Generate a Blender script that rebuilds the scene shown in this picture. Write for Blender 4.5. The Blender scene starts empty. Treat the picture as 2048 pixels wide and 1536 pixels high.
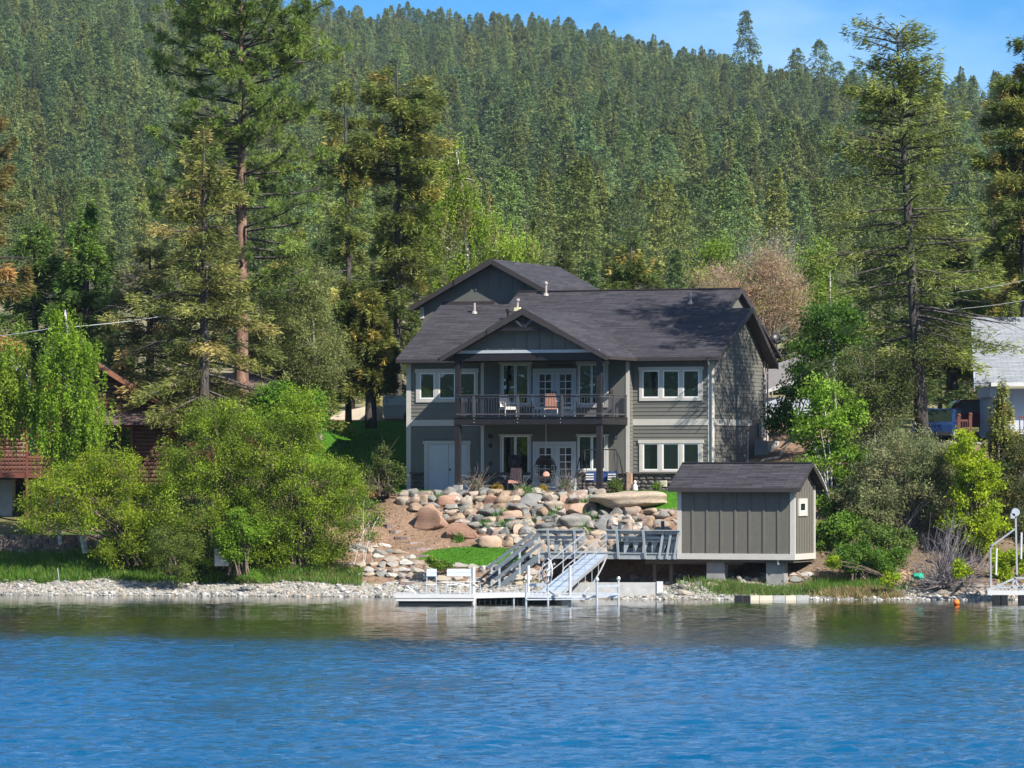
import bpy, math, random
import numpy as np
from math import sin, cos, tan, pi, radians, sqrt, atan2
SC = bpy.context.scene
COL = SC.collection
random.seed(7)
rng = np.random.default_rng(11)

# ---------------------------------------------------------------- camera
CAM_H, FPX, HZ = 5.6, 9200.0, 930.0          # eye height, focal length and horizon row in photo pixels
cam = bpy.data.cameras.new("camera"); cam_o = bpy.data.objects.new("camera", cam); COL.objects.link(cam_o)
cam_o.location = (0, 0, CAM_H); cam_o.rotation_euler = (radians(90), 0, 0)
cam.sensor_width = 36; cam.lens = 36 * FPX / 2048
cam.shift_y = (HZ - 768) / 2048
cam.clip_start = 1.0; cam.clip_end = 12000
SC.camera = cam_o

# ---------------------------------------------------------------- sky and sun
SUN_H = np.array([0.77, -0.838]); SUN_H /= np.linalg.norm(SUN_H)
SUN_EL = radians(40)
world = bpy.data.worlds.new("World"); SC.world = world; world.use_nodes = True
wn, wl = world.node_tree.nodes, world.node_tree.links
wn.clear()
w_out = wn.new("ShaderNodeOutputWorld"); w_bg = wn.new("ShaderNodeBackground")
sky = wn.new("ShaderNodeTexSky"); sky.sky_type = 'NISHITA'; sky.sun_disc = False
sky.sun_elevation = SUN_EL; sky.sun_rotation = atan2(SUN_H[0], SUN_H[1])
sky.altitude = 900; sky.air_density = 1.0; sky.dust_density = 0.2; sky.ozone_density = 4.0
w_bg.inputs['Strength'].default_value = 0.075
# thin high cirrus over a deep spring sky
tc = wn.new("ShaderNodeTexCoord"); mp = wn.new("ShaderNodeMapping"); mp.inputs['Scale'].default_value = (3.2, 3.2, 9.0)
mp.inputs['Location'].default_value = (0.35, 0.2, 0.0)
nz = wn.new("ShaderNodeTexNoise"); nz.inputs['Scale'].default_value = 1.6; nz.inputs['Detail'].default_value = 6; nz.inputs['Roughness'].default_value = .55
rp = wn.new("ShaderNodeValToRGB"); rp.color_ramp.elements[0].position = .42; rp.color_ramp.elements[1].position = .60
rp.color_ramp.elements[0].color = (0, 0, 0, 1); rp.color_ramp.elements[1].color = (.5, .5, .5, 1)
tint = wn.new("ShaderNodeMixRGB"); tint.blend_type = 'MULTIPLY'; tint.inputs[0].default_value = 1; tint.inputs[2].default_value = (.19, .56, .92, 1)
mx = wn.new("ShaderNodeMixRGB"); mx.inputs[2].default_value = (6.0, 8.0, 10.5, 1)
wl.new(tc.outputs['Generated'], mp.inputs['Vector']); wl.new(mp.outputs[0], nz.inputs['Vector']); wl.new(nz.outputs['Fac'], rp.inputs[0])
wl.new(sky.outputs[0], tint.inputs[1]); wl.new(tint.outputs[0], mx.inputs[1]); wl.new(rp.outputs[0], mx.inputs[0])
wl.new(mx.outputs[0], w_bg.inputs['Color']); wl.new(w_bg.outputs[0], w_out.inputs['Surface'])
sun = bpy.data.lights.new("sun", 'SUN'); sun.energy = 5.0; sun.angle = radians(0.5); sun.color = (1, .95, .87)
sun_o = bpy.data.objects.new("sun", sun); COL.objects.link(sun_o)
from mathutils import Vector, Matrix
sd = Vector((SUN_H[0] * cos(SUN_EL), SUN_H[1] * cos(SUN_EL), sin(SUN_EL)))
sun_o.rotation_euler = sd.to_track_quat('Z', 'Y').to_euler(); sun_o.location = (60, -60, 120)
SC.view_settings.view_transform = 'Standard'; SC.view_settings.look = 'None'
SC.view_settings.exposure = 0.92; SC.view_settings.gamma = 1; SC.view_settings.use_curve_mapping = False
SC.render.engine = 'CYCLES'
SC.cycles.max_bounces = 6; SC.cycles.diffuse_bounces = 3; SC.cycles.glossy_bounces = 3; SC.cycles.transmission_bounces = 4
SC.cycles.transparent_max_bounces = 8; SC.cycles.volume_bounces = 0
SC.cycles.volume_step_rate = 4
SC.cycles.use_denoising = True

# ---------------------------------------------------------------- helpers
def zpy(py, Y): return CAM_H + (HZ - py) * Y / FPX
def xpx(px, Y): return (px - 1024.0) * Y / FPX
def W3(px, py, Y): return np.array([xpx(px, Y), Y, zpy(py, Y)])

class MB:
    """collects geometry, builds it as one mesh object"""
    def __init__(s): s.v = []; s.f = []; s.n = 0; s.c = []; s.m = []; s.has_c = False
    def add(s, v, f, col=None, mi=0):
        v = np.asarray(v, float).reshape(-1, 3)
        if isinstance(f, np.ndarray): fl = [f + s.n]
        else:
            by = {}
            for q in f: by.setdefault(len(q), []).append(q)
            fl = [np.array(q) + s.n for q in by.values()]
        s.v.append(v); s.n += len(v)
        for q in fl: s.f.append(q); s.m.append(np.full(len(q), mi))
        if col is not None: s.has_c = True
        c = np.ones((len(v), 3)) if col is None else np.broadcast_to(np.asarray(col, float), (len(v), 3))
        s.c.append(c); return s
    def box(s, x0, x1, y0, y1, z0, z1, mi=0):
        v = [(x, y, z) for z in (z0, z1) for y in (y0, y1) for x in (x0, x1)]
        return s.add(v, [(0, 2, 3, 1), (4, 5, 7, 6), (0, 1, 5, 4), (2, 6, 7, 3), (0, 4, 6, 2), (1, 3, 7, 5)], mi=mi)
    def beam(s, p, q, w, h, up=(0, 0, 1), mi=0):
        p, q = np.array(p, float), np.array(q, float); d = q - p; d /= np.linalg.norm(d)
        a = np.cross(d, up)
        if np.linalg.norm(a) < 1e-3: a = np.cross(d, (0, 1, 0))
        a /= np.linalg.norm(a); b = np.cross(a, d)
        v = [c + a * sx * w / 2 + b * sz * h / 2 for c in (p, q) for sx, sz in ((-1, -1), (1, -1), (1, 1), (-1, 1))]
        return s.add(v, [(3, 2, 1, 0), (4, 5, 6, 7), (0, 1, 5, 4), (1, 2, 6, 5), (2, 3, 7, 6), (3, 0, 4, 7)], mi=mi)
    def extr(s, poly, vec, mi=0):
        poly = np.array(poly, float); vec = np.array(vec, float); n = len(poly)
        nrm = np.zeros(3)
        for i in range(n): nrm += np.cross(poly[i], poly[(i + 1) % n])
        if np.dot(nrm, vec) > 0: poly = poly[::-1]
        v = np.vstack([poly, poly + vec])
        f = [tuple(range(n)), tuple(range(2 * n - 1, n - 1, -1))] + [((i + 1) % n, i, n + i, n + (i + 1) % n) for i in range(n)]
        return s.add(v, f, mi=mi)
    def tube(s, pts, r, n=6, col=None, mi=0, caps=True):
        pts = np.array(pts, float); k = len(pts); r = np.broadcast_to(np.array(r, float), (k,))
        t = np.gradient(pts, axis=0) if k > 1 else None
        t /= np.linalg.norm(t, axis=1, keepdims=True) + 1e-9
        ref = np.array([0, 0, 1.]) if abs(t[:, 2]).mean() < .8 else np.array([0, 1., 0])
        a = np.cross(t, ref); a /= np.linalg.norm(a, axis=1, keepdims=True) + 1e-9; b = np.cross(t, a)
        th = np.arange(n) * 2 * pi / n
        v = pts[:, None] + r[:, None, None] * (a[:, None] * np.cos(th)[None, :, None] + b[:, None] * np.sin(th)[None, :, None])
        i = np.arange(k - 1)[:, None] * n; j = np.arange(n)[None]; j2 = (j + 1) % n
        f = np.stack([i + j, i + j2, i + n + j2, i + n + j], -1).reshape(-1, 4)
        base = s.n; s.add(v.reshape(-1, 3), f, col, mi)
        if caps:
            for q in (list(range(n))[::-1], list(range((k - 1) * n, k * n))):
                s.f.append(np.array([q]) + base); s.m.append(np.array([mi]))
        return s
    def lathe(s, prof, c=(0, 0, 0), n=12, mi=0):
        th = np.arange(n) * 2 * pi / n; k = len(prof)
        v = [(c[0] + max(r, 1e-4) * cos(t), c[1] + max(r, 1e-4) * sin(t), c[2] + z) for r, z in prof for t in th]
        f = [(i * n + q, i * n + (q + 1) % n, (i + 1) * n + (q + 1) % n, (i + 1) * n + q) for i in range(k - 1) for q in range(n)]
        return s.add(v, f, mi=mi)
    def leaves(s, P, D, L, Wd, col, mi=0, up=None):
        """kite shaped leaf faces starting at P, pointing along D"""
        n = len(P); D = D / (np.linalg.norm(D, axis=1, keepdims=True) + 1e-9)
        R = rng.normal(size=(n, 3)) if up is None else np.array([0, 0, 1.]) + rng.normal(size=(n, 3)) * up
        S = np.cross(D, R); S /= np.linalg.norm(S, axis=1, keepdims=True) + 1e-9
        L = np.broadcast_to(L, (n,))[:, None]; Wd = np.broadcast_to(Wd, (n,))[:, None]
        v = np.stack([P, P + D * L * .45 + S * Wd / 2, P + D * L, P + D * L * .45 - S * Wd / 2], 1).reshape(-1, 3)
        f = np.arange(4 * n).reshape(-1, 4)
        return s.add(v, f, np.repeat(np.broadcast_to(col, (n, 3)), 4, axis=0), mi)
    def mesh(s, name, mats, smooth=False):
        me = bpy.data.meshes.new(name)
        V = np.vstack(s.v); me.vertices.add(len(V)); me.vertices.foreach_set('co', V.ravel())
        tot = np.concatenate([np.full(len(f), f.shape[1]) for f in s.f])
        li = np.concatenate([f.ravel() for f in s.f])
        me.loops.add(len(li)); me.loops.foreach_set('vertex_index', li.astype(np.int32))
        me.polygons.add(len(tot)); st = np.concatenate([[0], np.cumsum(tot)[:-1]])
        me.polygons.foreach_set('loop_start', st.astype(np.int32)); me.polygons.foreach_set('loop_total', tot.astype(np.int32))
        me.polygons.foreach_set('material_index', np.concatenate(s.m).astype(np.int32))
        me.polygons.foreach_set('use_smooth', np.full(len(tot), bool(smooth)))
        if s.has_c:
            at = me.color_attributes.new('Col', 'FLOAT_COLOR', 'POINT')
            C = np.vstack(s.c); C = np.hstack([C, np.ones((len(C), 1))]); at.data.foreach_set('color', C.ravel())
        for m in (mats if isinstance(mats, (list, tuple)) else [mats]): me.materials.append(m)
        me.update(calc_edges=True); me.validate(clean_customdata=False)
        return me
    def build(s, name, mats, parent=None, smooth=False, world=False):
        if world and parent is not None: s.v = [v - np.array(parent.location) for v in s.v]
        o = bpy.data.objects.new(name, s.mesh(name, mats, smooth)); COL.objects.link(o)
        if parent is not None: o.parent = parent
        return o

def link(name, me, parent=None, loc=(0, 0, 0), rot=(0, 0, 0), sc=(1, 1, 1)):
    o = bpy.data.objects.new(name, me); COL.objects.link(o)
    if parent is not None: o.parent = parent
    o.location = loc; o.rotation_euler = rot; o.scale = sc
    return o
def tag(o, label, cat, group=None):
    o['label'] = label; o['category'] = cat
    if group: o['group'] = group
    return o
def thing(name, label, cat, loc=(0, 0, 0), rz=0, group=None):
    o = bpy.data.objects.new(name, None); COL.objects.link(o); o.empty_display_size = .2
    o.location = tuple(float(q) for q in loc); o.rotation_euler = (0, 0, rz)
    return tag(o, label, cat, group)
def copy_tree(o, parent=None):
    c = o.copy(); COL.objects.link(c); c.parent = parent
    for ch in [q for q in o.children]: copy_tree(ch, c)
    return c
def sstep(a, b, x):
    t = np.clip((x - a) / (b - a), 0, 1); return t * t * (3 - 2 * t)

# ---------------------------------------------------------------- materials
def nodemat(name):
    m = bpy.data.materials.new(name); m.use_nodes = True; nt = m.node_tree
    return m, nt, nt.nodes['Principled BSDF']
def N(nt, t, **kw):
    n = nt.nodes.new(t)
    for k, v in kw.items():
        if hasattr(n, k): setattr(n, k, v)
        else: n.inputs[k.replace('_', ' ')].default_value = v
    return n
def rgba(c): return (c[0], c[1], c[2], 1)
def plain(name, col, rough=.6, var=.12, scale=3.0, bump=.0, bscale=30, metal=0, spec=.4, rnd=0.0):
    """a paint, wood or metal: base colour with fine wear, optional relief and per-object variation"""
    m, nt, b = nodemat(name); L = nt.links
    tc = N(nt, 'ShaderNodeTexCoord')
    nz = N(nt, 'ShaderNodeTexNoise', Scale=scale, Detail=6.0, Roughness=.62)
    L.new(tc.outputs['Object'], nz.inputs['Vector'])
    mr = N(nt, 'ShaderNodeMapRange'); mr.inputs['From Min'].default_value = .3; mr.inputs['From Max'].default_value = .7
    mr.inputs['To Min'].default_value = 1 - var; mr.inputs['To Max'].default_value = 1 + var
    L.new(nz.outputs['Fac'], mr.inputs['Value'])
    hs = N(nt, 'ShaderNodeHueSaturation'); hs.inputs['Color'].default_value = rgba(col)
    L.new(mr.outputs[0], hs.inputs['Value'])
    out = hs.outputs[0]
    if rnd:
        oi = N(nt, 'ShaderNodeObjectInfo'); m2 = N(nt, 'ShaderNodeMapRange'); m2.inputs['To Min'].default_value = 1 - rnd; m2.inputs['To Max'].default_value = 1 + rnd
        L.new(oi.outputs['Random'], m2.inputs['Value']); h2 = N(nt, 'ShaderNodeHueSaturation'); L.new(out, h2.inputs['Color']); L.new(m2.outputs[0], h2.inputs['Value']); out = h2.outputs[0]
    L.new(out, b.inputs['Base Color'])
    b.inputs['Roughness'].default_value = rough; b.inputs['Metallic'].default_value = metal
    b.inputs['Specular IOR Level'].default_value = spec
    if bump:
        n2 = N(nt, 'ShaderNodeTexNoise', Scale=bscale, Detail=4.0); L.new(tc.outputs['Object'], n2.inputs['Vector'])
        bp = N(nt, 'ShaderNodeBump', Strength=bump, Distance=.02); L.new(n2.outputs['Fac'], bp.inputs['Height']); L.new(bp.outputs[0], b.inputs['Normal'])
    return m
def leafmat(name, trans=.35, rnd=.0, hue=0.0, mul=(1, 1, 1), attr=True, col=(.05, .08, .03), rough=.55):
    m, nt, b = nodemat(name); L = nt.links
    if attr:
        a = N(nt, 'ShaderNodeVertexColor'); a.layer_name = 'Col'; src = a.outputs[0]
    else:
        a = N(nt, 'ShaderNodeRGB'); a.outputs[0].default_value = rgba(col); src = a.outputs[0]
    hs = N(nt, 'ShaderNodeHueSaturation'); L.new(src, hs.inputs['Color'])
    if rnd:
        oi = N(nt, 'ShaderNodeObjectInfo')
        mr = N(nt, 'ShaderNodeMapRange'); mr.inputs['To Min'].default_value = 1 - rnd; mr.inputs['To Max'].default_value = 1 + rnd
        L.new(oi.outputs['Random'], mr.inputs['Value']); L.new(mr.outputs[0], hs.inputs['Value'])
        ml = N(nt, 'ShaderNodeMath', operation='MULTIPLY'); ml.inputs[1].default_value = 7.31; L.new(oi.outputs['Random'], ml.inputs[0])
        fr = N(nt, 'ShaderNodeMath', operation='FRACT'); L.new(ml.outputs[0], fr.inputs[0])
        m2 = N(nt, 'ShaderNodeMapRange'); m2.inputs['To Min'].default_value = .5 - hue; m2.inputs['To Max'].default_value = .5 + hue
        L.new(fr.outputs[0], m2.inputs['Value']); L.new(m2.outputs[0], hs.inputs['Hue'])
    L.new(hs.outputs[0], b.inputs['Base Color']); b.inputs['Roughness'].default_value = rough; b.inputs['Specular IOR Level'].default_value = .25
    tr = N(nt, 'ShaderNodeBsdfTranslucent'); L.new(hs.outputs[0], tr.inputs['Color'])
    ms = N(nt, 'ShaderNodeMixShader'); ms.inputs[0].default_value = trans
    L.new(b.outputs[0], ms.inputs[1]); L.new(tr.outputs[0], ms.inputs[2]); L.new(ms.outputs[0], nt.nodes['Material Output'].inputs['Surface'])
    return m
def barkmat(name, c1, c2, scale=8, stretch=.2):
    m, nt, b = nodemat(name); L = nt.links
    tc = N(nt, 'ShaderNodeTexCoord'); mp = N(nt, 'ShaderNodeMapping'); mp.inputs['Scale'].default_value = (1, 1, stretch)
    nz = N(nt, 'ShaderNodeTexNoise', Scale=scale, Detail=6.0, Roughness=.7)
    L.new(tc.outputs['Object'], mp.inputs[0]); L.new(mp.outputs[0], nz.inputs['Vector'])
    cr = N(nt, 'ShaderNodeValToRGB'); cr.color_ramp.elements[0].color = rgba(c1); cr.color_ramp.elements[1].color = rgba(c2)
    cr.color_ramp.elements[0].position = .38; cr.color_ramp.elements[1].position = .62
    L.new(nz.outputs['Fac'], cr.inputs[0]); L.new(cr.outputs[0], b.inputs['Base Color']); b.inputs['Roughness'].default_value = .9
    bp = N(nt, 'ShaderNodeBump', Strength=.8, Distance=.05); L.new(nz.outputs['Fac'], bp.inputs['Height']); L.new(bp.outputs[0], b.inputs['Normal'])
    return m
def shinglemat(name, c1, c2, cm, rowh=.14, w=.9, axis_y=True):
    """asphalt shingles: rows of tabs with uneven colour and a shadow-catching relief"""
    m, nt, b = nodemat(name); L = nt.links
    uv = N(nt, 'ShaderNodeUVMap'); uv.uv_map = 'UV'
    br = N(nt, 'ShaderNodeTexBrick'); br.offset = .43; br.squash = 1
    br.inputs['Scale'].default_value = 1; br.inputs['Brick Width'].default_value = w; br.inputs['Row Height'].default_value = rowh
    br.inputs['Mortar Size'].default_value = .012; br.inputs['Mortar Smooth'].default_value = .3; br.inputs['Bias'].default_value = 0
    br.inputs['Color1'].default_value = rgba(c1); br.inputs['Color2'].default_value = rgba(c2); br.inputs['Mortar'].default_value = rgba(cm)
    L.new(uv.outputs[0], br.inputs['Vector'])
    nz = N(nt, 'ShaderNodeTexNoise', Scale=1.6, Detail=7.0, Roughness=.75); um = N(nt, 'ShaderNodeMapping'); um.inputs['Scale'].default_value = (.8, 3.6, 1); L.new(uv.outputs[0], um.inputs[0]); L.new(um.outputs[0], nz.inputs['Vector'])
    mr = N(nt, 'ShaderNodeMapRange'); mr.inputs['From Min'].default_value = .3; mr.inputs['From Max'].default_value = .7; mr.inputs['To Min'].default_value = .68; mr.inputs['To Max'].default_value = 1.32
    L.new(nz.outputs['Fac'], mr.inputs['Value']); hs = N(nt, 'ShaderNodeHueSaturation'); L.new(br.outputs['Color'], hs.inputs['Color']); L.new(mr.outputs[0], hs.inputs['Value'])
    L.new(hs.outputs[0], b.inputs['Base Color']); b.inputs['Roughness'].default_value = .85; b.inputs['Specular IOR Level'].default_value = .25
    n2 = N(nt, 'ShaderNodeTexNoise', Scale=60, Detail=3.0); L.new(uv.outputs[0], n2.inputs['Vector'])
    ad = N(nt, 'ShaderNodeMath', operation='MULTIPLY_ADD'); ad.inputs[1].default_value = -1.0; L.new(br.outputs['Fac'], ad.inputs[0])
    ml = N(nt, 'ShaderNodeMath', operation='MULTIPLY'); ml.inputs[1].default_value = .3; L.new(n2.outputs['Fac'], ml.inputs[0]); L.new(ml.outputs[0], ad.inputs[2])
    bp = N(nt, 'ShaderNodeBump', Strength=.6, Distance=.02); L.new(ad.outputs[0], bp.inputs['Height']); L.new(bp.outputs[0], b.inputs['Normal'])
    return m
def roof_uv(o):
    """UV in metres: u along the eave, v up the slope"""
    me = o.data; uvl = me.uv_layers.new(name='UV')
    for p in me.polygons:
        n = p.normal
        h = Vector((-n.y, n.x, 0)); h = h.normalized() if h.length > 1e-3 else Vector((1, 0, 0))
        u2 = n.cross(h)
        for li in p.loop_indices:
            c = me.vertices[me.loops[li].vertex_index].co
            uvl.data[li].uv = (c.dot(h), c.dot(u2))
    return o
def glassmat(name, wav=.06, wscale=2.2, tint=(.012, .02, .016)):
    m, nt, b = nodemat(name); L = nt.links
    b.inputs['Base Color'].default_value = rgba(tint); b.inputs['Roughness'].default_value = .02
    b.inputs['Specular IOR Level'].default_value = 1.0; b.inputs['IOR'].default_value = 1.7
    tc = N(nt, 'ShaderNodeTexCoord'); oi = N(nt, 'ShaderNodeObjectInfo')
    va = N(nt, 'ShaderNodeVectorMath', operation='ADD'); L.new(tc.outputs['Object'], va.inputs[0]); L.new(oi.outputs['Location'], va.inputs[1])
    nz = N(nt, 'ShaderNodeTexNoise', Scale=wscale, Detail=1.5, Distortion=.8); L.new(va.outputs[0], nz.inputs['Vector'])
    bp = N(nt, 'ShaderNodeBump', Strength=1.0, Distance=wav); L.new(nz.outputs['Fac'], bp.inputs['Height']); L.new(bp.outputs[0], b.inputs['Normal'])
    return m

M = {}
M['siding'] = plain('siding_paint', (.138, .134, .116), .62, .07, 2.0, .15, 40, rnd=.05)
M['batten'] = plain('board_and_batten_paint', (.118, .118, .104), .62, .07, 2.0, .12, 40)
M['trim'] = plain('trim_paint', (.50, .47, .42), .55, .06, 2.5)
M['vinyl'] = plain('window_vinyl', (.78, .78, .77), .4, .03)
M['door'] = plain('door_paint', (.52, .54, .55), .45, .05)
M['dark_wood'] = plain('dark_stained_wood', (.016, .014, .016), .55, .3, 6, .3, 25)
M['fascia'] = plain('fascia_brown', (.046, .038, .037), .5, .12)
M['rail_metal'] = plain('baluster_metal', (.10, .10, .105), .35, .1, metal=.6)
M['roof'] = shinglemat('charcoal_shingles', (.062, .057, .064), (.032, .030, .035), (.010, .009, .011))
M['roof_grey'] = shinglemat('light_grey_shingles', (.27, .285, .30), (.22, .235, .25), (.14, .15, .16), .15, .5)
M['roof_brown'] = shinglemat('brown_shingles', (.17, .115, .10), (.125, .085, .075), (.05, .035, .03), .16, .6)
M['glass'] = glassmat('window_glass', .022, 1.1)
M['glass_calm'] = glassmat('window_glass_still', .006, 1.2)
M['deck_grey'] = plain('grey_deck_paint', (.30, .33, .34), .6, .12, 5, .15, 30)
M['deck_dark'] = plain('slate_stair_paint', (.085, .105, .125), .55, .12, 5)
M['under'] = plain('weathered_timber', (.11, .09, .07), .85, .3, 6, .4, 20)
M['shed_panel'] = plain('shed_panel_paint', (.132, .122, .100), .6, .08, 3.5, .15, 50)
M['white'] = plain('white_paint', (.50, .50, .49), .4, .05, 4)
M['alu'] = plain('aluminium', (.62, .64, .66), .35, .12, 4, metal=.55)
M['ramp'] = plain('ramp_panel', (.38, .45, .54), .45, .06, 2)
M['black'] = plain('black_plastic', (.015, .016, .018), .4, .1)
M['dark_metal'] = plain('dark_metal', (.022, .022, .024), .4, .15)
M['concrete'] = plain('concrete', (.36, .36, .35), .85, .18, 3, .4, 25)
M['concrete_dark'] = plain('patio_concrete', (.27, .26, .25), .85, .15, 3, .3, 25)
M['vent'] = plain('vent_pipe', (.33, .29, .26), .5, .15)
M['log'] = plain('red_brown_log_siding', (.11, .045, .03), .55, .25, 3, .3, 15, rnd=.12)
M['log_dark'] = plain('dark_red_wood', (.13, .045, .03), .5, .2, 4)
M['bluegrey'] = plain('blue_grey_wall', (.36, .40, .46), .6, .06)
M['stucco'] = plain('pale_stucco', (.55, .49, .38), .85, .2, 1.2, .4, 12)
M['car_blue'] = plain('blue_car_paint', (.012, .035, .12), .25, .05, spec=.6)
M['car_red'] = plain('red_car_paint', (.13, .008, .018), .3, .05, spec=.6)
M['tyre'] = plain('tyre_rubber', (.02, .02, .02), .85, .1)
M['cushion'] = plain('cream_cushion', (.62, .56, .50), .9, .15, 12)
M['plaid'] = plain('faded_red_plaid', (.50, .25, .19), .9, .35, 16)
M['navy'] = plain('navy_cushion', (.02, .05, .16), .8, .1)
M['wicker'] = plain('dark_wicker', (.03, .026, .026), .7, .3, 30)
M['orange'] = plain('orange_buoy', (.85, .17, .02), .35, .06)
M['yellow_wood'] = plain('varnished_paddle', (.16, .10, .05), .35, .2, 5)
M['net'] = plain('green_plastic', (.02, .28, .17), .6, .2, 6)
M['steel'] = plain('galvanised_steel', (.45, .46, .47), .4, .15, metal=.5)
M['bark_fir'] = barkmat('fir_bark', (.028, .022, .020), (.10, .085, .075))
M['bark_pine'] = barkmat('pine_bark', (.10, .055, .038), (.30, .175, .12), 5, .3)
M['bark_grey'] = barkmat('grey_twig_bark', (.12, .105, .09), (.30, .27, .23), 6)
M['bark_birch'] = barkmat('birch_bark', (.30, .28, .26), (.72, .70, .66), 4, 1.6)
M['bark_brown'] = barkmat('brown_stem_bark', (.05, .035, .025), (.16, .12, .085), 8)
M['drift'] = barkmat('driftwood', (.14, .12, .11), (.40, .36, .32), 6, 1)
M['dead_twigs'] = barkmat('dead_twigs', (.10, .085, .09), (.26, .23, .24), 9)
M['leaf'] = leafmat('leaves', .48, rnd=0)
M['needle'] = leafmat('needles', .33)
M['needle_far'] = leafmat('hill_needles', .25, rnd=.33, hue=.014)
M['grass'] = leafmat('grass_blades', .45)
def rockmat(name, cols, spots=True):
    m, nt, b = nodemat(name); L = nt.links
    tc = N(nt, 'ShaderNodeTexCoord'); oi = N(nt, 'ShaderNodeObjectInfo')
    va = N(nt, 'ShaderNodeVectorMath', operation='ADD'); L.new(tc.outputs['Object'], va.inputs[0]); L.new(oi.outputs['Location'], va.inputs[1])
    cr = N(nt, 'ShaderNodeValToRGB'); cr.color_ramp.interpolation = 'LINEAR'
    while len(cr.color_ramp.elements) < len(cols): cr.color_ramp.elements.new(.5)
    for i, (p, c) in enumerate(cols): cr.color_ramp.elements[i].position = p; cr.color_ramp.elements[i].color = rgba(c)
    n1 = N(nt, 'ShaderNodeTexNoise', Scale=1.7, Detail=5.0, Roughness=.65); L.new(va.outputs[0], n1.inputs['Vector'])
    mr = N(nt, 'ShaderNodeMapRange'); mr.inputs['From Min'].default_value = .3; mr.inputs['From Max'].default_value = .7; mr.inputs['To Min'].default_value = -.13; mr.inputs['To Max'].default_value = .13
    L.new(n1.outputs['Fac'], mr.inputs['Value'])
    ad = N(nt, 'ShaderNodeMath', operation='ADD'); L.new(oi.outputs['Random'], ad.inputs[0]); L.new(mr.outputs[0], ad.inputs[1])
    L.new(ad.outputs[0], cr.inputs[0])
    n2 = N(nt, 'ShaderNodeTexNoise', Scale=14, Detail=8.0, Roughness=.75); L.new(va.outputs[0], n2.inputs['Vector'])
    m2 = N(nt, 'ShaderNodeMapRange'); m2.inputs['From Min'].default_value = .3; m2.inputs['From Max'].default_value = .7; m2.inputs['To Min'].default_value = .52; m2.inputs['To Max'].default_value = 1.38
    L.new(n2.outputs['Fac'], m2.inputs['Value'])
    hs = N(nt, 'ShaderNodeHueSaturation'); L.new(cr.outputs[0], hs.inputs['Color']); L.new(m2.outputs[0], hs.inputs['Value'])
    L.new(hs.outputs[0], b.inputs['Base Color']); b.inputs['Roughness'].default_value = .85; b.inputs['Specular IOR Level'].default_value = .25
    bp = N(nt, 'ShaderNodeBump', Strength=.7, Distance=.05); L.new(n2.outputs['Fac'], bp.inputs['Height']); L.new(bp.outputs[0], b.inputs['Normal'])
    return m
M['rock'] = rockmat('granite', [(.0, (.13, .135, .13)), (.16, (.24, .23, .205)), (.30, (.36, .27, .185)), (.42, (.25, .165, .115)), (.54, (.40, .345, .27)), (.68, (.16, .16, .15)), (.80, (.30, .275, .24)), (.9, (.31, .205, .15)), (1., (.46, .43, .38))])
M['rock_pink'] = rockmat('pink_granite', [(0, (.30, .17, .12)), (.5, (.38, .235, .165)), (1, (.46, .33, .24))])
M['rock_pale'] = rockmat('pale_rock', [(0, (.20, .20, .185)), (.3, (.34, .31, .26)), (.6, (.42, .33, .24)), (.8, (.28, .25, .22)), (1, (.50, .47, .42))])
M['rock_grey'] = rockmat('grey_rock', [(0, (.16, .16, .15)), (.5, (.24, .235, .22)), (1, (.34, .33, .31))])
M['veneer'] = rockmat('stone_veneer', [(0, (.10, .095, .09)), (.4, (.17, .15, .13)), (.7, (.12, .11, .11)), (1, (.22, .18, .14))])
M['block'] = rockmat('split_face_block', [(0, (.16, .12, .10)), (.5, (.22, .165, .135)), (1, (.27, .20, .165))])
M['slate'] = rockmat('slate_step', [(0, (.19, .16, .15)), (.5, (.27, .20, .18)), (1, (.33, .30, .27))])

def groundmat():
    m, nt, b = nodemat('ground_cover'); L = nt.links
    a = N(nt, 'ShaderNodeVertexColor'); a.layer_name = 'Col'
    tc = N(nt, 'ShaderNodeTexCoord')
    n1 = N(nt, 'ShaderNodeTexNoise', Scale=5.0, Detail=9.0, Roughness=.78); L.new(tc.outputs['Object'], n1.inputs['Vector'])
    mr = N(nt, 'ShaderNodeMapRange'); mr.inputs['From Min'].default_value = .32; mr.inputs['From Max'].default_value = .68; mr.inputs['To Min'].default_value = .55; mr.inputs['To Max'].default_value = 1.4
    L.new(n1.outputs['Fac'], mr.inputs['Value'])
    hs = N(nt, 'ShaderNodeHueSaturation'); L.new(a.outputs[0], hs.inputs['Color']); L.new(mr.outputs[0], hs.inputs['Value'])
    L.new(hs.outputs[0], b.inputs['Base Color']); b.inputs['Roughness'].default_value = .95; b.inputs['Specular IOR Level'].default_value = .1
    bp = N(nt, 'ShaderNodeBump', Strength=.9, Distance=.06); L.new(n1.outputs['Fac'], bp.inputs['Height']); L.new(bp.outputs[0], b.inputs['Normal'])
    return m
M['ground'] = groundmat()

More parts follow.
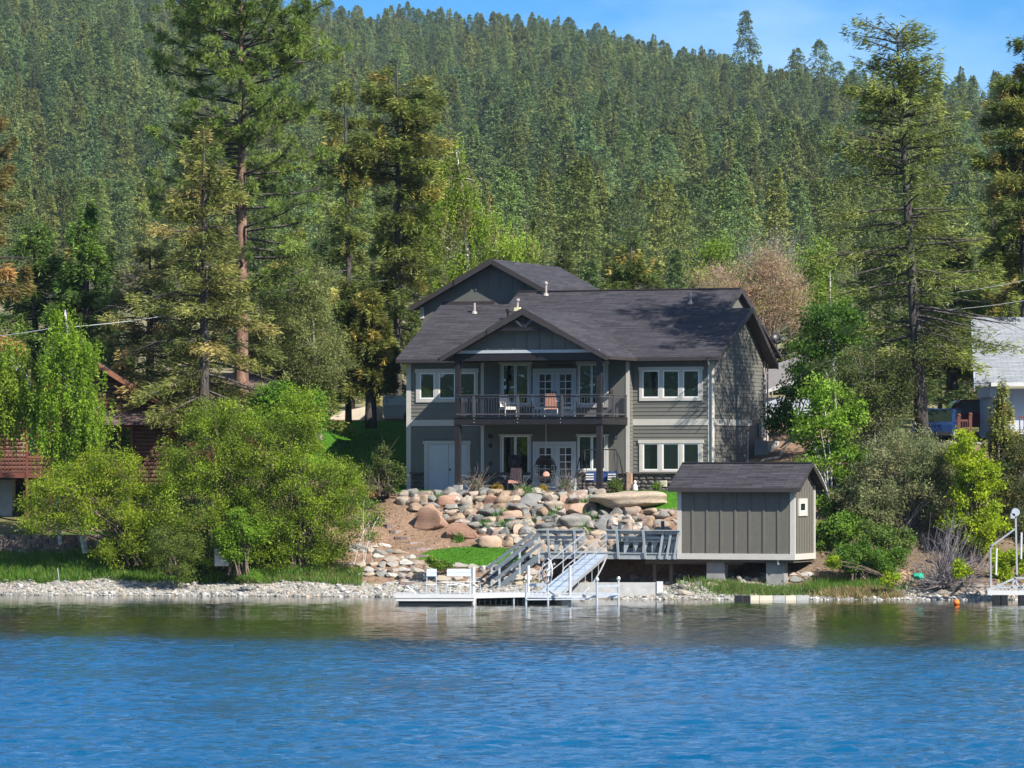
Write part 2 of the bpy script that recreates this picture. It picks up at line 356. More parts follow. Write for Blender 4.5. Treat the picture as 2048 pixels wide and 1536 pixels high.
def watermat():
    m, nt, b = nodemat('lake_surface'); L = nt.links
    b.inputs['Roughness'].default_value = .05; b.inputs['IOR'].default_value = 1.333; b.inputs['Specular IOR Level'].default_value = .33
    a = N(nt, 'ShaderNodeVertexColor'); a.layer_name = 'Col'; L.new(a.outputs[0], b.inputs['Base Color'])
    tc = N(nt, 'ShaderNodeTexCoord'); mp = N(nt, 'ShaderNodeMapping'); mp.inputs['Scale'].default_value = (.7, 1, 1)
    nz = N(nt, 'ShaderNodeTexNoise', Scale=6.0, Detail=3.0, Roughness=.6, Distortion=.3); L.new(tc.outputs['Object'], mp.inputs[0]); L.new(mp.outputs[0], nz.inputs['Vector'])
    sp = N(nt, 'ShaderNodeSeparateXYZ'); L.new(tc.outputs['Object'], sp.inputs[0])
    mr = N(nt, 'ShaderNodeMapRange'); mr.inputs['From Min'].default_value = 170; mr.inputs['From Max'].default_value = 138; mr.inputs['To Min'].default_value = .004; mr.inputs['To Max'].default_value = .035; L.new(sp.outputs['Y'], mr.inputs['Value'])
    hm = N(nt, 'ShaderNodeMath', operation='MULTIPLY'); L.new(nz.outputs['Fac'], hm.inputs[0]); L.new(mr.outputs[0], hm.inputs[1])
    bp = N(nt, 'ShaderNodeBump', Strength=1.0, Distance=1.0); L.new(hm.outputs[0], bp.inputs['Height']); L.new(bp.outputs[0], b.inputs['Normal'])
    return m
M['water'] = watermat()

# ---------------------------------------------------------------- the lie of the land
TH = radians(21)                 # the house stands turned by this angle
CX, CY = 9.07, 208.0             # its front right corner
SIN, COS = sin(TH), cos(TH)
PATIO = 4.42
def hworld(x, y): return CX + x * COS + y * SIN, CY - x * SIN + y * COS
def hlocal(X, Y): return (X - CX) * COS - (Y - CY) * SIN, (X - CX) * SIN + (Y - CY) * COS
def hx(px, y):
    k = (px - 1024) / FPX
    return (k * (CY + y * COS) - CX - y * SIN) / (COS + k * SIN)
def hz(py, px, y):
    x = hx(px, y); return zpy(py, CY - x * SIN + y * COS)

def ys(X): return np.interp(X, [-60, -21.6, -14, -7, 0, 7, 21, 60], [201, 198.2, 197, 195.6, 193.6, 191.6, 191, 189])
def pw(y, ks, zs):
    """piecewise linear with knots that vary per point"""
    out = np.array(np.broadcast_to(zs[0], y.shape), float)
    for i in range(len(ks) - 1):
        t = np.clip((y - ks[i]) / np.maximum(ks[i + 1] - ks[i], 1e-3), 0, 1)
        out = np.where(y >= ks[i], zs[i] + (zs[i + 1] - zs[i]) * t, out)
    return out
def lump(X, Y, s, a):
    return a * (np.sin(X * s * 1.3 + np.sin(Y * s * .9) * 1.7) * np.sin(Y * s * 1.1 + 1.3 * np.sin(X * s * .7 + 2)))
def hnoise(X, Y):
    return lump(X, Y, 1 / 90., 6) + lump(X + 31, Y - 12, 1 / 41., 3.0) + lump(Y, X, 1 / 170., 9)
def ground_z(X, Y):
    X = np.asarray(X, float); Y = np.asarray(Y, float); X, Y = np.broadcast_arrays(X, Y)
    S = ys(X); xl, yl = hlocal(X, Y)
    Yp = CY - (X - CX) * tan(TH) - 5.0 / COS
    far = np.interp(Y, [0, 226, 260, 400, 600, 900], [7.7, 7.7, 9.5, 18, 28, 45])
    under = -np.clip((S - Y) * .28, 0, 3.5)
    cen = pw(Y, [S, S + 3, S + 3.7, S + 6, Yp - 3.7, Yp, Yp + .01], [0, .5, .95, 1.45, 2.25, PATIO, PATIO])
    cen = np.where(yl > .3, PATIO + (np.minimum(yl, 12) - .3) * .275, cen)
    cen2 = pw(Y, [S, S + 3, S + 6.6, S + 7.0, Yp - 3.7 + .2, Yp, Yp + .01], [0, .42, .5, 1.55, 2.25, PATIO, PATIO]); pxc = 1024 + X / Y * FPX; vm = sstep(1085, 1100, pxc) * sstep(1610, 1590, pxc)
    cen = np.where(Y < Yp - 3.4, cen2 * vm + cen * (1 - vm), cen)
    cen = cen + .42 * np.exp(-((Y - S - 1.9) / .75) ** 2) * sstep(1335, 1370, pxc) * sstep(1625, 1600, pxc)
    lef = pw(Y, [S, S + 3, S + 6.8, S + 7.2, S + 12, S + 26], [0, .5, 1.75, 2.35, 3.3, 7.7])
    rig = pw(Y, [S, S + 2.6, S + 5, S + 12, Y * 0 + 226], [0, .35, 1.2, 6.5, 7.7])
    wl_ = sstep(-7.2, -4.8, X + (Y - 200) * .12) ; wr_ = sstep(9.5, 14.0, X - (Y - 203) * .35)
    z = lef * (1 - wl_) + cen * wl_; z = z * (1 - wr_) + rig * wr_
    near_m = sstep(226, 214, Y) * sstep(0, 2.5, Y - S)
    flat = sstep(-1.5, -.5, xl + 16) * sstep(1.5, .5, xl) * sstep(-5.5, -5, yl) * (yl < 1)
    z = z + (lump(X, Y, 1.6, .05) + lump(X + 5, Y, .55, .09)) * near_m * (1 - flat)
    z = np.where(Y > 226, far, z)
    # the wooded hill
    pxl = 1024 + X / np.maximum(Y, 1) * FPX
    rz = np.interp(pxl, [-3000, -600, 0, 640, 1100, 1350, 1500, 1700, 1850, 2048, 2600, 4500], [300, 262, 238, 211, 201, 186, 179, 170, 163, 157, 140, 90])
    t = np.clip((Y - 900) / 1400, 0, 1)
    hill = 45 + (rz - 45) * t + hnoise(X, Y) * sstep(650, 1100, Y) * sstep(2400, 1900, Y)
    z = np.where(Y > 900, hill, z + (hnoise(X, Y) * sstep(650, 1100, Y)))
    z = np.where(Y > 2300, rz - (Y - 2300) * .25, z)
    return np.where(Y < S, under, z)
def gz(X, Y): return float(ground_z(X, Y))

def nse(X, Y, s, k=0):
    return (np.sin(X * s + 1.7 * np.sin(Y * s * .83 + k)) + np.sin(Y * s * 1.27 + 1.9 * np.sin(X * s * .71 + 2 * k))) * .5
def lawn_mask(X, Y):
    xl, yl = hlocal(X, Y); S = ys(X)
    # low lawn by the stairs, strip before the right wing, lawn climbing west of the house
    px = 1024 + X / Y * FPX; py = HZ + (CAM_H - ground_z(X, Y)) / Y * FPX
    low = ((px - 955) / 118) ** 2 + ((py - 1114) / 21) ** 2
    a = (low < 1) & (py > 1090) & (Y < 206)
    c = (xl > -3.6) & (xl < 1.5) & (yl > -6.2) & (yl < -.1)
    d = (xl < -15.0) & (X > -10.4) & (yl > -1.5 ) & (Y < 227.5)
    e = (xl < -11) & (xl > -17) & (yl > -5.2) & (yl < -2.2)
    return a | c | d | e
def mulch_mask(X, Y):
    xl, yl = hlocal(X, Y); S = ys(X)
    return (X > -9.0 + nse(X, Y, .9) * .6) & (X < 16) & (Y > S + 3.2) & (Y < 232)
def ground_col(X, Y):
    S = ys(X); n = nse(X, Y, 1.3) ; n2 = nse(X, Y, 3.7, 1.3)
    C = np.zeros(X.shape + (3,))
    wild = np.array([.065, .085, .022]); dry = np.array([.27, .20, .115])
    C[...] = wild + (dry - wild) * sstep(.1, .9, n * .5 + .5 + .2 * n2)[..., None] * .55
    left = (X < -8.5) & (Y < 206); C[left] = (.06, .11, .018)
    m = mulch_mask(X, Y); C[m] = np.array([.235, .155, .105]); C[m] *= (1 + .12 * n[m])[..., None]
    rb = (X > 12) & (Y < 212) & (Y > S + 2.2); C[rb] = np.array([.15, .11, .075]) * (1 + .2 * n[rb])[..., None]
    dp = ((X - 16.2) ** 2 + (Y - S - 2.5) ** 2 * .4) < 1.8; C[dp & rb] = (.46, .31, .19)
    l = lawn_mask(X, Y); C[l] = np.array([.055, .155, .012]) * (1 + .15 * n[l])[..., None]
    b = Y < S + 3.1 + .5 * n; C[b] = np.array([.34, .315, .27]) * (1 + .10 * n2[b])[..., None]
    w = Y < S + .15; C[w] = (.16, .15, .10)
    f = Y > 235; C[f] = (np.array([.25, .215, .12]) + np.array([-.16, -.1, -.08]) * sstep(-.5, .8, nse(X[f], Y[f], .05))[..., None]) 
    h = Y > 520; C[h] = np.array([.085, .075, .045])
    return C
def grid(xs, yys):
    X, Y = np.meshgrid(xs, yys); Z = ground_z(X, Y); C = ground_col(X, Y)
    nx, ny = len(xs), len(yys); i = np.arange(ny - 1)[:, None] * nx; j = np.arange(nx - 1)[None]
    F = np.stack([i + j, i + j + 1, i + nx + j + 1, i + nx + j], -1).reshape(-1, 4)
    V = np.stack([X, Y, Z], -1).reshape(-1, 3); C = C.reshape(-1, 3)
    fc = V[F].mean(1)
    return V, F, C, fc
def sub_build(name, V, F, C):
    u, inv = np.unique(F, return_inverse=True); mb = MB(); mb.add(V[u], inv.reshape(F.shape), C[u])
    o = mb.build(name, M['ground'], smooth=True); o['kind'] = 'structure'; return o
xs = np.concatenate([np.arange(-160, -30, 5), np.arange(-30, 30.01, .22), np.arange(34, 160, 5)])
yys = np.concatenate([np.arange(60, 184, 8), np.arange(184, 224, .22), np.arange(224, 231, .8)])
V, F, C, fc = grid(xs, yys)
S_ = ys(fc[:, 0]); isb = fc[:, 1] < S_ + 3.1 + .5 * nse(fc[:, 0], fc[:, 1], 1.3); isw = fc[:, 1] < S_ - .4; isl = lawn_mask(fc[:, 0], fc[:, 1]) & ~isb
sub_build('lake_bed', V, F[isw], C); sub_build('beach', V, F[isb & ~isw], C)
sub_build('lawn', V, F[isl], C); sub_build('ground', V, F[~isb & ~isl], C)
xs = np.concatenate([np.arange(-1600, -260, 60), np.arange(-260, 260, 8), np.arange(260, 1601, 60)])
yys = np.concatenate([np.arange(230.4, 500, 8), np.arange(500, 2400, 22), np.arange(2400, 4200, 150)])
V, F, C, fc = grid(xs, yys)
sub_build('hillside', V, F, C)
# hill across the lake behind the viewpoint (seen mirrored in the window panes)
mb = MB(); bx = np.linspace(-900, 900, 90); prof = 62 + 16 * np.sin(bx / 130) + 6 * np.sin(bx / 17) + 3 * rng.normal(size=90)
vv = [(x, -520 - 30 * sin(x / 200), -1) for x in bx] + [(x, -640 - 20 * cos(x / 150), h) for x, h in zip(bx, prof)] + [(x, -900, 60) for x in bx]
q = [(i, i + 1, r * 90 + i + 91 - r * 90 if False else (r + 1) * 90 + i + 1, (r + 1) * 90 + i) if r == 0 else (90 + i, 91 + i, 181 + i, 180 + i) for r in (0, 1) for i in range(89)]
mb.add(vv, q, (.045, .085, .03)); o = mb.build('far_hill', M['ground']); o['kind'] = 'structure'
def wave_z(X, Y):
    r = np.random.default_rng(77); Z = np.zeros(X.shape)
    wl_ = np.concatenate([r.uniform(.34, .6, 34), r.uniform(.6, 1.2, 16), r.uniform(1.6, 4.0, 6)])
    gust = .75 + .25 * nse(X, Y, .11, .4) + .18 * nse(X, Y, .31, 1.1)
    amp = .04 + .17 * sstep(191, 178, Y) + .79 * sstep(158, 127, Y + 9 * nse(X, Y, .07) + 5 * nse(X * .5, Y, .23, .7) + .10 * X)
    for w in wl_:
        th = pi / 2 + r.normal() * .55; k = 2 * pi / w; s = (.052 if w < 1.3 else .014) * r.uniform(.6, 1.4)
        Z += s / k * np.sin(k * (X * cos(th) + Y * sin(th)) + r.uniform(0, 6.28) + .8 * np.sin(X * .21 + w * 9) )
    return Z * amp * gust * sstep(-2.5, -6, Y - ys(X)) + 0 * Z
xs = np.concatenate([np.arange(-900, -40, 40), np.arange(-40, -24, 1.5), np.arange(-24, 24.01, .2), np.arange(25.5, 40, 1.5), np.arange(40, 901, 40)])
yys = np.concatenate([np.arange(-560, 60, 20), np.arange(60, 78, 1.5), np.arange(78, 196, .135), [197, 199, 201, 203.]])
X, Y = np.meshgrid(xs, yys); Zw = np.where((abs(X) < 24.1) & (Y > 77.9), wave_z(X, Y), 0)
nx, ny = len(xs), len(yys); i = np.arange(ny - 1)[:, None] * nx; j = np.arange(nx - 1)[None]
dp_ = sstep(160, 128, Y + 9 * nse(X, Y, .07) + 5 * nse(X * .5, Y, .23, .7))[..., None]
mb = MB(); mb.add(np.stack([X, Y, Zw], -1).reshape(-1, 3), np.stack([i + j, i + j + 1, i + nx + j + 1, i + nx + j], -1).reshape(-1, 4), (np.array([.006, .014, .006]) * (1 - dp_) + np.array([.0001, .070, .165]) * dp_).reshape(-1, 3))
o = mb.build('lake_water', M['water'], smooth=True); o['kind'] = 'structure'

# ---------------------------------------------------------------- stones
def ico(sub):
    import bmesh
    bm = bmesh.new(); bmesh.ops.create_icosphere(bm, subdivisions=sub, radius=1)
    v = np.array([p.co for p in bm.verts]); f = np.array([[q.index for q in p.verts] for p in bm.faces]); bm.free(); return v, f
def rock_mesh(seed, sub=3, cuts=9, mat='rock', rough=.085):
    r = np.random.default_rng(seed); v, f = ico(sub); v = v.copy()
    for _ in range(cuts):                                   # worn facets
        n = r.normal(size=3); n /= np.linalg.norm(n); d = r.uniform(.46, .80)
        k = v @ n - d; v -= np.where(k > 0, k, 0)[:, None] * n * .97
    ph = r.uniform(0, 6, 6)
    v *= (1 + rough * (np.sin(v[:, 0] * 5 + ph[0]) * np.sin(v[:, 1] * 4.3 + ph[1]) + np.sin(v[:, 2] * 6 + ph[2]) * .6))[:, None]
    mb = MB(); mb.add(v, f); me = mb.mesh('stone', M[mat], smooth=True); me.set_sharp_from_angle(angle=radians(33))
    return me
ROCK = [rock_mesh(100 + i, 3) for i in range(9)]
ROCK_PALE = [rock_mesh(200 + i, 2, mat='rock_pale') for i in range(6)]
BIG = [rock_mesh(300 + i, 4, 6, 'rock_pink', .06) for i in range(4)]
BIG_PALE = rock_mesh(316, 4, 5, 'rock_pale', .10)
BIG_GREY = rock_mesh(311, 4, 6, 'rock_grey', .06)

wall = thing('boulder_wall', 'retaining wall of stacked tan, pink and grey boulders below the house patio', 'retaining wall', (2, 203, 2.2))
def yat(px, py, y0=190., y1=222.):
    """first ground point along the ray through a photo pixel"""
    yy = np.arange(y0, y1, .05); zz = ground_z(xpx(px, yy), yy); ray = zpy(py, yy)
    k = np.where(zz >= ray)[0]
    return float(yy[k[0]]) if len(k) else y1
def stone_at(px, py, wpx, hpx, me, parent=None, name='stone', sink=.0, depth=.9, tilt=0, Y=None):
    Yg = yat(px, py + hpx * .15) if Y is None else Y; k = Yg / FPX
    rx, rz = wpx * k / 2 / .78, hpx * k / 2 / .78; ry = (rx + rz) / 2 * depth
    loc = np.array([xpx(px, Yg), Yg + ry * .1, zpy(py, Yg) - sink])
    par = np.array(parent.location) if parent is not None else 0
    return link(name, me, parent, tuple(loc - par), (random.uniform(-.15, .15), tilt, random.uniform(-.35, .35)), (rx, ry, rz))
used = []
big = [(863, 1043, 62, 56, BIG[0], 'boulder', 'large rounded pink granite boulder resting on the mulch left of the wall', .1),
       (927, 1066, 74, 32, BIG[1], 'boulder', 'low pink and white boulder lying beside the large rounded pink one', .12),
       (978, 1086, 44, 30, BIG[2], 'boulder', 'rusty pink boulder at the top corner of the lower lawn', .1),
       (1261, 1004, 134, 34, BIG_PALE, 'flat_boulder', 'long flat cream boulder lying under the patio lawn edge', -.04)]
for px, py, w, h, me, nm, lab, tl in big:
    o = stone_at(px, py, w, h, me, name=nm, depth=1.0, tilt=tl); tag(o, lab, 'boulder'); used.append((px, py, w, h))
sp = [(1152, 1046, 58, 30, BIG_PALE), (1207, 1048, 38, 38, BIG_GREY), (1153, 1021, 50, 26, BIG[3]), (1110, 1013, 36, 20, BIG_PALE), (1063, 1003, 40, 30, BIG_GREY),
      (1024, 1031, 40, 20, BIG[2]), (1095, 1036, 34, 20, BIG_GREY), (985, 1003, 36, 24, BIG[0]), (968, 1000, 34, 15, BIG_PALE), (1041, 1063, 40, 24, BIG[1]), (1197, 1072, 30, 20, BIG_PALE),
      (892, 1003, 36, 26, BIG[2]), (935, 1010, 22, 30, BIG_PALE), (1130, 1000, 22, 20, BIG[1])]
for q in sp: stone_at(*q[:4], q[4], wall, 'stone', depth=.9); used.append(q[:4])
row = 0; py = 988
while py < 1108:
    rh = random.uniform(15, 20) if py > 992 else 15
    lft = np.interp(py, [985, 1010, 1040, 1060, 1075, 1110], [782, 800, 885, 925, 985, 1010])
    rgt = np.interp(py, [985, 1000, 1060, 1110], [1196, 1215, 1330, 1330])
    if row == 0: lft, rgt = 790, 1200
    x = lft + random.uniform(0, 10)
    while x < rgt:
        w = random.uniform(17, 36); h = rh * random.uniform(.95, 1.45)
        cx = x + w / 2; cy = py + random.uniform(-3, 3)
        if not any(abs(cx - u[0]) < u[2] / 2 * .9 and abs(cy - u[1]) < u[3] / 2 * .9 for u in used) and not (cy > 1098 and cx < 1040):
            stone_at(cx, cy, w * 1.12, h * 1.12, random.choice(ROCK + ROCK_PALE[:2]), wall, 'stone')
        x += w * .84
    py += rh * .76; row += 1
for _ in range(26):      # stones on the mulch behind the shed and deck
    stone_at(random.uniform(1225, 1350), random.uniform(1022, 1060), random.uniform(14, 34), random.uniform(10, 20), random.choice(ROCK), wall, 'stone')
# lower bank of pale shore stones left of the dock
bank = thing('stone_bank', 'low bank of rounded pale and grey stones left of the floating dock', 'stone bank', (-5, 198, .8))
for py, x0, x1 in ((1092, 690, 775), (1104, 700, 790), (1116, 745, 830), (1127, 690, 838), (1139, 730, 850), (1150, 705, 840)):
    x = x0
    while x < x1:
        w = random.uniform(15, 32); stone_at(x + w / 2, py + random.uniform(-3, 3), w * 1.05, random.uniform(13, 21), random.choice(ROCK_PALE), bank, 'stone', sink=.04); x += w * .95
bank2 = thing('lawn_edge_stones', 'bank of stones holding the lower lawn behind the floating dock', 'stone bank', (-1, 197, .8))
for py, x0, x1 in ((1133, 905, 1080), (1144, 950, 1090), (1155, 845, 1060), (1167, 850, 1140)):
    x = x0
    while x < x1:
        w = random.uniform(15, 34); stone_at(x + w / 2, py + random.uniform(-3, 3), w * 1.05, random.uniform(12, 19), random.choice(ROCK_PALE + ROCK[:3]), bank2, 'stone', sink=.04); x += w * .97
bank3 = thing('shed_stones', 'loose pale stones heaped along the shore under the deck and shed', 'stone bank', (9, 194, .5))
for py, x0, x1 in ((1150, 1340, 1470), (1158, 1150, 1420), (1158, 1440, 1600), (1147, 1520, 1620), (1166, 1330, 1500), (1174, 1355, 1420)):
    x = x0
    while x < x1:
        w = random.uniform(11, 30); stone_at(x + w / 2, py + random.uniform(-3, 3), w, random.uniform(9, 18), random.choice(ROCK_PALE), bank3, 'stone', sink=.02); x += w * 1.0
# slab stairs set in the slope
st = thing('stone_steps', 'rough slate slab steps climbing the mulch slope from the beach', 'stone steps', (-4, 199, 1))
for px, py, w, h in ((820, 1166, 44, 12), (818, 1153, 52, 9), (822, 1143, 44, 9), (828, 1132, 42, 9), (835, 1122, 44, 8), (848, 1111, 60, 8), (842, 1098, 54, 9), (826, 1086, 52, 9), (808, 1075, 40, 8), (792, 1062, 34, 7), (780, 1050, 30, 7), (768, 1040, 26, 6)):
    Yg = yat(px, py); k = Yg / FPX; mb = MB(); n = 9; th = np.linspace(0, 2 * pi, n, endpoint=False) + random.random()
    rr = np.array([random.uniform(.82, 1.1) for _ in range(n)])
    poly = np.stack([np.cos(th) * rr * w * k / 2, np.sin(th) * rr * .45, th * 0], 1) + (xpx(px, Yg), Yg + .2, zpy(py, Yg) - h * k)
    mb.extr(poly, (0, 0, h * k * 1.2)); mb.build('step', M['slate'], st, world=True)
# pebbles: nobody could count them
def pebbles(name, n, gen, rmin, rmax, mat='rock_pale', cols=None):
    v0, f0 = ico(1); X, Y = gen(n); Z = ground_z(X, Y); r = rng.uniform(rmin, rmax, len(X)) * rng.uniform(.5, 1, len(X))
    sc = r[:, None] * np.stack([rng.uniform(.8, 1.4, len(X)), rng.uniform(.8, 1.2, len(X)), rng.uniform(.4, .75, len(X))], 1)
    a = rng.uniform(0, 6.28, len(X)); 
    v = v0[None] * (1 + rng.normal(size=(len(X), len(v0), 1)) * .1) * sc[:, None]
    vx = v[..., 0] * np.cos(a)[:, None] - v[..., 1] * np.sin(a)[:, None]; vy = v[..., 0] * np.sin(a)[:, None] + v[..., 1] * np.cos(a)[:, None]
    v = np.stack([vx + X[:, None], vy + Y[:, None], v[..., 2] + Z[:, None] + sc[:, 2:3] * .3], -1)
    f = (f0[None] + np.arange(len(X))[:, None, None] * len(v0)).reshape(-1, 3)
    pal = np.array(cols if cols is not None else [(.40, .385, .35), (.30, .29, .27), (.36, .30, .24), (.20, .20, .19), (.50, .48, .45)])
    c = pal[rng.integers(0, len(pal), len(X))] * rng.uniform(.8, 1.1, (len(X), 1))
    mb = MB(); mb.add(v.reshape(-1, 3), f, np.repeat(c, len(v0), 0)); o = mb.build(name, M['ground']); o['kind'] = 'stuff'; return o
def gen_beach(n):
    X = rng.uniform(-26, 26, n); return X, ys(X) + rng.beta(1.1, 1.4, n) * 3.6 - .3
pebbles('beach_pebbles', 9000, gen_beach, .03, .10)
pebbles('beach_cobbles', 700, gen_beach, .09, .19)
def gen_mulch(n):
    X = rng.uniform(-9, 14, n); Y = rng.uniform(196, 207, n); k = mulch_mask(X, Y) & ~lawn_mask(X, Y); return X[k], Y[k]
pebbles('mulch_chips', 3500, gen_mulch, .03, .07, cols=[(.42, .27, .17), (.22, .13, .085), (.34, .21, .13), (.50, .36, .25)])
def gen_bank(n):
    X = rng.uniform(12, 26, n); Y = rng.uniform(193, 205, n); return X, Y
pebbles('bank_rubble', 1500, gen_bank, .03, .16, cols=[(.30, .22, .15), (.16, .11, .08), (.24, .2, .16)])
for px, py, w, h, lab in ((44, 1108, 24, 17, 'lumpy grey brown rock standing in the long grass at the far left'), (16, 1135, 12, 9, 'small grey rock in the grass near the left picture edge'), (110, 1166, 22, 12, 'rounded grey rock at the foot of the leaning stake'), (212, 1161, 16, 8, 'small white rock on the beach in front of the birch'), (1797, 1155, 20, 16, 'grey rock beside the green plastic heap'), (1893, 1188, 34, 17, 'broad pale rock on the shore under the dead brush'), (1703, 1164, 22, 12, 'tan rock among the dry grass on the shore'), (1370, 1187, 26, 16, 'brown and cream rock at the waterline by the concrete wall'), (1960, 1186, 18, 12, 'dark rock beside the boat lift ramp')):
    o = stone_at(px, py, w, h, random.choice(ROCK_PALE), name='shore_rock'); tag(o, lab, 'rock', 'rocks along the shore')
# block retaining wall at the left neighbour's
bw = thing('block_wall', 'stepped split-face block wall behind the long grass at the left', 'retaining wall', (-18, 205, 1.7))
vb, fb = ico(1); blk = MB(); blk.box(-.24, .24, -.15, .15, -.1, .1); blk.extr([(-.24, -.15, -.1), (-.1, -.22, -.1), (.1, -.22, -.1), (.24, -.15, -.1)], (0, 0, .2)); blk = blk.mesh('block', M['block'])
for r in range(4):
    X = -27 + (r % 2) * .25
    while X < -12.5 - r * .9:
        Y = float(ys(X)) + 6.75 + r * .09; link('block', blk, bw, (X + 18, Y - 205 , 1.72 + r * .205 - 1.7 + .06), (0, 0, -.07 + random.uniform(-.04, .04)), (1, 1, 1)); X += .51
def gen_wall(n):
    X = rng.uniform(-5.5, 7, n); Y = rng.uniform(199, 208, n); px = 1024 + X / Y * FPX; Zp = ground_z(X, Y); py = HZ + (CAM_H - Zp) / Y * FPX
    l = np.interp(py, [985, 1010, 1040, 1060, 1075, 1110], [790, 815, 900, 940, 995, 1020]); r_ = np.interp(py, [985, 1000, 1060, 1110], [1196, 1215, 1330, 1330]); k = (px > l) & (px < r_) & (py > 986) & (py < 1100) & (Zp < PATIO - .02); return X[k], Y[k]
pebbles('wall_rubble', 1500, gen_wall, .08, .19, cols=[(.30, .26, .21), (.20, .19, .18), (.36, .29, .21), (.25, .18, .13), (.40, .37, .32)])
# grass
def blades(name, n, gen, h0, h1, w, cols, lean=.35):
    X, Y = gen(n); Z = ground_z(X, Y); k = len(X)
    P = np.stack([X, Y, Z - .02], 1); D = np.stack([rng.normal(size=k) * lean, rng.normal(size=k) * lean, np.ones(k)], 1)
    c = np.array(cols)[rng.integers(0, len(cols), k)] * rng.uniform(.75, 1.2, (k, 1))
    mb = MB(); mb.leaves(P, D, rng.uniform(h0, h1, k), w, c); o = mb.build(name, M['grass']); o['kind'] = 'stuff'; return o
G1 = [(.10, .23, .022), (.075, .18, .018), (.14, .27, .035), (.17, .22, .05)]
def g_left(n):
    X = rng.uniform(-27, -8.2, n); X = X - .8 * rng.random(n); Y = ys(X) + 2.9 + .45 * nse(X, X, 1.3) + rng.beta(1, 1, n) * 3.8; return X, Y
blades('long_grass', 26000, g_left, .18, .50, .035, G1)
def g_lawn(n):
    X = rng.uniform(-10.5, 12, n); Y = rng.uniform(195, 227.5, n); k = lawn_mask(X, Y) & (Y > ys(X) + 3.2); return X[k], Y[k]
blades('lawn_grass', 130000, g_lawn, .03, .10, .03, [(.055, .19, .012), (.075, .22, .016), (.05, .15, .012)], .5)
def g_shore(n):
    X = 10.3 + rng.normal(size=n) * 1.15; Y = ys(X) + 1.7 + .35 * nse(X, X, 2.1) + rng.normal(size=n) * .42; return X, Y
blades('shore_grass', 9000, g_shore, .15, .42, .03, [(.09, .20, .03), (.14, .24, .05), (.22, .22, .08)])
def g_dry(n):
    X = 14.5 + rng.normal(size=n) * .7; Y = ys(X) + 1.2 + .3 * nse(X, X, 3.) + rng.normal(size=n) * .4; return X, Y
blades('dry_grass', 7000, g_dry, .2, .45, .03, [(.46, .33, .17), (.38, .28, .14), (.16, .2, .06)], .7)
def g_right(n):
    X = 14.3 + rng.normal(size=n) * .9; Y = ys(X) + 2.6 + rng.normal(size=n) * .4; return X, Y
blades('bank_grass', 5000, g_right, .2, .5, .03, G1)
def g_left2(n):
    X = rng.uniform(-12, -6.5, n); Y = ys(X) + rng.uniform(2.6, 4.6, n); return X, Y
blades('shade_grass', 6000, g_left2, .12, .4, .03, G1 + [(.3, .24, .12)])
def g_wallgap(n):
    pts = [(877, 1000), (920, 1078), (1000, 1030), (1045, 985), (1005, 1053), (1060, 1050), (1180, 1032), (1180, 1008), (1110, 1030), (1240, 1095), (1060, 990), (975, 1052), (1170, 1062)]
    xs_, ys_ = [], []
    for px, py in pts:
        Y = yat(px, py); xs_ += list(xpx(px, Y) + rng.normal(size=110) * .14); ys_ += list(Y - .15 + rng.normal(size=110) * .12)
    return np.array(xs_), np.array(ys_)
blades('wall_weeds', 1, g_wallgap, .25, .55, .035, [(.10, .26, .03), (.07, .19, .03)], .6)
# ---------------------------------------------------------------- the lake house
H = thing('lake_house', 'two storey grey green lake house with charcoal shingle roofs and cream trim', 'house', (CX, CY, 0), -TH)
def Z(py, px, y): return hz(py, px, y)
def part(mb, name, mat, parent=H): return mb.build(name, M[mat] if isinstance(mat, str) else mat, parent)
PIT = .48
XR, XL = 0.0, hx(815, 0.0)                       # facade ends
XB0, XB1 = hx(963, -.5), hx(1258, -.5)           # bump-out ends
YB = -.5; YD = YB - 3.4                          # bump-out plane, balcony front
ZE = Z(713, 1430, -.6)                           # eave line
ZG = PATIO - .05
zw = lambda y: ZE + PIT * (y + .6)               # roof height over depth
yB, yA, yL = 4.29, 6.35, 5.0
# solid body
mb = MB()
mb.extr([(XR, 0, ZG), (XR, 0, ZE + .1), (XR, yB, zw(yB) - .16), (XR, 7.7, ZE + .35), (XR, 7.7, ZG)], (XB1 - XR, 0, 0))
mb.box(XB0, XB1, YB, 7.6, ZG, ZE - .02); mb.extr([(XL, 0, ZG), (XL, 0, ZE + .1), (XL, yL, zw(yL) - .2), (XL, 9.4, ZE + .2), (XL, 9.4, ZG)], (XB0 - XL, 0, 0))
part(mb, 'wall', 'siding')
mb = MB(); xa0, xa1 = hx(1040, 4.5), -.95
mb.extr([(xa1, 4.4, ZE), (xa1, 4.4, zw(4.4) - .18), (xa1, yA, zw(yA) - .18), (xa1, 8.4, zw(4.3) - .18), (xa1, 8.4, ZE)], (xa0 - xa1, 0, 0)); part(mb, 'upper_wall', 'siding')
# lap siding, course by course
EXP = .175
def course_mesh(L):
    mb = MB(); mb.extr([(0, 0, 0), (0, -.034, 0), (0, -.012, EXP), (0, 0, EXP)], (L, 0, 0)); return mb.mesh('siding_board', M['siding'])
def siding(x0, x1, z0, z1, y, side=False, clip=None, skip=()):
    me = course_mesh(1.0); z = z0
    while z < z1 - .02:
        hgt = min(1, (z1 - z) / EXP)
        if side:
            a, b = clip(z + EXP) if clip else (x0, x1)
            if b - a > .1: link('siding_board', me, H, (XR, a, z), (0, 0, pi / 2), (b - a, 1, hgt))
        else:
            segs = [(x0, x1)]
            for (u, v, w0, w1) in skip:
                if z + EXP > w0 and z < w1: segs = [s for a, b in segs for s in ((a, min(b, u)), (max(a, v), b)) if s[1] - s[0] > .03]
            for a, b in segs: link('siding_board', me, H, (a, y, z), (0, 0, 0), (b - a, 1, hgt))
        z += EXP
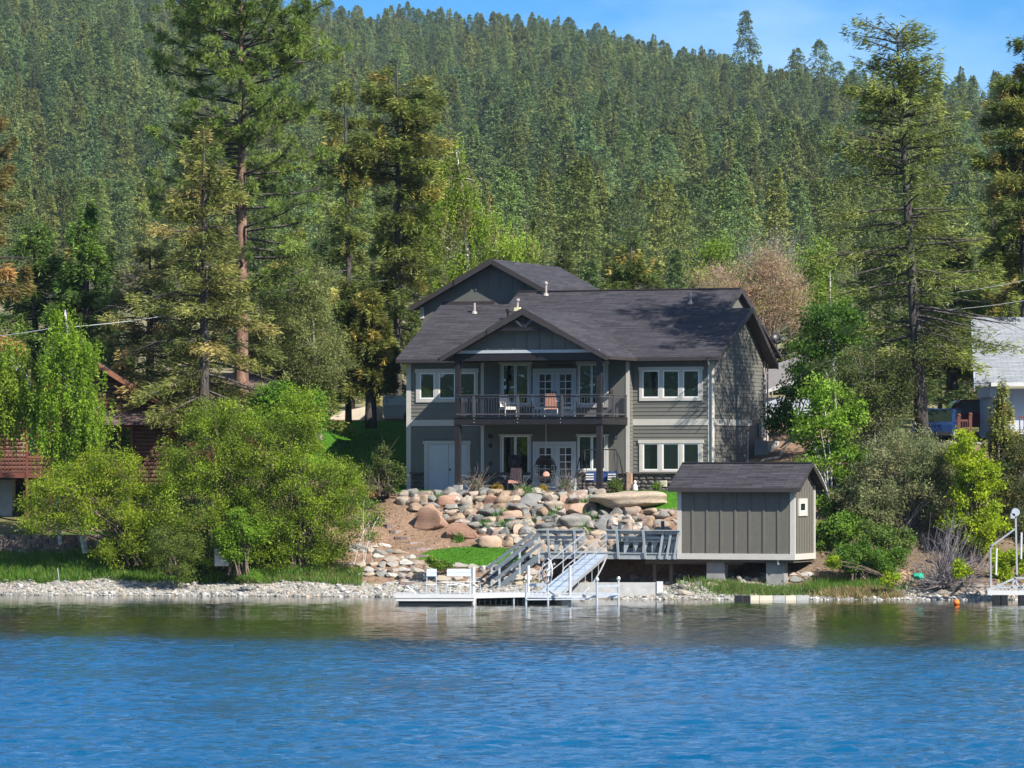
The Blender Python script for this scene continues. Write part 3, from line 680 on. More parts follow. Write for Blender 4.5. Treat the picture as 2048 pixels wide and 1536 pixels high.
zb0, zb1 = Z(850.5, 1340, 0), Z(838, 1340, 0)      # belly band
zst = Z(947, 1340, 0)                               # top of the stone veneer
tri = .10
siding(XB1 + .02, XR - .2, zst + .08, zb0, 0); siding(XB1 + .02, XR - .2, zb1, ZE - .05, 0)
xdl, xdr = hx(849, 0), hx(941, 0); zdt = Z(882.6, 895, 0)
siding(XL + .18, XB0 + .1, zst + .05, zb0, 0, skip=((xdl, xdr, 0, zdt),)); siding(XL + .18, XB0 + .1, zb1, ZE - .05, 0)
def sc(z):
    y0, y1 = .12, 7.55
    if z > ZE + .05: y0 = max(y0, (z - ZE) / PIT - .6 + .35)
    if z > ZE + .2: y1 = min(y1, 7.75 - (z - ZE - .2) / .66)
    if z < zb0 - 1.0: y1 = 5.2
    return y0, y1
siding(0, 0, ZG + .02, zb0, 0, True, sc); siding(0, 0, zb1, ZE + 2.35, 0, True, sc)
# side return of the bump-out, lit by the sun
mb = MB(); z = zst
me = course_mesh(1.0)
while z < ZE - .1:
    link('siding_board', me, H, (XB1, YB + .02, z), (0, 0, pi / 2), (-YB - .02, .8, 1)); z += EXP
# trim boards
T = []
def trim(x0, x1, z0, z1, y, t=.045, nm='trim_board', mat='trim', parent=H):
    mb = MB(); mb.box(x0, x1, y - t, y, z0, z1); return part(mb, nm, mat, parent)
trim(XR - .21, XR + .045, ZG, ZE - .05, 0); mb = MB(); mb.box(XR, XR + .045, .002, .14, ZG, ZE + .1); part(mb, 'trim_board', 'trim')
mb = MB(); mb.box(XR, XR + .045, 7.5, 7.72, ZG + 2.4, ZE + .1); part(mb, 'trim_board', 'trim')
trim(XL - .04, XL + .18, ZG, ZE - .05, 0); trim(XB1 + .02, XR - .21, zb0, zb1, 0, .05); trim(XL + .18, XB0, zb0, zb1, 0, .05)
mb = MB(); mb.box(XR, XR + .05, .14, 5.6, zb0, zb1); part(mb, 'trim_board', 'trim')
mb = MB(); mb.box(XR, XR + .05, 4.9, 5.1, ZG + 1.2, zb0 - .3); part(mb, 'trim_board', 'trim')
trim(XB0 - .02, XB0 + .14, zst - .02, ZE - .1, YB); trim(XB1 - .14, XB1 + .02, zst - .02, ZE - .1, YB)
# board and batten front of the bump-out
def battens(x0, x1, z0, z1, y, sp=.41, w=.05, mat='batten'):
    x = x0 + sp * .5; mb = MB(); mb.box(-w / 2, w / 2, -.045, -.02, 0, 1); me = mb.mesh('batten', M[mat])
    while x < x1:
        zt = z1(x) if callable(z1) else z1
        if zt - z0 > .05: link('batten', me, H, (x, y, z0), sc=(1, 1, zt - z0))
        x += sp
mb = MB(); mb.box(XB0 + .14, XB1 - .14, YB - .02, YB, ZG, ZE - .1); part(mb, 'panel', 'batten')
# windows and doors
def window(px0, px1, py0, py1, y, panes, pyg, mat='glass', head=True, fw=5.5):
    """px/py are the outer trim, panes is a list of glazed px ranges"""
    x0, x1 = hx(px0, y), hx(px1, y); pm = (px0 + px1) / 2; z0, z1 = Z(py1, pm, y), Z(py0, pm, y); zg0, zg1 = Z(pyg[1], pm, y), Z(pyg[0], pm, y)
    e = [(hx(a, y), hx(b, y)) for a, b in panes]; v = .055
    f = MB(); t = .075; gx = [x0] + [q for a, b in e for q in (a - v, b + v)] + [x1]
    f.box(x0, x1, y - t, y, z0, zg0 - v); f.box(x0 - (.05 if head else 0), x1 + (.05 if head else 0), y - t - .015, y, zg1 + v, z1)
    for i in range(0, len(gx), 2): f.box(gx[i], gx[i + 1], y - t, y, zg0 - v, zg1 + v)
    w = part(f, 'window', 'trim')
    for a, b in e:
        s = MB(); t2 = .062
        s.box(a - v, b + v, y - t2, y - .002, zg0 - v, zg0); s.box(a - v, b + v, y - t2, y - .002, zg1, zg1 + v)
        s.box(a - v, a, y - t2, y - .002, zg0, zg1); s.box(b, b + v, y - t2, y - .002, zg0, zg1); part(s, 'sash', 'vinyl', w)
        g = MB(); g.box(a, b, y - .050, y - .038, zg0, zg1); part(g, 'pane', mat, w)
    return w
window(1279.5, 1406, 733.6, 801.6, 0, [(1288, 1317), (1329, 1357), (1369, 1397)], (743, 793))
window(1279.5, 1406, 879.5, 947, 0, [(1289, 1316), (1328, 1357), (1369, 1397)], (889, 938), 'glass_calm')
window(833, 957, 737.5, 804.5, 0, [(843, 868), (881, 909), (921, 949)], (748, 795))
window(1001, 1063, 722, 815, YB, [(1008, 1029), (1034, 1056)], (731, 806))
window(1155, 1217, 722, 815, YB, [(1161, 1182), (1186, 1208)], (731, 806))
window(1001, 1063, 868, 959, YB, [(1008, 1029), (1034, 1056)], (874, 951), 'glass_calm')
window(1155, 1217, 868, 945, YB, [(1160, 1182), (1187, 1209)], (874, 937), 'glass_calm')
def french(py0, pyt, py1, pg0, pg1, mat):
    y = YB; pm = 1110; z1, zt, z0 = Z(py0, pm, y), Z(pyt, pm, y), Z(py1, pm, y)
    x0, x1 = hx(1066, y), hx(1153, y); d0, dm, d1 = hx(1072.5, y), hx(1109.5, y), hx(1147, y)
    f = MB(); f.box(x0, d0, y - .06, y, z0, z1); f.box(d1, x1, y - .06, y, z0, z1); f.box(d0, d1, y - .06, y, zt, z1); fr = part(f, 'door_frame', 'door')
    for (a, b, ga, gb) in ((d0, dm - .008, hx(1079.5, y), hx(1102.5, y)), (dm + .008, d1, hx(1120, y), hx(1143, y))):
        zz0, zz1 = Z(pg1, pm, y), Z(pg0, pm, y)
        l = MB(); t = .045; l.box(a, ga, y - t, y - .003, z0 + .02, zt - .01); l.box(gb, b, y - t, y - .003, z0 + .02, zt - .01)
        l.box(ga, gb, y - t, y - .003, z0 + .02, zz0); l.box(ga, gb, y - t, y - .003, zz1, zt - .01); d = part(l, 'door', 'door')
        cw, rh = (gb - ga) / 2, (zz1 - zz0) / 5
        for i in range(2):
            for j in range(5):
                g = MB(); g.box(ga + cw * i + .018, ga + cw * (i + 1) - .018, y - .02, y - .008, zz0 + rh * j + .018, zz0 + rh * (j + 1) - .018); part(g, 'pane', mat, d)
        mu = MB(); mu.box(ga + cw - .018, ga + cw + .018, y - .04, y - .006, zz0, zz1)
        for j in range(6): mu.box(ga, gb, y - .038, y - .006, zz0 + rh * j - .018, zz0 + rh * j + .018)
        part(mu, 'muntin', 'vinyl', d)
        hd = MB(); hd.box((b if a == d0 else a) + (-.09 if a == d0 else .05), (b if a == d0 else a) + (-.05 if a == d0 else .09), y - .1, y - .046, z0 + .95, z0 + 1.15); part(hd, 'handle', 'dark_metal', d)
    return fr
french(737, 743, 833, 748, 822, 'glass'); french(883, 890, 982, 895, 967, 'glass_calm')
# storage double door under the left wing
y = 0; f = MB(); z0 = ZG + .02; x0, x1 = xdl, xdr; xi0, xi1 = hx(858, 0), hx(934, 0); zt = Z(889, 895, 0)
f.box(x0, xi0, -.06, 0, z0, zdt); f.box(xi1, x1, -.06, 0, z0, zdt); f.box(xi0, xi1, -.06, 0, zt, zdt); f.box(x0 - .05, x1 + .05, -.08, -.061, zt + .02, zdt + .02); part(f, 'door_frame', 'trim')
xm = hx(898, 0)
for a, b in ((xi0, xm - .006), (xm + .006, xi1)):
    d = MB(); d.box(a + .01, b, -.04, -.004, z0, zt - .01); d = part(d, 'door', 'door')
    g = MB(); w = (b - a)
    for q in (.14, .86): g.box(a + w * q - .05, a + w * q + .05, -.052, -.041, z0 + .1, zt - .1)
    part(g, 'stile', 'door', d)
kb = MB(); kx = hx(901, 0); kb.lathe([(0, 0), (.045, .01), (.05, .04), (.03, .07), (0, .08)], (0, 0, 0), 10); o = part(kb, 'knob', 'dark_metal'); o.location = (kx, -.04, Z(939, 900, 0)); o.rotation_euler = (pi / 2, 0, 0)
# stone veneer along the foot of the walls
ven = [rock_mesh(400 + i, 1, 5, 'veneer', .03) for i in range(5)]
def veneer(x0, x1, y, z0, z1):
    z = z0
    while z < z1 - .05:
        h = random.uniform(.14, .22); x = x0
        while x < x1 - .05:
            w = min(random.uniform(.22, .5), x1 - x); link('veneer_stone', random.choice(ven), H, (x + w / 2, y - .02, z + h / 2), (0, 0, 0), (w / 1.72, .09, h / 1.7)); x += w
        z += h
    mb = MB(); mb.box(x0, x1, y - .16, y, z1, z1 + .07); part(mb, 'stone_cap', 'veneer')
veneer(XB1 + .05, XR - .2, -.02, ZG, zst); veneer(XL + .18, xdl, -.02, ZG, zst); veneer(xdr, XB0, -.02, ZG, zst)
veneer(XB0, hx(1062, YB), YB - .02, ZG, zst - .02); veneer(hx(1155, YB), XB1, YB - .02, ZG, zst)
mb = MB(); mb.box(hx(1254, YB - .25), hx(1263.5, YB - .25), YB - .30, YB - .14, ZG, zst + .02); part(mb, 'lit_wainscot_end', 'rock_pink')  # end of the wainscot, its sunlit tone put in as pink stone
# roofs
def slab(name, poly, th=.16, mat='roof', parent=H):
    mb = MB(); mb.extr(poly, (0, 0, -th)); o = part(mb, name, mat, parent); roof_uv(o); return o
xe0, xe1 = hx(793.5, -.6), hx(1437, -.6)
xBr, xAr = xe1, xe1 - 1.2; xAl = hx(1037, yA); zA = zw(yA); zB = zw(yB); zL = zw(yL)
slab('roof', [(xe0, -.6, ZE), (xe1, -.6, ZE), (xe1, yB, zB), (xAl - .0, yB, zB), (xAl, yL, zL), (xe0, yL, zL)])
slab('roof', [(xAl, yB + .001, zB + .0005), (xAr, yB + .001, zB + .0005), (xAr, yA, zA), (xAl, yA, zA)])
slab('roof', [(xAl, yA, zA), (xAr, yA, zA), (xAr, yA + 6.2, zA - 6.2 * PIT), (xAl, yA + 6.2, zA - 6.2 * PIT)])
slab('roof', [(xAr - 3, yB, zB), (xBr, yB, zB), (xBr, 8.15, zB - (8.15 - yB) * .66), (xAr - 3, 8.15, zB - (8.15 - yB) * .66)])
slab('roof', [(xe0, yL, zL), (xAl, yL, zL), (xAl, yL + 5, zL - 2.4), (xe0, yL + 5, zL - 2.4)])
# ridge caps
def beam_h(p, q, w, h, name, mat, parent=H): mb = MB(); mb.beam(p, q, w, h); return part(mb, name, mat, parent)
o = beam_h((xAl, yA, zA + .01), (xAr, yA, zA + .01), .26, .05, 'ridge_cap', 'fascia')
# rake boards on the right gables
def rake(pts, x, h=.22, t=.05, name='rake_board'):
    for (y0, z0), (y1, z1) in pts:
        mb = MB(); mb.extr([(x, y0, z0 + .02), (x, y1, z1 + .02), (x, y1, z1 - h), (x, y0, z0 - h)], (t, 0, 0)); part(mb, name, 'fascia')
rake([((-.6, ZE), (yB, zB)), ((yB, zB), (8.15, zB - (8.15 - yB) * .66))], xBr)
rake([((yB, zB + .0), (yA, zA)), ((yA, zA), (8.5, zA - 2.15 * PIT))], xAr)
rake([((-.6, ZE), (yL, zL))], xe0 - .05)
# soffit of the deep right overhang and the gable triangle
mb = MB(); mb.extr([(XR + .05, yB, zB - .19), (xBr, yB, zB - .19), (xBr, 8.1, zB - .19 - (8.1 - yB) * .66), (XR + .05, 8.1, zB - .19 - (8.1 - yB) * .66)], (0, 0, -.03)); part(mb, 'soffit', 'fascia')
mb = MB(); mb.box(XR + .02, xBr - .02, 1.2, 1.4, ZE + .62, ZE + .8); part(mb, 'lookout_beam', 'fascia')
mb = MB(); mb.box(xe0, xe1, -.72, -.602, ZE - .17, ZE - .01); part(mb, 'gutter', 'fascia')
mb = MB(); mb.box(xe0 + .1, XB0, -.6, 0, ZE - .19, ZE - .165); mb.box(XB1, xe1 - .1, -.6, 0, ZE - .19, ZE - .165); part(mb, 'soffit', 'fascia')
for sx, x in ((0, XL + .05), (1, XR + .02)):
    mb = MB(); mb.tube([(x, -.66, ZE - .17), (x, -.62, ZE - .32), (x, -.09, ZE - .6), (x, -.09, ZG + .1)] if sx else [(x - .12, -.66, ZE - .17), (x - .14, -.5, ZE - .36), (x - .08, -.08, ZE - .6)], .04, 6); part(mb, 'downspout', 'trim')
mb = MB(); mb.tube([(XR + .12, 7.75, ZE + .05), (XR + .1, 7.8, ZE - .3), (XR + .1, 7.8, ZG + 2.3)], .04, 6); part(mb, 'downspout', 'trim')
# rear gable wing
yG = yA + .62; xg = hx(983, yG - .5); zg = Z(518, 983, yG - .5); hwG = (hx(983, yG - .5) - hx(822, yG - .5)); pG = .53; LG = 8.6
zge = zg - hwG * pG
for sgn in (-1, 1):
    slab('roof', [(xg, yG - .55, zg), (xg + sgn * hwG, yG - .55, zge), (xg + sgn * hwG, yG + LG, zge), (xg, yG + LG, zg)])
    mb = MB(); mb.extr([(xg, yG - .56, zg + .02), (xg + sgn * hwG, yG - .56, zge + .02), (xg + sgn * hwG, yG - .56, zge - .24), (xg, yG - .56, zg - .24)], (0, -.05, 0)); part(mb, 'rake_board', 'fascia')
mb = MB(); q = .45 * hwG; mb.extr([(xg, yG - .615, zg + .04), (xg - q, yG - .615, zg - q * pG + .04), (xg - q, yG - .615, zg - q * pG - .27), (xg, yG - .615, zg - .27)], (0, -.04, 0)); part(mb, 'rake_board', 'fascia')
xw0 = hx(842, yG); mb = MB(); mb.extr([(xw0, yG, ZG), (2 * xg - xw0, yG, ZG), (2 * xg - xw0, yG, zg - (xg - xw0) * pG - .17), (xg, yG, zg - .17), (xw0, yG, zg - (xg - xw0) * pG - .17)], (0, LG - .6, 0)); part(mb, 'gable_wall', 'batten')
battens(xw0 + .1, 2 * xg - xw0, zw(yG) - .2, lambda x: zg - abs(x - xg) * pG - .2, yG, .61, .07)
mb = MB(); mb.box(xw0 - .03, xw0 + .16, yG - .05, yG, zw(yG) - 1.5, zg - (xg - xw0) * pG - .2); part(mb, 'trim_board', 'trim')
mb = MB(); mb.box(hx(884, yG), hx(990, yG), yG - .05, yG, zL + .05, zL + .24); part(mb, 'flashing', 'fascia')
# porch gable roof over the balcony
yP = YD - .5; xp = hx(1046, yP); zp = Z(617.5, 1046, yP); hwP = 4.02; pP = .535; zpe = zp - hwP * pP
yjn = (zp - ZE) / PIT - .6
for sgn in (-1, 1):
    slab('roof', [(xp, yP, zp), (xp + sgn * hwP, yP, zpe), (xp + sgn * hwP, -.55, zpe + .02), (xp, yjn, zp)])
    mb = MB(); mb.extr([(xp, yP, zp + .02), (xp + sgn * hwP, yP, zpe + .02), (xp + sgn * hwP, yP, zpe - .22), (xp, yP, zp - .24)], (0, -.05, 0)); part(mb, 'rake_board', 'fascia')
    mb = MB(); mb.box(xp + sgn * hwP - (.0 if sgn > 0 else .12), xp + sgn * hwP + (.12 if sgn > 0 else 0), yP, -.62, zpe - .15, zpe - .01); part(mb, 'gutter', 'fascia')
mb = MB(); q0, q1 = .03, .42 * hwP * 1.0; mb.extr([(xp, yP - .055, zp + .05), (xp - 1.7, yP - .055, zp - 1.7 * pP + .05), (xp - 1.7, yP - .055, zp - 1.7 * pP - .25), (xp, yP - .055, zp - .27)], (0, -.04, 0)); part(mb, 'rake_board', 'fascia')
mb = MB(); mb.extr([(xp, yP - .055, zp + .05), (xp + 1.7, yP - .055, zp - 1.7 * pP + .05), (xp + 1.7, yP - .055, zp - 1.7 * pP - .25), (xp, yP - .055, zp - .27)], (0, -.04, 0)); part(mb, 'rake_board', 'fascia')
xq0, xq1 = hx(909, YD), hx(1204, YD); zbt, zbb = Z(706, 1046, YD), Z(721, 1046, YD)
mb = MB(); mb.extr([(xp - 3.55, YD, zbt), (xp + 3.4, YD, zbt), (xp + 3.4, YD, zp - 3.4 * pP - .18), (xp, YD, zp - .18), (xp - 3.55, YD, zp - 3.55 * pP - .18)], (0, .12, 0)); part(mb, 'gable_wall', 'batten')
battens(xp - 3.4, xp + 3.4, zbt + .12, lambda x: zp - abs(x - xp) * pP - .2, YD, .61, .07)
mb = MB(); mb.box(hx(911, YD), hx(1200, YD), YD - .06, YD, zbt, Z(700, 1046, YD)); part(mb, 'trim_board', plain('fascia_blue_grey', (.42, .45, .47), .5, .05))
mb = MB(); mb.box(xq0, xq1, YD - .03, YD + .16, zbb, zbt - .003); part(mb, 'beam', 'dark_wood')
mb = MB(); mb.box(xq0, xq0 + .16, YD + .16, YB, zbb, zbt); mb.box(xq1 - .16, xq1, YD + .16, YB, zbb, zbt); part(mb, 'beam', 'dark_wood')
mb = MB(); mb.box(xq0, xq1, YD + .1, YB, zbt + .003, zbt + .03); part(mb, 'porch_ceiling', 'fascia')
# truss ornament in the peak
zc = Z(658, 1046, yP)
mb = MB(); mb.beam((xp - 1.25, yP + .1, zc), (xp + 1.25, yP + .1, zc), .12, .14); part(mb, 'collar_tie', 'dark_wood')
mb = MB(); mb.beam((xp, yP + .1, zc), (xp, yP + .1, zp - .2), .12, .12, up=(0, 1, 0)); part(mb, 'king_post', 'dark_wood')
for s in (-1, 1): mb = MB(); mb.beam((xp, yP + .1, zc + .06), (xp + s * .42, yP + .1, zc + .42), .1, .1, up=(0, 1, 0)); part(mb, 'strut', 'rail_metal')
# posts
zbm1, zbm0 = Z(835, 1046, YD), Z(849, 1046, YD)
for px in (915.5, 1198.5):
    x = hx(px, YD + .1); mb = MB(); mb.box(x - .11, x + .11, YD + .02, YD + .24, zbm1 + .03, zbb - .003); part(mb, 'porch_post', 'dark_wood')
    mb = MB(); mb.box(x - .12, x + .12, YD + .02, YD + .26, PATIO + .28, zbm0 - .003); p = part(mb, 'porch_post', 'dark_wood')
    mb = MB(); mb.box(x - .17, x + .17, YD - .03, YD + .31, PATIO + .0, PATIO + .277); part(mb, 'post_base', 'dark_wood' if px > 1000 else 'concrete_dark')
# balcony
BAL = MB(); BAL.box(xq0 - .02, xq1 + .02, YD - .02, YD + .05, zbm0, zbm1); bal = part(BAL, 'balcony', 'dark_wood')
def bp(mb, nm, mat): return part(mb, nm, mat, bal)
mb = MB(); mb.box(xq0 - .02, xq0 + .04, YD + .05, YB, zbm0, zbm1); mb.box(xq1 - .04, xq1 + .02, YD + .05, YB, zbm0, zbm1); bp(mb, 'rim_joist', 'dark_wood')
x = xq0 + .3
me = MB(); me.box(-.025, .025, YD + .06, YB - .03, zbm0 + .02, zbm1 - .01); me = me.mesh('joist', M['dark_wood'])
while x < xq1: link('joist', me, bal, (x, 0, 0)); x += .405
y = YD - .06; me = MB(); me.box(xq0 - .06, xq1 + .06, 0, .133, zbm1 + .002, zbm1 + .032); me = me.mesh('deck_board', M['dark_wood'])
while y < YB - .13: link('deck_board', me, bal, (0, y, 0)); y += .139
zr = Z(789.5, 1046, YD); zdk = zbm1 + .032
rail_m = plain('railing_paint', (.065, .062, .066), .5, .2, 6)
me_post = MB(); me_post.box(-.055, .055, -.055, .055, 0, 1); me_post = me_post.mesh('rail_post', rail_m)
xs_r = [hx(p, YD + .03) for p in (913, 948, 1036, 1124.5, 1199)]
for i, x in enumerate(xs_r):
    if 0 < i < 4: link('rail_post', me_post, bal, (x, YD + .03, zdk), sc=(1, 1, zr - zdk + .02))
for y in (YD + 1.65, YB - .12): link('rail_post', me_post, bal, (xq1 - .06, y, zdk), sc=(1, 1, zr - zdk + .02))
for y in (YD + 1.65,): link('rail_post', me_post, bal, (xq0 + .06, y, zdk), sc=(1, 1, zr - zdk + .02))
def rails(p, q):
    for z, w, h in ((zr, .14, .035), (zr - .09, .04, .08), (zdk + .12, .05, .07)):
        mb = MB(); mb.beam((p[0], p[1], z), (q[0], q[1], z), w, h); bp(mb, 'top_rail' if h < .04 else 'rail', rail_m)
    L = math.dist(p, q); n = int(L / .13)
    for i in range(1, n):
        t = i / n; link('baluster', me_bal, bal, (p[0] + (q[0] - p[0]) * t, p[1] + (q[1] - p[1]) * t, zdk + .15), sc=(1, 1, zr - .13 - zdk - .15))
me_bal = MB(); me_bal.tube([(0, 0, 0), (0, 0, 1)], .011, 6); me_bal = me_bal.mesh('baluster', M['rail_metal'])
rails((xq0 + .06, YD + .03), (xq1 - .06, YD + .03)); rails((xq1 - .06, YD + .03), (xq1 - .06, YB)); rails((xq0 + .06, YD + .03), (xq0 + .06, YB))
for px in (948, 1035, 1121):
    for dy in (0, 7):
        mb = MB(); mb.lathe([(0, 0), (.025, .004), (.02, .02), (0, .022)], n=8); o = bp(mb, 'bolt', 'steel'); o.location = (hx(px, YD - .02), YD - .022, Z(838 + dy, px, YD)); o.rotation_euler = (pi / 2, 0, 0)
# patio slab edge
mb = MB(); mb.box(XL + 2.2, XR - 3.0, YD - .85, 0, PATIO - .25, PATIO + .015); part(mb, 'patio', 'concrete_dark')
# roof vents
def vent(px, pyb, pyt, kind):
    y = 0
    for _ in range(25): y = y + ((Z(pyb, px, y) - ZE) / PIT - .6 - y) * .6
    x = hx(px, y); zb = zw(y); zt = Z(pyt, px, y); mb = MB()
    mb.lathe([(.16, -.04), (.12, .05), (.058, .10), (.058, zt - zb - .1 if kind else zt - zb)] + ([(.1, zt - zb - .12), (.09, zt - zb - .05), (0, zt - zb + .02)] if kind else [(0, zt - zb)]), (x, y, zb), 10); part(mb, 'vent_pipe', 'vent')
vent(1092, 590, 563, 1); vent(949, 626, 606, 0); vent(1381, 607, 586, 0)
def flue(px, pyb, pyt, w, y, mat, cap):
    x = hx(px, y); zb, zt = Z(pyb, px, y), Z(pyt, px, y); mb = MB(); mb.lathe([(w, -.6), (w, zt - zb - .12)] + [(w * cap, zt - zb - .12), (w * cap, zt - zb)] + [(0, zt - zb)], (x, y, zb), 12); part(mb, 'chimney_flue', mat)
flue(1019, 632, 618, .13, 2.2, 'fascia', 1.35); flue(1035, 625, 597, .055, 3.0, 'vent', 1.9)
mb = MB(); x = hx(1036, 3.0); mb.extr([(x - .16, 2.85, Z(622, 1036, 3)), (x + .16, 2.85, Z(622, 1036, 3)), (x + .12, 2.85, Z(615, 1036, 3)), (x - .12, 2.85, Z(615, 1036, 3))], (0, .25, 0)); part(mb, 'flue_collar', plain('pale_yellow_metal', (.72, .68, .42), .5, .1))
# satellite dish
xd, yd_, zd = xBr + .12, 7.6, Z(677, 1535, 7.6)
D = thing('satellite_dish', 'dark round satellite dish on the right roof edge of the lake house', 'satellite dish', (0, 0, 0))
wx, wy = hworld(xd, yd_); mb = MB()
mb.lathe([(0, .06), (.12, .05), (.2, .03), (.27, -.02), (.28, -.03), (.2, .0), (0, .03)], n=16); o = mb.build('reflector', M['dark_metal'], D, smooth=True); o.rotation_euler = (radians(78), 0, radians(28)); o.location = (0, 0, 0)
mb = MB(); mb.beam((.02, .05, 0), (.0, .12, -.4), .04, .04); mb.beam((0, -.05, -.2), (.32, -.2, .0), .025, .025); mb.box(.29, .36, -.24, -.17, -.03, .05); mb.build('mount_arm', M['alu'], D)
D.location = (wx, wy, zd)
# small things fixed on or hung under the porch
def on_wall(nm, lab, cat, px, py, y, build, group=None):
    o = thing(nm, lab, cat, (*hworld(hx(px, y), y), Z(py, px, y)), -TH, group); build(o); return o
def b_paddle(o):
    mb = MB(); L = (1144 - 1073) / 41.; mb.tube([(-L / 2 + .62, -.05, -.01), (L / 2, -.05, 0)], .022, 6); mb.beam((L / 2 - .02, -.05, -.06), (L / 2 - .02, -.05, .06), .04, .04, up=(0, 1, 0)); mb.build('shaft', M['dark_wood'], o)
    mb = MB(); mb.extr([(-L / 2, -.06, .0), (-L / 2 + .06, -.06, .09), (-L / 2 + .4, -.06, .08), (-L / 2 + .66, -.06, .02), (-L / 2 + .66, -.06, -.03), (-L / 2 + .4, -.06, -.09), (-L / 2 + .06, -.06, -.09)], (0, .03, 0)); mb.build('blade', M['yellow_wood'], o)
on_wall('paddle', 'dark wooden canoe paddle mounted above the upper french doors', 'paddle', 1108, 730.5, YB - .06, b_paddle)
def b_lamp(o):
    mb = MB(); mb.box(-.05, .05, -.03, 0, -.08, .08); mb.beam((0, -.02, .05), (0, -.14, .07), .025, .025); mb.build('bracket', M['dark_metal'], o)
    mb = MB(); mb.lathe([(.03, .09), (.09, .02), (.1, -.1), (.06, -.12), (0, -.12)], (0, -.16, 0), 8); mb.build('lamp_shade', M['dark_metal'], o)
on_wall('wall_lamp', 'small dark lantern on the wall right of the upper french windows', 'lamp', 1224, 783, YB - .02, b_lamp)
on_wall('wall_lamp', 'small dark lantern high on the wall beside the lower right window', 'lamp', 1233, 874, YB - .02, b_lamp)
on_wall('wall_lamp', 'small dark lantern left of the lower left french window', 'lamp', 982, 872, YB - .02, b_lamp)
def b_hook(o): mb = MB(); mb.box(-.05, .05, -.05, 0, -.1, .1); mb.box(-.08, .02, -.07, -.05, -.05, .05); mb.build('box', M['dark_metal'], o)
on_wall('wall_box', 'little dark box fixed low on the wall below the left lantern', 'wall box', 982, 927, YB - .02, b_hook)
on_wall('wall_box', 'thermometer-like dark plate fixed on the wall under the left lantern', 'wall plate', 981, 891, YB - .02, b_hook)
# balcony chairs
def chair(label, px, Ypl, rz, matf, z, w=.62, name='armchair', group='chairs on the balcony'):
    o = thing(name, label, 'armchair', (*hworld(hx(px, Ypl), Ypl), z), rz - TH, group); fr = M['white']
    mb = MB(); mb.box(-w / 2 + .05, w / 2 - .05, -.28, .26, .34, .47); mb.build('seat', matf, o)
    mb = MB(); mb.extr([(-w / 2 + .04, .22, .45), (w / 2 - .04, .22, .45), (w / 2 - .08, .36, 1.02), (-w / 2 + .08, .36, 1.02)], (0, .09, .02)); mb.build('backrest', matf, o)
    for s in (-1, 1):
        mb = MB(); mb.tube([(s * w / 2, -.28, .3), (s * w / 2, -.3, .62), (s * w / 2, .1, .64), (s * (w / 2 - .03), .33, .7)], .025, 6); mb.build('armrest', fr, o)
        for y_ in (-.26, .3): mb = MB(); mb.tube([(s * (w / 2 - .02), y_, 0), (s * (w / 2 - .02), y_ * .9, .38)], .022, 6); mb.build('leg', fr, o)
    return o
chair('cream armchair on the balcony between the left and middle rail posts', 1016, YD + 1.0, .9, M['cushion'], zdk)
chair('pink plaid backed armchair standing left of the right middle rail post', 1104, YD + .8, pi + .2, M['plaid'], zdk)
chair('tan wicker armchair standing right of the right middle rail post', 1137, YD + 1.2, -1.2, M['cushion'], zdk)
chair('low wicker armchair behind the balusters left of the plaid chair', 1080, YD + 1.7, 2.0, M['cushion'], zdk)
t = thing('balcony_table', 'low dark table between the armchairs on the balcony', 'table', (*hworld(hx(1058, YD + 1.7), YD + 1.7), zdk), -TH)
mb = MB(); mb.box(-.5, .5, -.3, .3, .42, .46); mb.build('table_top', M['log_dark'], t)
for a in (-.42, .42):
    for b_ in (-.24, .24): mb = MB(); mb.box(a - .025, a + .025, b_ - .025, b_ + .025, 0, .419); mb.build('leg', M['dark_metal'], t)
# hanging egg chair
yc = YD + 1.2; xc, ycw = hworld(hx(1092, yc), yc); zt = zbm0 + .05
e = thing('hanging_egg_chair', 'dark wicker hanging egg chair with a pink cushion under the balcony', 'hanging chair', (xc, ycw, PATIO + .35), -TH)
mb = MB(); mb.tube([(0, 0, 1.25), (0, 0, zt - PATIO - .35)], .015, 6); mb.build('chain', M['white'], e)
mb = MB()
for a in (-.42, .42, 0.2):
    pts = [(a * sin(t), -.38 * sin(t) * 0 + .18 - .55 * max(0, cos(t * .5)) * .4, .62 + .62 * -cos(t)) for t in np.linspace(0, pi, 12)]
    mb.tube([(a * sin(t), .1, .62 - .62 * cos(t)) for t in np.linspace(0, pi, 12)], .02, 6)
mb.tube([(.48 * sin(t), -.25 + .0 * t, .62 - .5 * cos(t)) for t in np.linspace(0, 2 * pi, 22)], .026, 6); mb.build('frame', M['wicker'], e)
mb = MB(); th = np.linspace(.1, pi - .1, 9)
for i in range(9):
    z_ = .12 + .5 * i / 8 * 2; r = .46 * sqrt(max(.05, 1 - ((z_ - .62) / .62) ** 2)); mb.tube([(r * cos(t), -.15 + .5 * r * 1.1 * sin(t) , z_) for t in th], .018, 4)
mb.build('shell', M['wicker'], e)
mb = MB(); nu, nv = 13, 7; U = np.linspace(-.25, pi + .25, nu); Vv = np.linspace(.62, 1.25, nv)
pv = [(.47 * sqrt(max(0, 1 - ((z_ - .62) / .64) ** 2)) * cos(u), -.12 + .47 * sqrt(max(0, 1 - ((z_ - .62) / .64) ** 2)) * sin(u) - .25 * (z_ - .62), z_) for z_ in Vv for u in U]
mb.add(pv, [(r_ * nu + q_, r_ * nu + q_ + 1, (r_ + 1) * nu + q_ + 1, (r_ + 1) * nu + q_) for r_ in range(2, nv - 1) for q_ in range(nu - 1)]); mb.build('hood', M['wicker'], e)
mb = MB(); mb.extr([(-.3, -.28, .2), (.3, -.28, .2), (.26, .22, .26), (-.26, .22, .26)], (0, 0, .12)); mb.build('seat', M['wicker'], e)
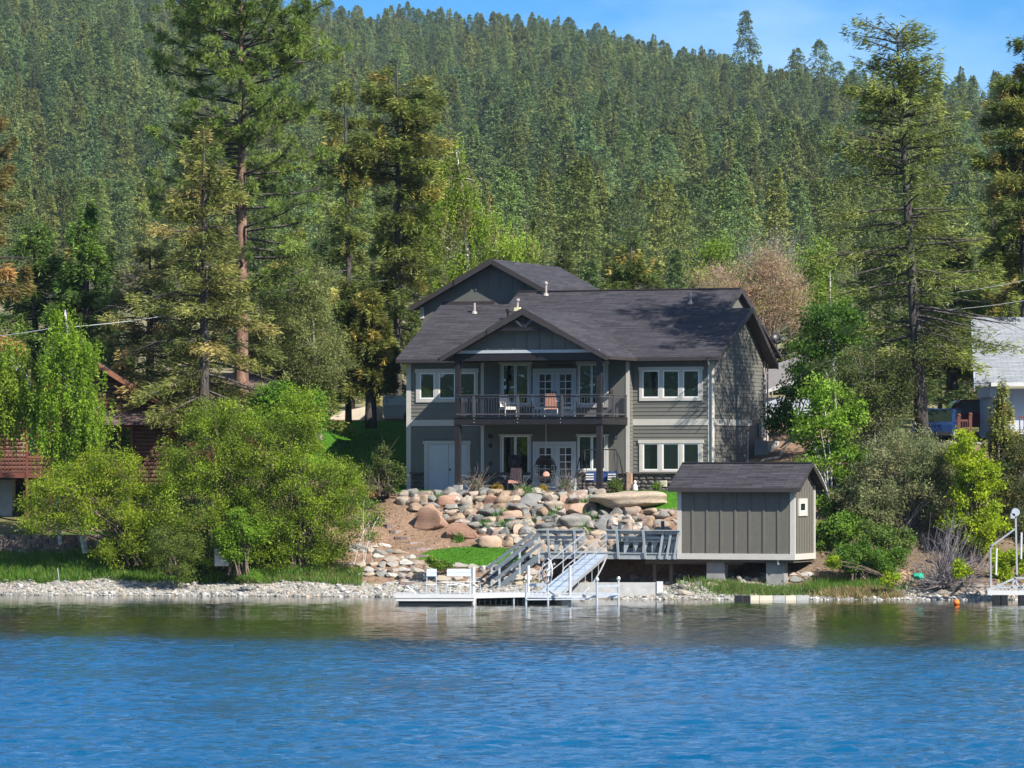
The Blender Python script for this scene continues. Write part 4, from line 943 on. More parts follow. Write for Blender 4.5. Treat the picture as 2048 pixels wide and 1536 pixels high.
mb = MB(); mb.lathe([(0, 0), (.15, .03), (.17, .08), (.12, .11), (0, .13)], n=10); o = mb.build('cushion', M['plaid'], e, smooth=True); o.location = (.06, -.12, .36); o.rotation_euler = (1.1, 0, .2)
# garden swing seat
ys_ = YD + .9; xs0, ysw = hworld(hx(1199, ys_), ys_)
e = thing('garden_swing', 'black framed garden swing seat with navy cushion at the patio edge', 'garden swing', (xs0, ysw, PATIO + .02), -TH)
hw, ht = 1.0, 1.85
for s in (-1, 1):
    for d in (-1, 1):
        mb = MB(); mb.tube([(s * hw * .78, 0, ht), (s * hw * .9, d * .12, ht * .82), (s * hw * .98, d * .42, ht * .4), (s * hw * 1.05, d * .62, 0)], .026, 6); mb.build('leg', M['dark_metal'], e)
mb = MB(); mb.tube([(-hw * .8, 0, ht), (hw * .8, 0, ht)], .028, 6); mb.build('top_bar', M['dark_metal'], e)
for s in (-1, 1):
    for d in (-.25, .25): mb = MB(); mb.tube([(s * .7, 0, ht), (s * .68, d, .62)], .012, 4); mb.build('hanger', M['dark_metal'], e)
mb = MB(); mb.box(-.75, .75, -.3, .3, .36, .42); mb.box(-.75, -.7, -.3, .3, .42, .62); mb.box(.7, .75, -.3, .3, .42, .62); mb.build('seat', M['wicker'], e)
mb = MB(); mb.extr([(-.72, .24, .42), (.72, .24, .42), (.72, .4, .88), (-.72, .4, .88)], (0, .07, 0)); mb.build('backrest', M['navy'], e)
def pillow(label, x):
    p = thing('cushion', label, 'cushion', (0, 0, 0), -TH, 'striped cushions on the swing'); wx, wy = xs0 + x * COS + .1 * SIN, ysw - x * SIN + .1 * COS
    mb = MB(); mb.extr([(-.2, 0, -.18), (.2, 0, -.18), (.22, .02, 0), (.2, .06, .18), (-.2, .06, .18), (-.22, .02, 0)], (0, .1, 0)); mb.build('cover', M['navy'], p)
    for i in range(3): mb = MB(); mb.extr([(-.19, -.012, -.13 + i * .11), (.19, -.012, -.13 + i * .11), (.19, .01, -.07 + i * .11), (-.19, .01, -.07 + i * .11)], (0, -.01, 0)); mb.build('stripe', M['white'], p)
    p.location = (wx, wy, PATIO + .64)
pillow('navy and white striped cushion on the left end of the swing', -.5); pillow('navy and white striped cushion on the right end of the swing', .55)
# patio chairs, fire bowl, figurine
def patio_chair(lab, px, dy, rz, seatm):
    o = chair(lab, px, YD + dy, rz, M[seatm], PATIO + .02, .64, 'patio_chair', 'chairs on the patio')
    for c in o.children:
        if c.name.startswith(('armrest', 'leg')): c.data = c.data.copy(); c.data.materials[0] = M['dark_metal']
patio_chair('dark metal patio chair right of the left porch post', 931, 1.0, 2.3, 'wicker')
patio_chair('patio chair with faded pink cushion before the lower left window', 1030, 1.6, .2, 'plaid')
o = thing('fire_bowl', 'brown round fire bowl on the patio beside the left porch post', 'fire bowl', (*hworld(hx(950, YD + 1.4), YD + 1.4), PATIO + .02)); mb = MB(); mb.lathe([(.25, .0), (.3, .3), (.45, .5), (.47, .55), (.4, .52), (0, .4)], n=14); mb.build('bowl', M['log_dark'], o)
o = thing('umbrella_cover', 'dark rounded cover standing upright before the lower left window', 'covered umbrella', (*hworld(hx(1029, YB - .7), YB - .7), PATIO + .02)); mb = MB(); mb.lathe([(.2, 0), (.22, .05), (.05, .1), (.05, .9), (.2, 1.0), (.3, 1.25), (.26, 1.5), (.1, 1.62), (0, 1.64)], n=12); mb.build('cover', M['dark_metal'], o, smooth=True)
xx, yy = hworld(hx(1270, -.8), -.8); o = thing('garden_figurine', 'little white garden figurine by the end of the stone wainscot', 'figurine', (xx, yy, PATIO)); mb = MB(); mb.lathe([(.13, 0), (.15, .05), (.12, .12), (.13, .22), (.08, .3), (.05, .33), (.075, .38), (.07, .45), (0, .5)], n=10); mb.build('body', M['white'], o, smooth=True)
xx, yy = hworld(hx(1326, -.45), -.45); o = thing('utility_box', 'small cream utility box against the stone base under the right window', 'utility box', (xx, yy, PATIO + .2), -TH); mb = MB(); mb.box(-.13, .13, 0, .2, 0, .28); mb.build('box', M['stucco'], o)
# crawl-space block and meters behind
mb = MB(); mb.box(XR + .03, XR + .7, 6.0, 7.7, ZG + 1.0, ZG + 2.35); part(mb, 'foundation_block', 'concrete')
mb = MB(); mb.box(XR + .05, XR + .2, 6.6, 7.2, ZG + 2.5, ZG + 3.2); part(mb, 'meter_box', 'steel')

# ---------------------------------------------------------------- shed, deck, stairs, gangway
SY = 194.0; SX = xpx(1588, SY)
def sworld(x, y): return SX + x * COS + y * SIN, SY - x * SIN + y * COS
def sx(px, y=0.):
    k = (px - 1024) / FPX; return (k * (SY + y * COS) - SX - y * SIN) / (COS + k * SIN)
def sz(py, px, y=0.): return zpy(py, SY - sx(px, y) * SIN + y * COS)
S = thing('boat_shed', 'grey green board and batten shed with charcoal gable roof over the shore', 'shed', (SX, SY, 0), -TH)
def sp_(mb, nm, mat, parent=S): return mb.build(nm, M[mat] if isinstance(mat, str) else mat, parent)
x0 = sx(1356); zf0, zf1 = sz(1119, 1470), sz(1107, 1470); ze = sz(976, 1470, -.4); DS = 2.9; zap = sz(925.5, 1500, DS / 2)
pS = (zap - ze) / (DS / 2 + .4)
mb = MB(); mb.extr([(0, 0, zf1), (0, DS, zf1), (0, DS, ze + .4 * pS - .12), (0, DS / 2, zap - .14), (0, 0, ze + .4 * pS - .12)], (x0, 0, 0)); sp_(mb, 'wall', 'shed_panel')
xt0, xt1 = sx(1363.5), sx(1580.5)
me = MB(); me.box(0, 1, -.028, -.004, zf1 + .0, ze - .0); me = me.mesh('wall_panel', M['shed_panel'])
bpx = [1363.5, 1386, 1414.6, 1442.8, 1471.5, 1499.5, 1528, 1556.7, 1580.5]
for a, b in zip(bpx[:-1], bpx[1:]): link('wall_panel', me, S, (sx(a) + .012, 0, 0), sc=(sx(b) - sx(a) - .024, 1, 1))
me = MB(); me.box(-.045, .045, -.06, -.029, zf1, ze - .02); me = me.mesh('batten', M['shed_panel'])
for p in bpx[1:-1]: link('batten', me, S, (sx(p), 0, 0))
mb = MB(); mb.box(x0 - .02, xt0, -.05, 0, zf1, ze); sp_(mb, 'trim_board', 'trim'); mb = MB(); mb.box(xt1, .05, -.05, 0, zf1, ze); sp_(mb, 'trim_board', 'trim')
mb = MB(); mb.box(0, .05, .002, .07, zf1, ze + .1); sp_(mb, 'trim_board', 'trim'); mb = MB(); mb.box(0, .05, DS - .12, DS, zf1, ze + .1); sp_(mb, 'trim_board', 'trim')
mb = MB(); mb.box(x0 - .02, .06, -.07, .0, zf0, zf1 - .003); sp_(mb, 'base_board', 'trim'); mb = MB(); mb.box(0, .06, .002, DS + .02, zf0, zf1 - .003); sp_(mb, 'base_board', 'trim')
mb = MB(); mb.box(x0, -.02, .02, DS - .02, zf0 - .12, zf1 - .01); sp_(mb, 'floor_frame', 'under')
me = MB(); me.box(0, .03, -.018, .018, zf1, 1); 
y = .36
while y < DS - .2:
    zt = zap - .2 - abs(y - DS / 2) * pS; mb = MB(); mb.box(.0, .028, y - .02, y + .02, zf1, zt); sp_(mb, 'batten', 'shed_panel'); y += .36
yw0, yw1 = .55, 1.75; zw0, zw1 = sz(1032, 1608, 1), sz(997, 1608, 1); zi0, zi1 = sz(1021, 1608, 1), sz(1007, 1608, 1)
mb = MB(); mb.box(.0, .06, yw0, yw1, zw0, zi0 - .04); mb.box(0, .06, yw0, yw1, zi1 + .04, zw1); mb.box(0, .06, yw0, yw0 + .2, zi0 - .04, zi1 + .04); mb.box(0, .06, yw1 - .2, yw1, zi0 - .04, zi1 + .04); w = sp_(mb, 'window', 'trim')
mb = MB(); mb.box(.0, .05, yw0 + .2, yw1 - .2, zi0 - .04, zi0); mb.box(0, .05, yw0 + .2, yw1 - .2, zi1, zi1 + .04); mb.box(0, .05, yw0 + .2, yw0 + .25, zi0, zi1); mb.box(0, .05, yw1 - .25, yw1 - .2, zi0, zi1); sp_(mb, 'sash', 'vinyl', w)
mb = MB(); mb.box(.0, .03, yw0 + .25, yw1 - .25, zi0, zi1); sp_(mb, 'pane', 'glass', w)
xr0, xr1 = sx(1338, -.4), .36
for sg in (0, 1):
    yy0 = -.42 if sg == 0 else DS + .42; poly = [(xr0, yy0, ze), (xr1, yy0, ze), (xr1, DS / 2, zap), (xr0, DS / 2, zap)]
    mb = MB(); mb.extr(poly, (0, 0, -.09)); o = sp_(mb, 'roof', 'roof'); roof_uv(o)
    for xx_ in (xr0 - .035, xr1):
        mb = MB(); mb.extr([(xx_, yy0, ze + .02), (xx_, DS / 2, zap + .02), (xx_, DS / 2, zap - .16), (xx_, yy0, ze - .16)], (.035, 0, 0)); sp_(mb, 'rake_board', 'fascia')
mb = MB(); mb.box(xr0, xr1, -.47, -.422, ze - .17, ze + .0); sp_(mb, 'fascia_board', 'fascia'); mb = MB(); mb.box(xr0, xr1, -.42, .0, ze - .12, ze - .095); sp_(mb, 'soffit', 'fascia')
mb = MB(); mb.beam((xr0, DS / 2, zap + .015), (xr1, DS / 2, zap + .015), .22, .03); sp_(mb, 'ridge_cap', 'roof'); 
for c in S.children:
    if c.name.startswith('ridge_cap') and not c.data.uv_layers: roof_uv(c)
for px in (1414, 1533):
    x = sx(px, .3); mb = MB(); mb.box(x, x + .8, .25, .75, zf0 - 1.2, zf0 - .13); sp_(mb, 'footing_block', 'concrete_dark')
mb = MB(); mb.tube([(sx(1556), .05, zf0 - .2), (sx(1556), .05, zf0)], .06, 8); sp_(mb, 'drain_pipe', 'steel')

DK = thing('shore_deck', 'grey painted wooden deck with bench railing joined to the boat shed', 'deck', (SX, SY, 0), -TH)
def dp(mb, nm, mat='deck_grey', parent=DK): return mb.build(nm, M[mat] if isinstance(mat, str) else mat, parent)
dx0, dx1 = sx(1079), sx(1355.5); zd1, zd0 = sz(1105.5, 1220), sz(1118, 1220); DD = 2.9
mb = MB(); mb.box(dx0, dx1, -.05, .0, zd0, zd1 - .035); dp(mb, 'fascia_board', 'deck_grey'); mb = MB(); mb.box(dx0 - .05, dx0, -.05, DD, zd0, zd1 - .035); dp(mb, 'fascia_board')
me = MB(); me.box(dx0 - .03, dx1, 0, .133, zd1 - .032, zd1); me = me.mesh('deck_board', M['deck_grey']); y = -.09
while y < DD: link('deck_board', me, DK, (0, y, 0)); y += .14
mb = MB()
for i in range(12): xx_ = dx0 + .3 + i * .5; mb.box(xx_, xx_ + .04, .02, DD - .05, zd0 + .02, zd1 - .04)
dp(mb, 'joist', 'under')
for px in (1130, 1310, 1343):
    for y in (.6, 2.5): x = sx(px, y); mb = MB(); mb.box(x - .07, x + .07, y - .07, y + .07, .2, zd0); dp(mb, 'support_post', 'under')
mb = MB(); mb.box(sx(1285), sx(1480), .3, .42, zd0 - .2, zd0 - .02); dp(mb, 'carrying_beam', 'under')
mb = MB(); mb.beam((sx(1290, 1.5), 1.4, .5), (sx(1340, 1.5), 1.4, zd0), .06, .1); dp(mb, 'brace', 'under')
zr1 = sz(1060, 1220)
def lean_post(pb, pt, y=-.1):
    mb = MB(); a = (sx(pb, y), y, zd0 + .03); b = (sx(pt, y - .12), y - .12 if pt < pb else y, zr1 - .02); mb.beam(a, b, .09, .05, up=(0, 1, 0)); dp(mb, 'rail_post')
for pb, pt in ((1099, 1095), (1153, 1148), (1237, 1233), (1291, 1286), (1318, 1325), (1333, 1341), (1348, 1356)): lean_post(pb, pt)
for a, b in ((1074, 1168), (1213, 1360)):
    X0, X1 = sx(a, -.15), sx(b, -.15)
    for z_, h_, dy, w_ in ((zr1, .04, -.15, .16), (zr1 - .1, .13, -.06, .035), (zr1 - .33, .12, .0, .035)):
        mb = MB(); mb.box(X0, X1, dy - w_ / 2, dy + w_ / 2, z_ - h_ / 2, z_ + h_ / 2); dp(mb, 'rail_board')
    mb = MB(); zs = sz(1082.5, 1220); mb.box(X0 + .25, X1 - (.1 if b < 1200 else .3), .03, .5, zs - .02, zs + .02); dp(mb, 'bench_seat')
    x = X0 + .7
    while x < X1 - .3:
        for s in (0,): mb = MB(); mb.extr([(x, .1, zs - .02), (x + .28, .1, zs - .02), (x + .07, .1, zd1), (x, .1, zd1)], (0, .05, 0)); dp(mb, 'bench_bracket')
        x += .42
for q in ((1240, 1046), (1326, 1042)):
    x = sx(q[0], 2.6); mb = MB(); mb.box(x - .06, x + .06, 2.5, 2.62, zd1, sz(q[1], q[0], 2.6)); dp(mb, 'corner_post', 'deck_dark')
# stair from the deck down to the beach
ST = thing('deck_stairs', 'slate grey wooden stairs with handrails descending left from the deck', 'stairs', (0, 0, 0))
A0 = np.array([xpx(1080, 198.1), 198.1, zpy(1112, 198.1)]); A1 = np.array([xpx(994, 195.6), 195.6, zpy(1179, 195.6)]); side = np.array([.32, -.95, 0]); side /= np.linalg.norm(side); wS = 1.05
def wb(mb, nm, mat, par): return mb.build(nm, M[mat], par)
for off in (0, 1):
    o_ = -side * wS * off; mb = MB(); mb.beam(A0 + o_, A1 + o_, .05, .30); wb(mb, 'stringer', 'deck_dark', ST)
    for t, hgt in ((.03, 1), (.48, 1), (.95, 1)):
        p = A0 + (A1 - A0) * t + o_ + side * .04; mb = MB(); mb.beam(p + (0, 0, -.28), p + (0, 0, .98), .09, .09, up=(0, 1, 0)); wb(mb, 'rail_post', 'deck_grey', ST)
    for dz in (.98, .52): mb = MB(); mb.beam(A0 + o_ + side * .1 + (0, 0, dz), A1 + (A1 - A0) * .07 + o_ + side * .1 + (0, 0, dz), .05, .13); wb(mb, 'handrail', 'deck_dark', ST)
for i in range(9):
    p = A0 + (A1 - A0) * (i + .6) / 9.2; d = (A1 - A0); d = np.array([d[0], d[1], 0]); d /= np.linalg.norm(d); mb = MB(); mb.beam(p + side * .02 - (0, 0, .02), p - side * (wS + .02) - (0, 0, .02), .28, .04); wb(mb, 'tread', 'deck_dark', ST)
# gangway to the dock
GW = thing('gangway', 'sloping pale blue aluminium gangway with pipe rails from deck to dock', 'gangway', (0, 0, 0))
gt = [W3(1172, 1108, 197.2), W3(1214, 1108, 196.6)]; gb = [W3(1078, 1184, 188.2), W3(1125, 1183.5, 187.8)]
d = gb[0] - gt[0]
for i in range(7):
    a, b = i / 7 + .006, (i + 1) / 7 - .006; P0, P1, P2, P3 = gt[0] + d * a, gt[1] + (gb[1] - gt[1]) * a, gt[1] + (gb[1] - gt[1]) * b, gt[0] + d * b
    mb = MB(); mb.extr([P0, P1, P2, P3], (0, 0, -.04)); wb(mb, 'deck_panel', 'ramp', GW)
for k in (0, 1):
    t0, b0 = gt[k], gb[k]; dd = b0 - t0
    mb = MB(); mb.beam(t0 - (0, 0, .06), b0 - (0, 0, .06), .06, .12); wb(mb, 'side_beam', 'alu', GW)
    L = lambda t, h: t0 + dd * t + np.array([0, 0, h])
    mb = MB(); mb.tube([L(.02, 0), L(.02, .92), L(.95, .92), L(1.0, .86), L(1.0, 0)], .024, 6); mb.tube([L(.02, .48), L(1.0, .48)], .02, 6); wb(mb, 'handrail', 'alu', GW)
    for t in (.25, .5, .75): mb = MB(); mb.tube([L(t, 0), L(t, .92)], .02, 6); wb(mb, 'rail_post', 'alu', GW)
    arc = [t0 + dd * t - np.array([0, 0, .06 + .75 * sin(pi * t) ** .8]) for t in np.linspace(.0, 1, 14)]
    mb = MB(); mb.tube(arc, .035, 8); wb(mb, 'truss_chord', 'alu', GW)
    for t in (.2, .35, .5, .65, .8): mb = MB(); mb.tube([L(t, -.1), t0 + dd * t - np.array([0, 0, .06 + .75 * sin(pi * t) ** .8])], .018, 5); wb(mb, 'truss_web', 'alu', GW)
# floating dock
DC = thing('floating_dock', 'white topped floating dock with dark floats moored by the stairs', 'dock', (-3.1, 186, 0), 0)
def db(mb, nm, mat): return mb.build(nm, M[mat], DC, world=True)
dX0, dX1 = xpx(791, 184), xpx(947, 184)
n = 14
for i in range(n):
    a = dX0 + (dX1 - dX0) * i / n; mb = MB(); mb.box(a + .006, a + (dX1 - dX0) / n - .006, 183.98, 187.9, .36, .40); db(mb, 'deck_plank', 'white')
mb = MB(); mb.box(dX0 - .03, dX1 + .03, 183.93, 183.975, .28, .41); mb.box(dX0 + .0, dX1, 183.96, 184.0, .16, .275); db(mb, 'fascia_board', 'white')
mb = MB(); mb.box(dX0 - .03, dX0, 184, 187.9, .18, .41); mb.box(dX1, dX1 + .03, 184, 187.9, .18, .41); db(mb, 'side_board', 'white')
mb = MB(); mb.box(dX0 + .12, dX1 - .1, 184.05, 187.8, -.25, .16); db(mb, 'float', 'black')
wx0, wx1 = xpx(948, 186), xpx(1122, 187)
for i in range(18):
    a = wx0 + (wx1 - wx0) * i / 18; mb = MB(); y0_ = 185.3 + .9 * i / 18; mb.box(a + .006, a + (wx1 - wx0) / 18 - .006, y0_, y0_ + 1.9, .36 + .05 * i / 18, .42 + .05 * i / 18); db(mb, 'deck_plank', 'white')
mb = MB(); mb.beam((wx0, 185.28, .32), (wx1, 186.2, .37), .04, .18); db(mb, 'fascia_board', 'white')
mb = MB(); mb.beam((wx0 + .1, 185.5, .1), (wx1, 186.6, .1), .03, .03); 
for i in range(17):
    t = i / 16; x = wx0 + (wx1 - wx0) * t; yy_ = 185.36 + .9 * t; mb.beam((x, yy_, -.3), (x, yy_, .28), .03, .03, up=(0, 1, 0))
db(mb, 'leg_frame', 'dark_metal')
mb = MB(); mb.box(wx0 + .1, wx1, 186.6, 187.2, -.2, .24); db(mb, 'float', 'black')
for px in (1028,): mb = MB(); mb.box(xpx(px, 185.8) - .03, xpx(px, 185.8) + .03, 185.74, 185.8, -.4, .5); db(mb, 'leg', 'alu')
# things on the dock
def bench(label, px0, px1, group=None):
    Y = 186.3; X0, X1 = xpx(px0, Y), xpx(px1, Y); zt, zs, zb = zpy(1138, Y), zpy(1153, Y), .40; c = (X0 + X1) / 2
    o = thing('dock_bench', label, 'bench', (c, Y, zb), 0, 'pale metal benches on the dock'); w = (X1 - X0) / 2
    for i in range(2): mb = MB(); h = (zt - zs) / 2; mb.extr([(-w, .0 + .05 * i, zs - zb + h * i + .01), (w, .05 * i, zs - zb + h * i + .01), (w, .05 * i + .04, zs - zb + h * (i + 1)), (-w, .05 * i + .04, zs - zb + h * (i + 1))], (0, .03, 0)); mb.build('back_slat', M['ramp'], o)
    mb = MB(); mb.box(-w, w, -.45, .0, zs - zb - .34, zs - zb - .30); mb.build('seat', M['white'], o)
    for s in (-1, 1):
        mb = MB(); mb.tube([(s * w * .95, .1, zt - zb), (s * w * .95, .02, .4), (s * w * 1.0, .12, 0)], .02, 5); mb.build('leg', M['alu'], o)
        mb = MB(); mb.tube([(s * w * .95, -.42, zs - zb - .3), (s * w * 1.05, -.5, 0)], .02, 5); mb.build('leg', M['alu'], o)
bench('narrow pale metal chair standing on the middle of the floating dock', 853, 873); bench('wide pale metal bench standing on the right half of the floating dock', 894, 942)
o = thing('dock_railing', 'low white pipe railing along the right end of the floating dock', 'railing', (0, 0, 0))
mb = MB(); Y = 185.0; mb.tube([W3(900, 1187, Y), W3(902, 1165, Y), W3(960, 1163, Y), W3(962, 1186, Y)], .022, 6); mb.build('rail', M['white'], o)
for px in (920, 940): mb = MB(); mb.tube([W3(px, 1188, Y), W3(px, 1164, Y)], .018, 6); mb.build('rail_post', M['white'], o)
o = thing('mooring_pipe', 'tall thick white pipe standing at the right corner of the floating dock', 'mooring pipe', (xpx(947, 185.2), 185.2, .1)); mb = MB(); mb.lathe([(.075, -.6), (.075, zpy(1134, 185.2) - .1), (0, zpy(1133, 185.2) - .1)], n=10); mb.build('pipe', M['white'], o)
o = thing('dock_ladder', 'thin metal ladder frame leaning at the left of the floating dock', 'ladder', (0, 0, 0)); mb = MB(); Y = 186.5
mb.tube([W3(806, 1189, Y), W3(813, 1171, Y), W3(835, 1190, Y)], .018, 5); mb.tube([W3(815, 1189, Y + .6), W3(822, 1172, Y + .6), W3(842, 1188, Y + .6)], .018, 5); mb.tube([W3(813, 1171, Y), W3(822, 1172, Y + .6)], .018, 5); mb.build('frame', M['alu'], o)
# boat lift with its big wheel
BL = thing('boat_lift', 'white and silver boat lift with a big hand wheel beside the gangway', 'boat lift', (0, 0, 0)); Yf, Yb = 183.6, 186.4
def lb(mb, nm, mat='alu'): return mb.build(nm, M[mat], BL)
for px, Y, pt, r, cap in ((1052, Yf, 1166, .045, 0), (1057, Yb + .6, 1131, .06, 0), (1194, Yf, 1162, .05, 1), (1237, Yf + .9, 1160, .05, 1), (1096, 185.8, 1128, .045, 0), (1140, 184.2, 1131, .055, 0)):
    X = xpx(px, Y); zt = zpy(pt, Y); mb = MB(); mb.lathe([(r, -.8), (r, zt)] + ([(r * 1.5, zt), (r * 1.7, zt + .07), (r, zt + .13), (0, zt + .14)] if cap else [(0, zt)]), (X, Y, 0), 8); lb(mb, 'post', 'white' if px in (1057, 1140) else 'alu')
for a, b, w_, h_ in ((W3(1052, 1193, Yf), W3(1237, 1193, Yf + .9), .06, .1), (W3(1060, 1188, Yf + 2), W3(1236, 1186, Yf + 2.6), .06, .08), (W3(1194, 1173, Yf), W3(1237, 1171, Yf + .9), .05, .09), (W3(1058, 1170, Yb), W3(1097, 1169, Yb), .06, .12), (W3(1052, 1199, Yf + .02), W3(1182, 1198, Yf + .6), .2, .05), (W3(1100, 1182, Yf + .5), W3(1114, 1192, Yf), .12, .08), (W3(1194, 1190, Yf), W3(1237, 1188, Yf + .9), .05, .09)):
    mb = MB(); mb.beam(a, b, w_, h_); lb(mb, 'cross_beam')
wc = W3(1094, 1142, 185.6); R = .5; mb = MB(); ang = radians(24)
ring = [(wc + np.array([R * cos(t) * sin(ang), -R * cos(t) * cos(ang) * 1.0, R * sin(t)])) for t in np.linspace(0, 2 * pi, 33)]
mb.tube(ring, .034, 6, caps=False)
for t in (0.3, 2.4, 4.5): mb.tube([wc, ring[int(t / (2 * pi) * 32)]], .016, 5)
lb(mb, 'hand_wheel', 'white'); mb = MB(); mb.box(wc[0] - .02, wc[0] + .13, wc[1] - .12, wc[1] + .12, wc[2] - .2, wc[2] + .1); mb.box(wc[0] + .05, wc[0] + .14, wc[1] - .1, wc[1] + .1, wc[2] + .1, wc[2] + .36); lb(mb, 'winch_housing', 'white')
# seawall, shoreline foam logs, buoys
o = thing('sea_wall', 'low concrete sea wall under the deck', 'concrete wall', (0, 0, 0)); mb = MB(); Y = 192.9; mb.box(xpx(1140, Y), xpx(1313, Y), Y, Y + .3, -.1, zpy(1165, Y)); mb.build('wall', M['concrete'], o)
mb = MB(); mb.box(xpx(1313.5, Y), xpx(1326, Y), Y - .06, Y + .36, -.1, zpy(1164, Y) + .02); mb.build('end_block', M['white'], o)
for i, (a, b, m_) in enumerate(((1469, 1485, 'black'), (1486, 1500, 'black'), (1501, 1518, 'stucco'), (1519, 1545, 'stucco'), (1546, 1570, 'concrete'), (1571, 1592, 'stucco'), (1593, 1617, 'concrete'))):
    Y = 190.6; o = thing('edging_block', ['short black float block, left one of the pair at the waterline before the grass', 'short black float block, right one of the pair at the waterline before the grass', 'first pale edging block right of the black float blocks', 'second pale edging block right of the black float blocks', 'third pale edging block right of the black float blocks', 'fourth pale edging block right of the black float blocks', 'last pale edging block at the right end of the shoreline row'][i], 'edging block', (xpx((a + b) / 2, Y), Y, .1), 0, 'blocks edging the waterline'); mb = MB(); w = xpx(b, Y) - xpx(a, Y); mb.box(-w / 2, w / 2, -.14, .14, -.2, .09); mb.build('block', M[m_], o)
bu = thing('buoy', 'bright orange round buoy floating near the right shore', 'buoy', (xpx(1913, 184), 184, .04)); v, f = ico(3); mb = MB(); mb.add(v * .125 + (0, 0, .06), f); mb.lathe([(.03, .17), (.03, .21), (0, .21)], n=8); mb.build('float', M['orange'], bu, smooth=True)
# left cabin
CB = thing('log_cabin', 'red brown log sided cabin with brown shingle roof behind the birches', 'cabin', (0, 0, 0)); Y = 212.
def cb(mb, nm, mat, par=CB): return mb.build(nm, M[mat] if isinstance(mat, str) else mat, par)
X = lambda px, y=Y: xpx(px, y)
zb = zpy(972, Y); za = zpy(722, Y); zE = zpy(845, Y)
mb = MB(); mb.extr([(X(-70), Y, zb), (X(338), Y, zb), (X(338), Y, zpy(835, Y)), (X(185), Y, za - .2), (X(-70), Y, zpy(905, Y))], (0, 7, 0)); cb(mb, 'wall', 'log')
z = zb; me = MB(); me.tube([(0, -.03, .1), (1, -.03, .1)], .1, 8); me = me.mesh('log_board', M['log'], True)
while z < za - .5:
    half = max(0, (za - .25 - z) / .62); x0_ = max(X(-70), X(185) - half); x1_ = min(X(336), X(185) + half)
    segs = [(x0_, x1_)]
    for u, v_, w0, w1 in ((X(212), X(270), zpy(905, Y), zpy(850, Y)), (X(52), X(98), zpy(915, Y), zpy(826, Y))):
        if z + .18 > w0 and z < w1: segs = [s for a, b in segs for s in ((a, min(b, u)), (max(a, v_), b)) if s[1] - s[0] > .05]
    for a, b in segs: link('log_board', me, CB, (a, Y, z), sc=(b - a, 1, 1))
    z += .185
for px0, px1, py0, py1 in ((217, 262, 856, 900), (56, 95, 830, 912)):
    f = MB(); t = .09; a, b, c, d_ = X(px0), X(px1), zpy(py1, Y), zpy(py0, Y); f.box(a - t, a, Y - .14, Y, c - t, d_ + t); f.box(b, b + t, Y - .14, Y, c - t, d_ + t); f.box(a, b, Y - .14, Y, c - t, c); f.box(a, b, Y - .14, Y, d_, d_ + t); m_ = (a + b) / 2; f.box(m_ - .06, m_ + .06, Y - .13, Y, c, d_); w = cb(f, 'window', plain('orange_brown_trim', (.24, .09, .04), .5, .15))
    for a2, b2 in ((a, m_ - .06), (m_ + .06, b)): g = MB(); g.box(a2, b2, Y - .05, Y - .02, c, d_); cb(g, 'pane', 'glass_calm', w)
for sg, xe in ((-1, X(-95)), (1, X(345))):
    zz = za - abs(xe - X(185)) * .62; mb = MB(); mb.extr([(X(185), Y - .7, za + .1), (xe, Y - .7, zz + .1), (xe, Y + 8, zz + .1), (X(185), Y + 8, za + .1)], (0, 0, -.18)); o = cb(mb, 'roof', 'roof_brown'); roof_uv(o)
    mb = MB(); mb.extr([(X(185), Y - .72, za + .1), (xe, Y - .72, zz + .1), (xe, Y - .72, zz - .16), (X(185), Y - .72, za - .16)], (0, -.05, 0)); cb(mb, 'rake_board', plain('weathered_orange_fascia', (.22, .09, .045), .6, .2))
mb = MB(); mb.extr([(X(205), Y - 1.4, zpy(846, Y)), (X(345), Y - 1.4, zpy(846, Y)), (X(345), Y, zpy(822, Y)), (X(205), Y, zpy(822, Y))], (0, 0, -.1)); o = cb(mb, 'porch_roof', 'roof_brown'); roof_uv(o)
mb = MB(); mb.extr([(X(330, 217), 216, zpy(800, 217)), (X(545, 217), 216, zpy(800, 217)), (X(545, 217), 221, zpy(742, 217)), (X(330, 217), 221, zpy(742, 217))], (0, 0, -.18)); o = cb(mb, 'wing_roof', 'roof_brown'); roof_uv(o)
mb = MB(); mb.box(X(336), X(535, 217), 216.4, 222, zb + .5, zpy(803, 217)); cb(mb, 'wing_wall', 'log')
CD = thing('cabin_deck', 'red brown railed deck in front of the log cabin at the left', 'deck', (0, 0, 0)); Yd = 208.5
zt_ = zpy(946, Yd); mb = MB(); mb.box(X(-60, Yd), X(104, Yd), Yd, Y - .2, zt_ - .22, zt_); mb.build('platform', M['log_dark'], CD)
for z_, h_ in ((zpy(906, Yd), .06), (zpy(941, Yd), .06)): mb = MB(); mb.box(X(-60, Yd), X(104, Yd), Yd - .02, Yd + .06, z_ - h_ / 2, z_ + h_ / 2); mb.build('rail', M['log'], CD)
me = MB(); me.box(-.022, .022, -.0, .04, 0, 1); me = me.mesh('baluster', M['log']); x = X(-58, Yd)
while x < X(104, Yd): link('baluster', me, CD, (x, Yd, zt_ + .05), sc=(1, 1, zpy(907, Yd) - zt_ - .05)); x += .17
for px in (54, 102, -20): mb = MB(); mb.box(X(px, Yd) - .06, X(px, Yd) + .06, Yd - .04, Yd + .08, zt_ - 2.2, zpy(902, Yd)); mb.build('post', M['log_dark'], CD)
mb = MB(); mb.box(X(-60), X(32), 210.3, 211.8, 2.6, zt_ - .3); mb.build('footing', M['concrete'], CD)
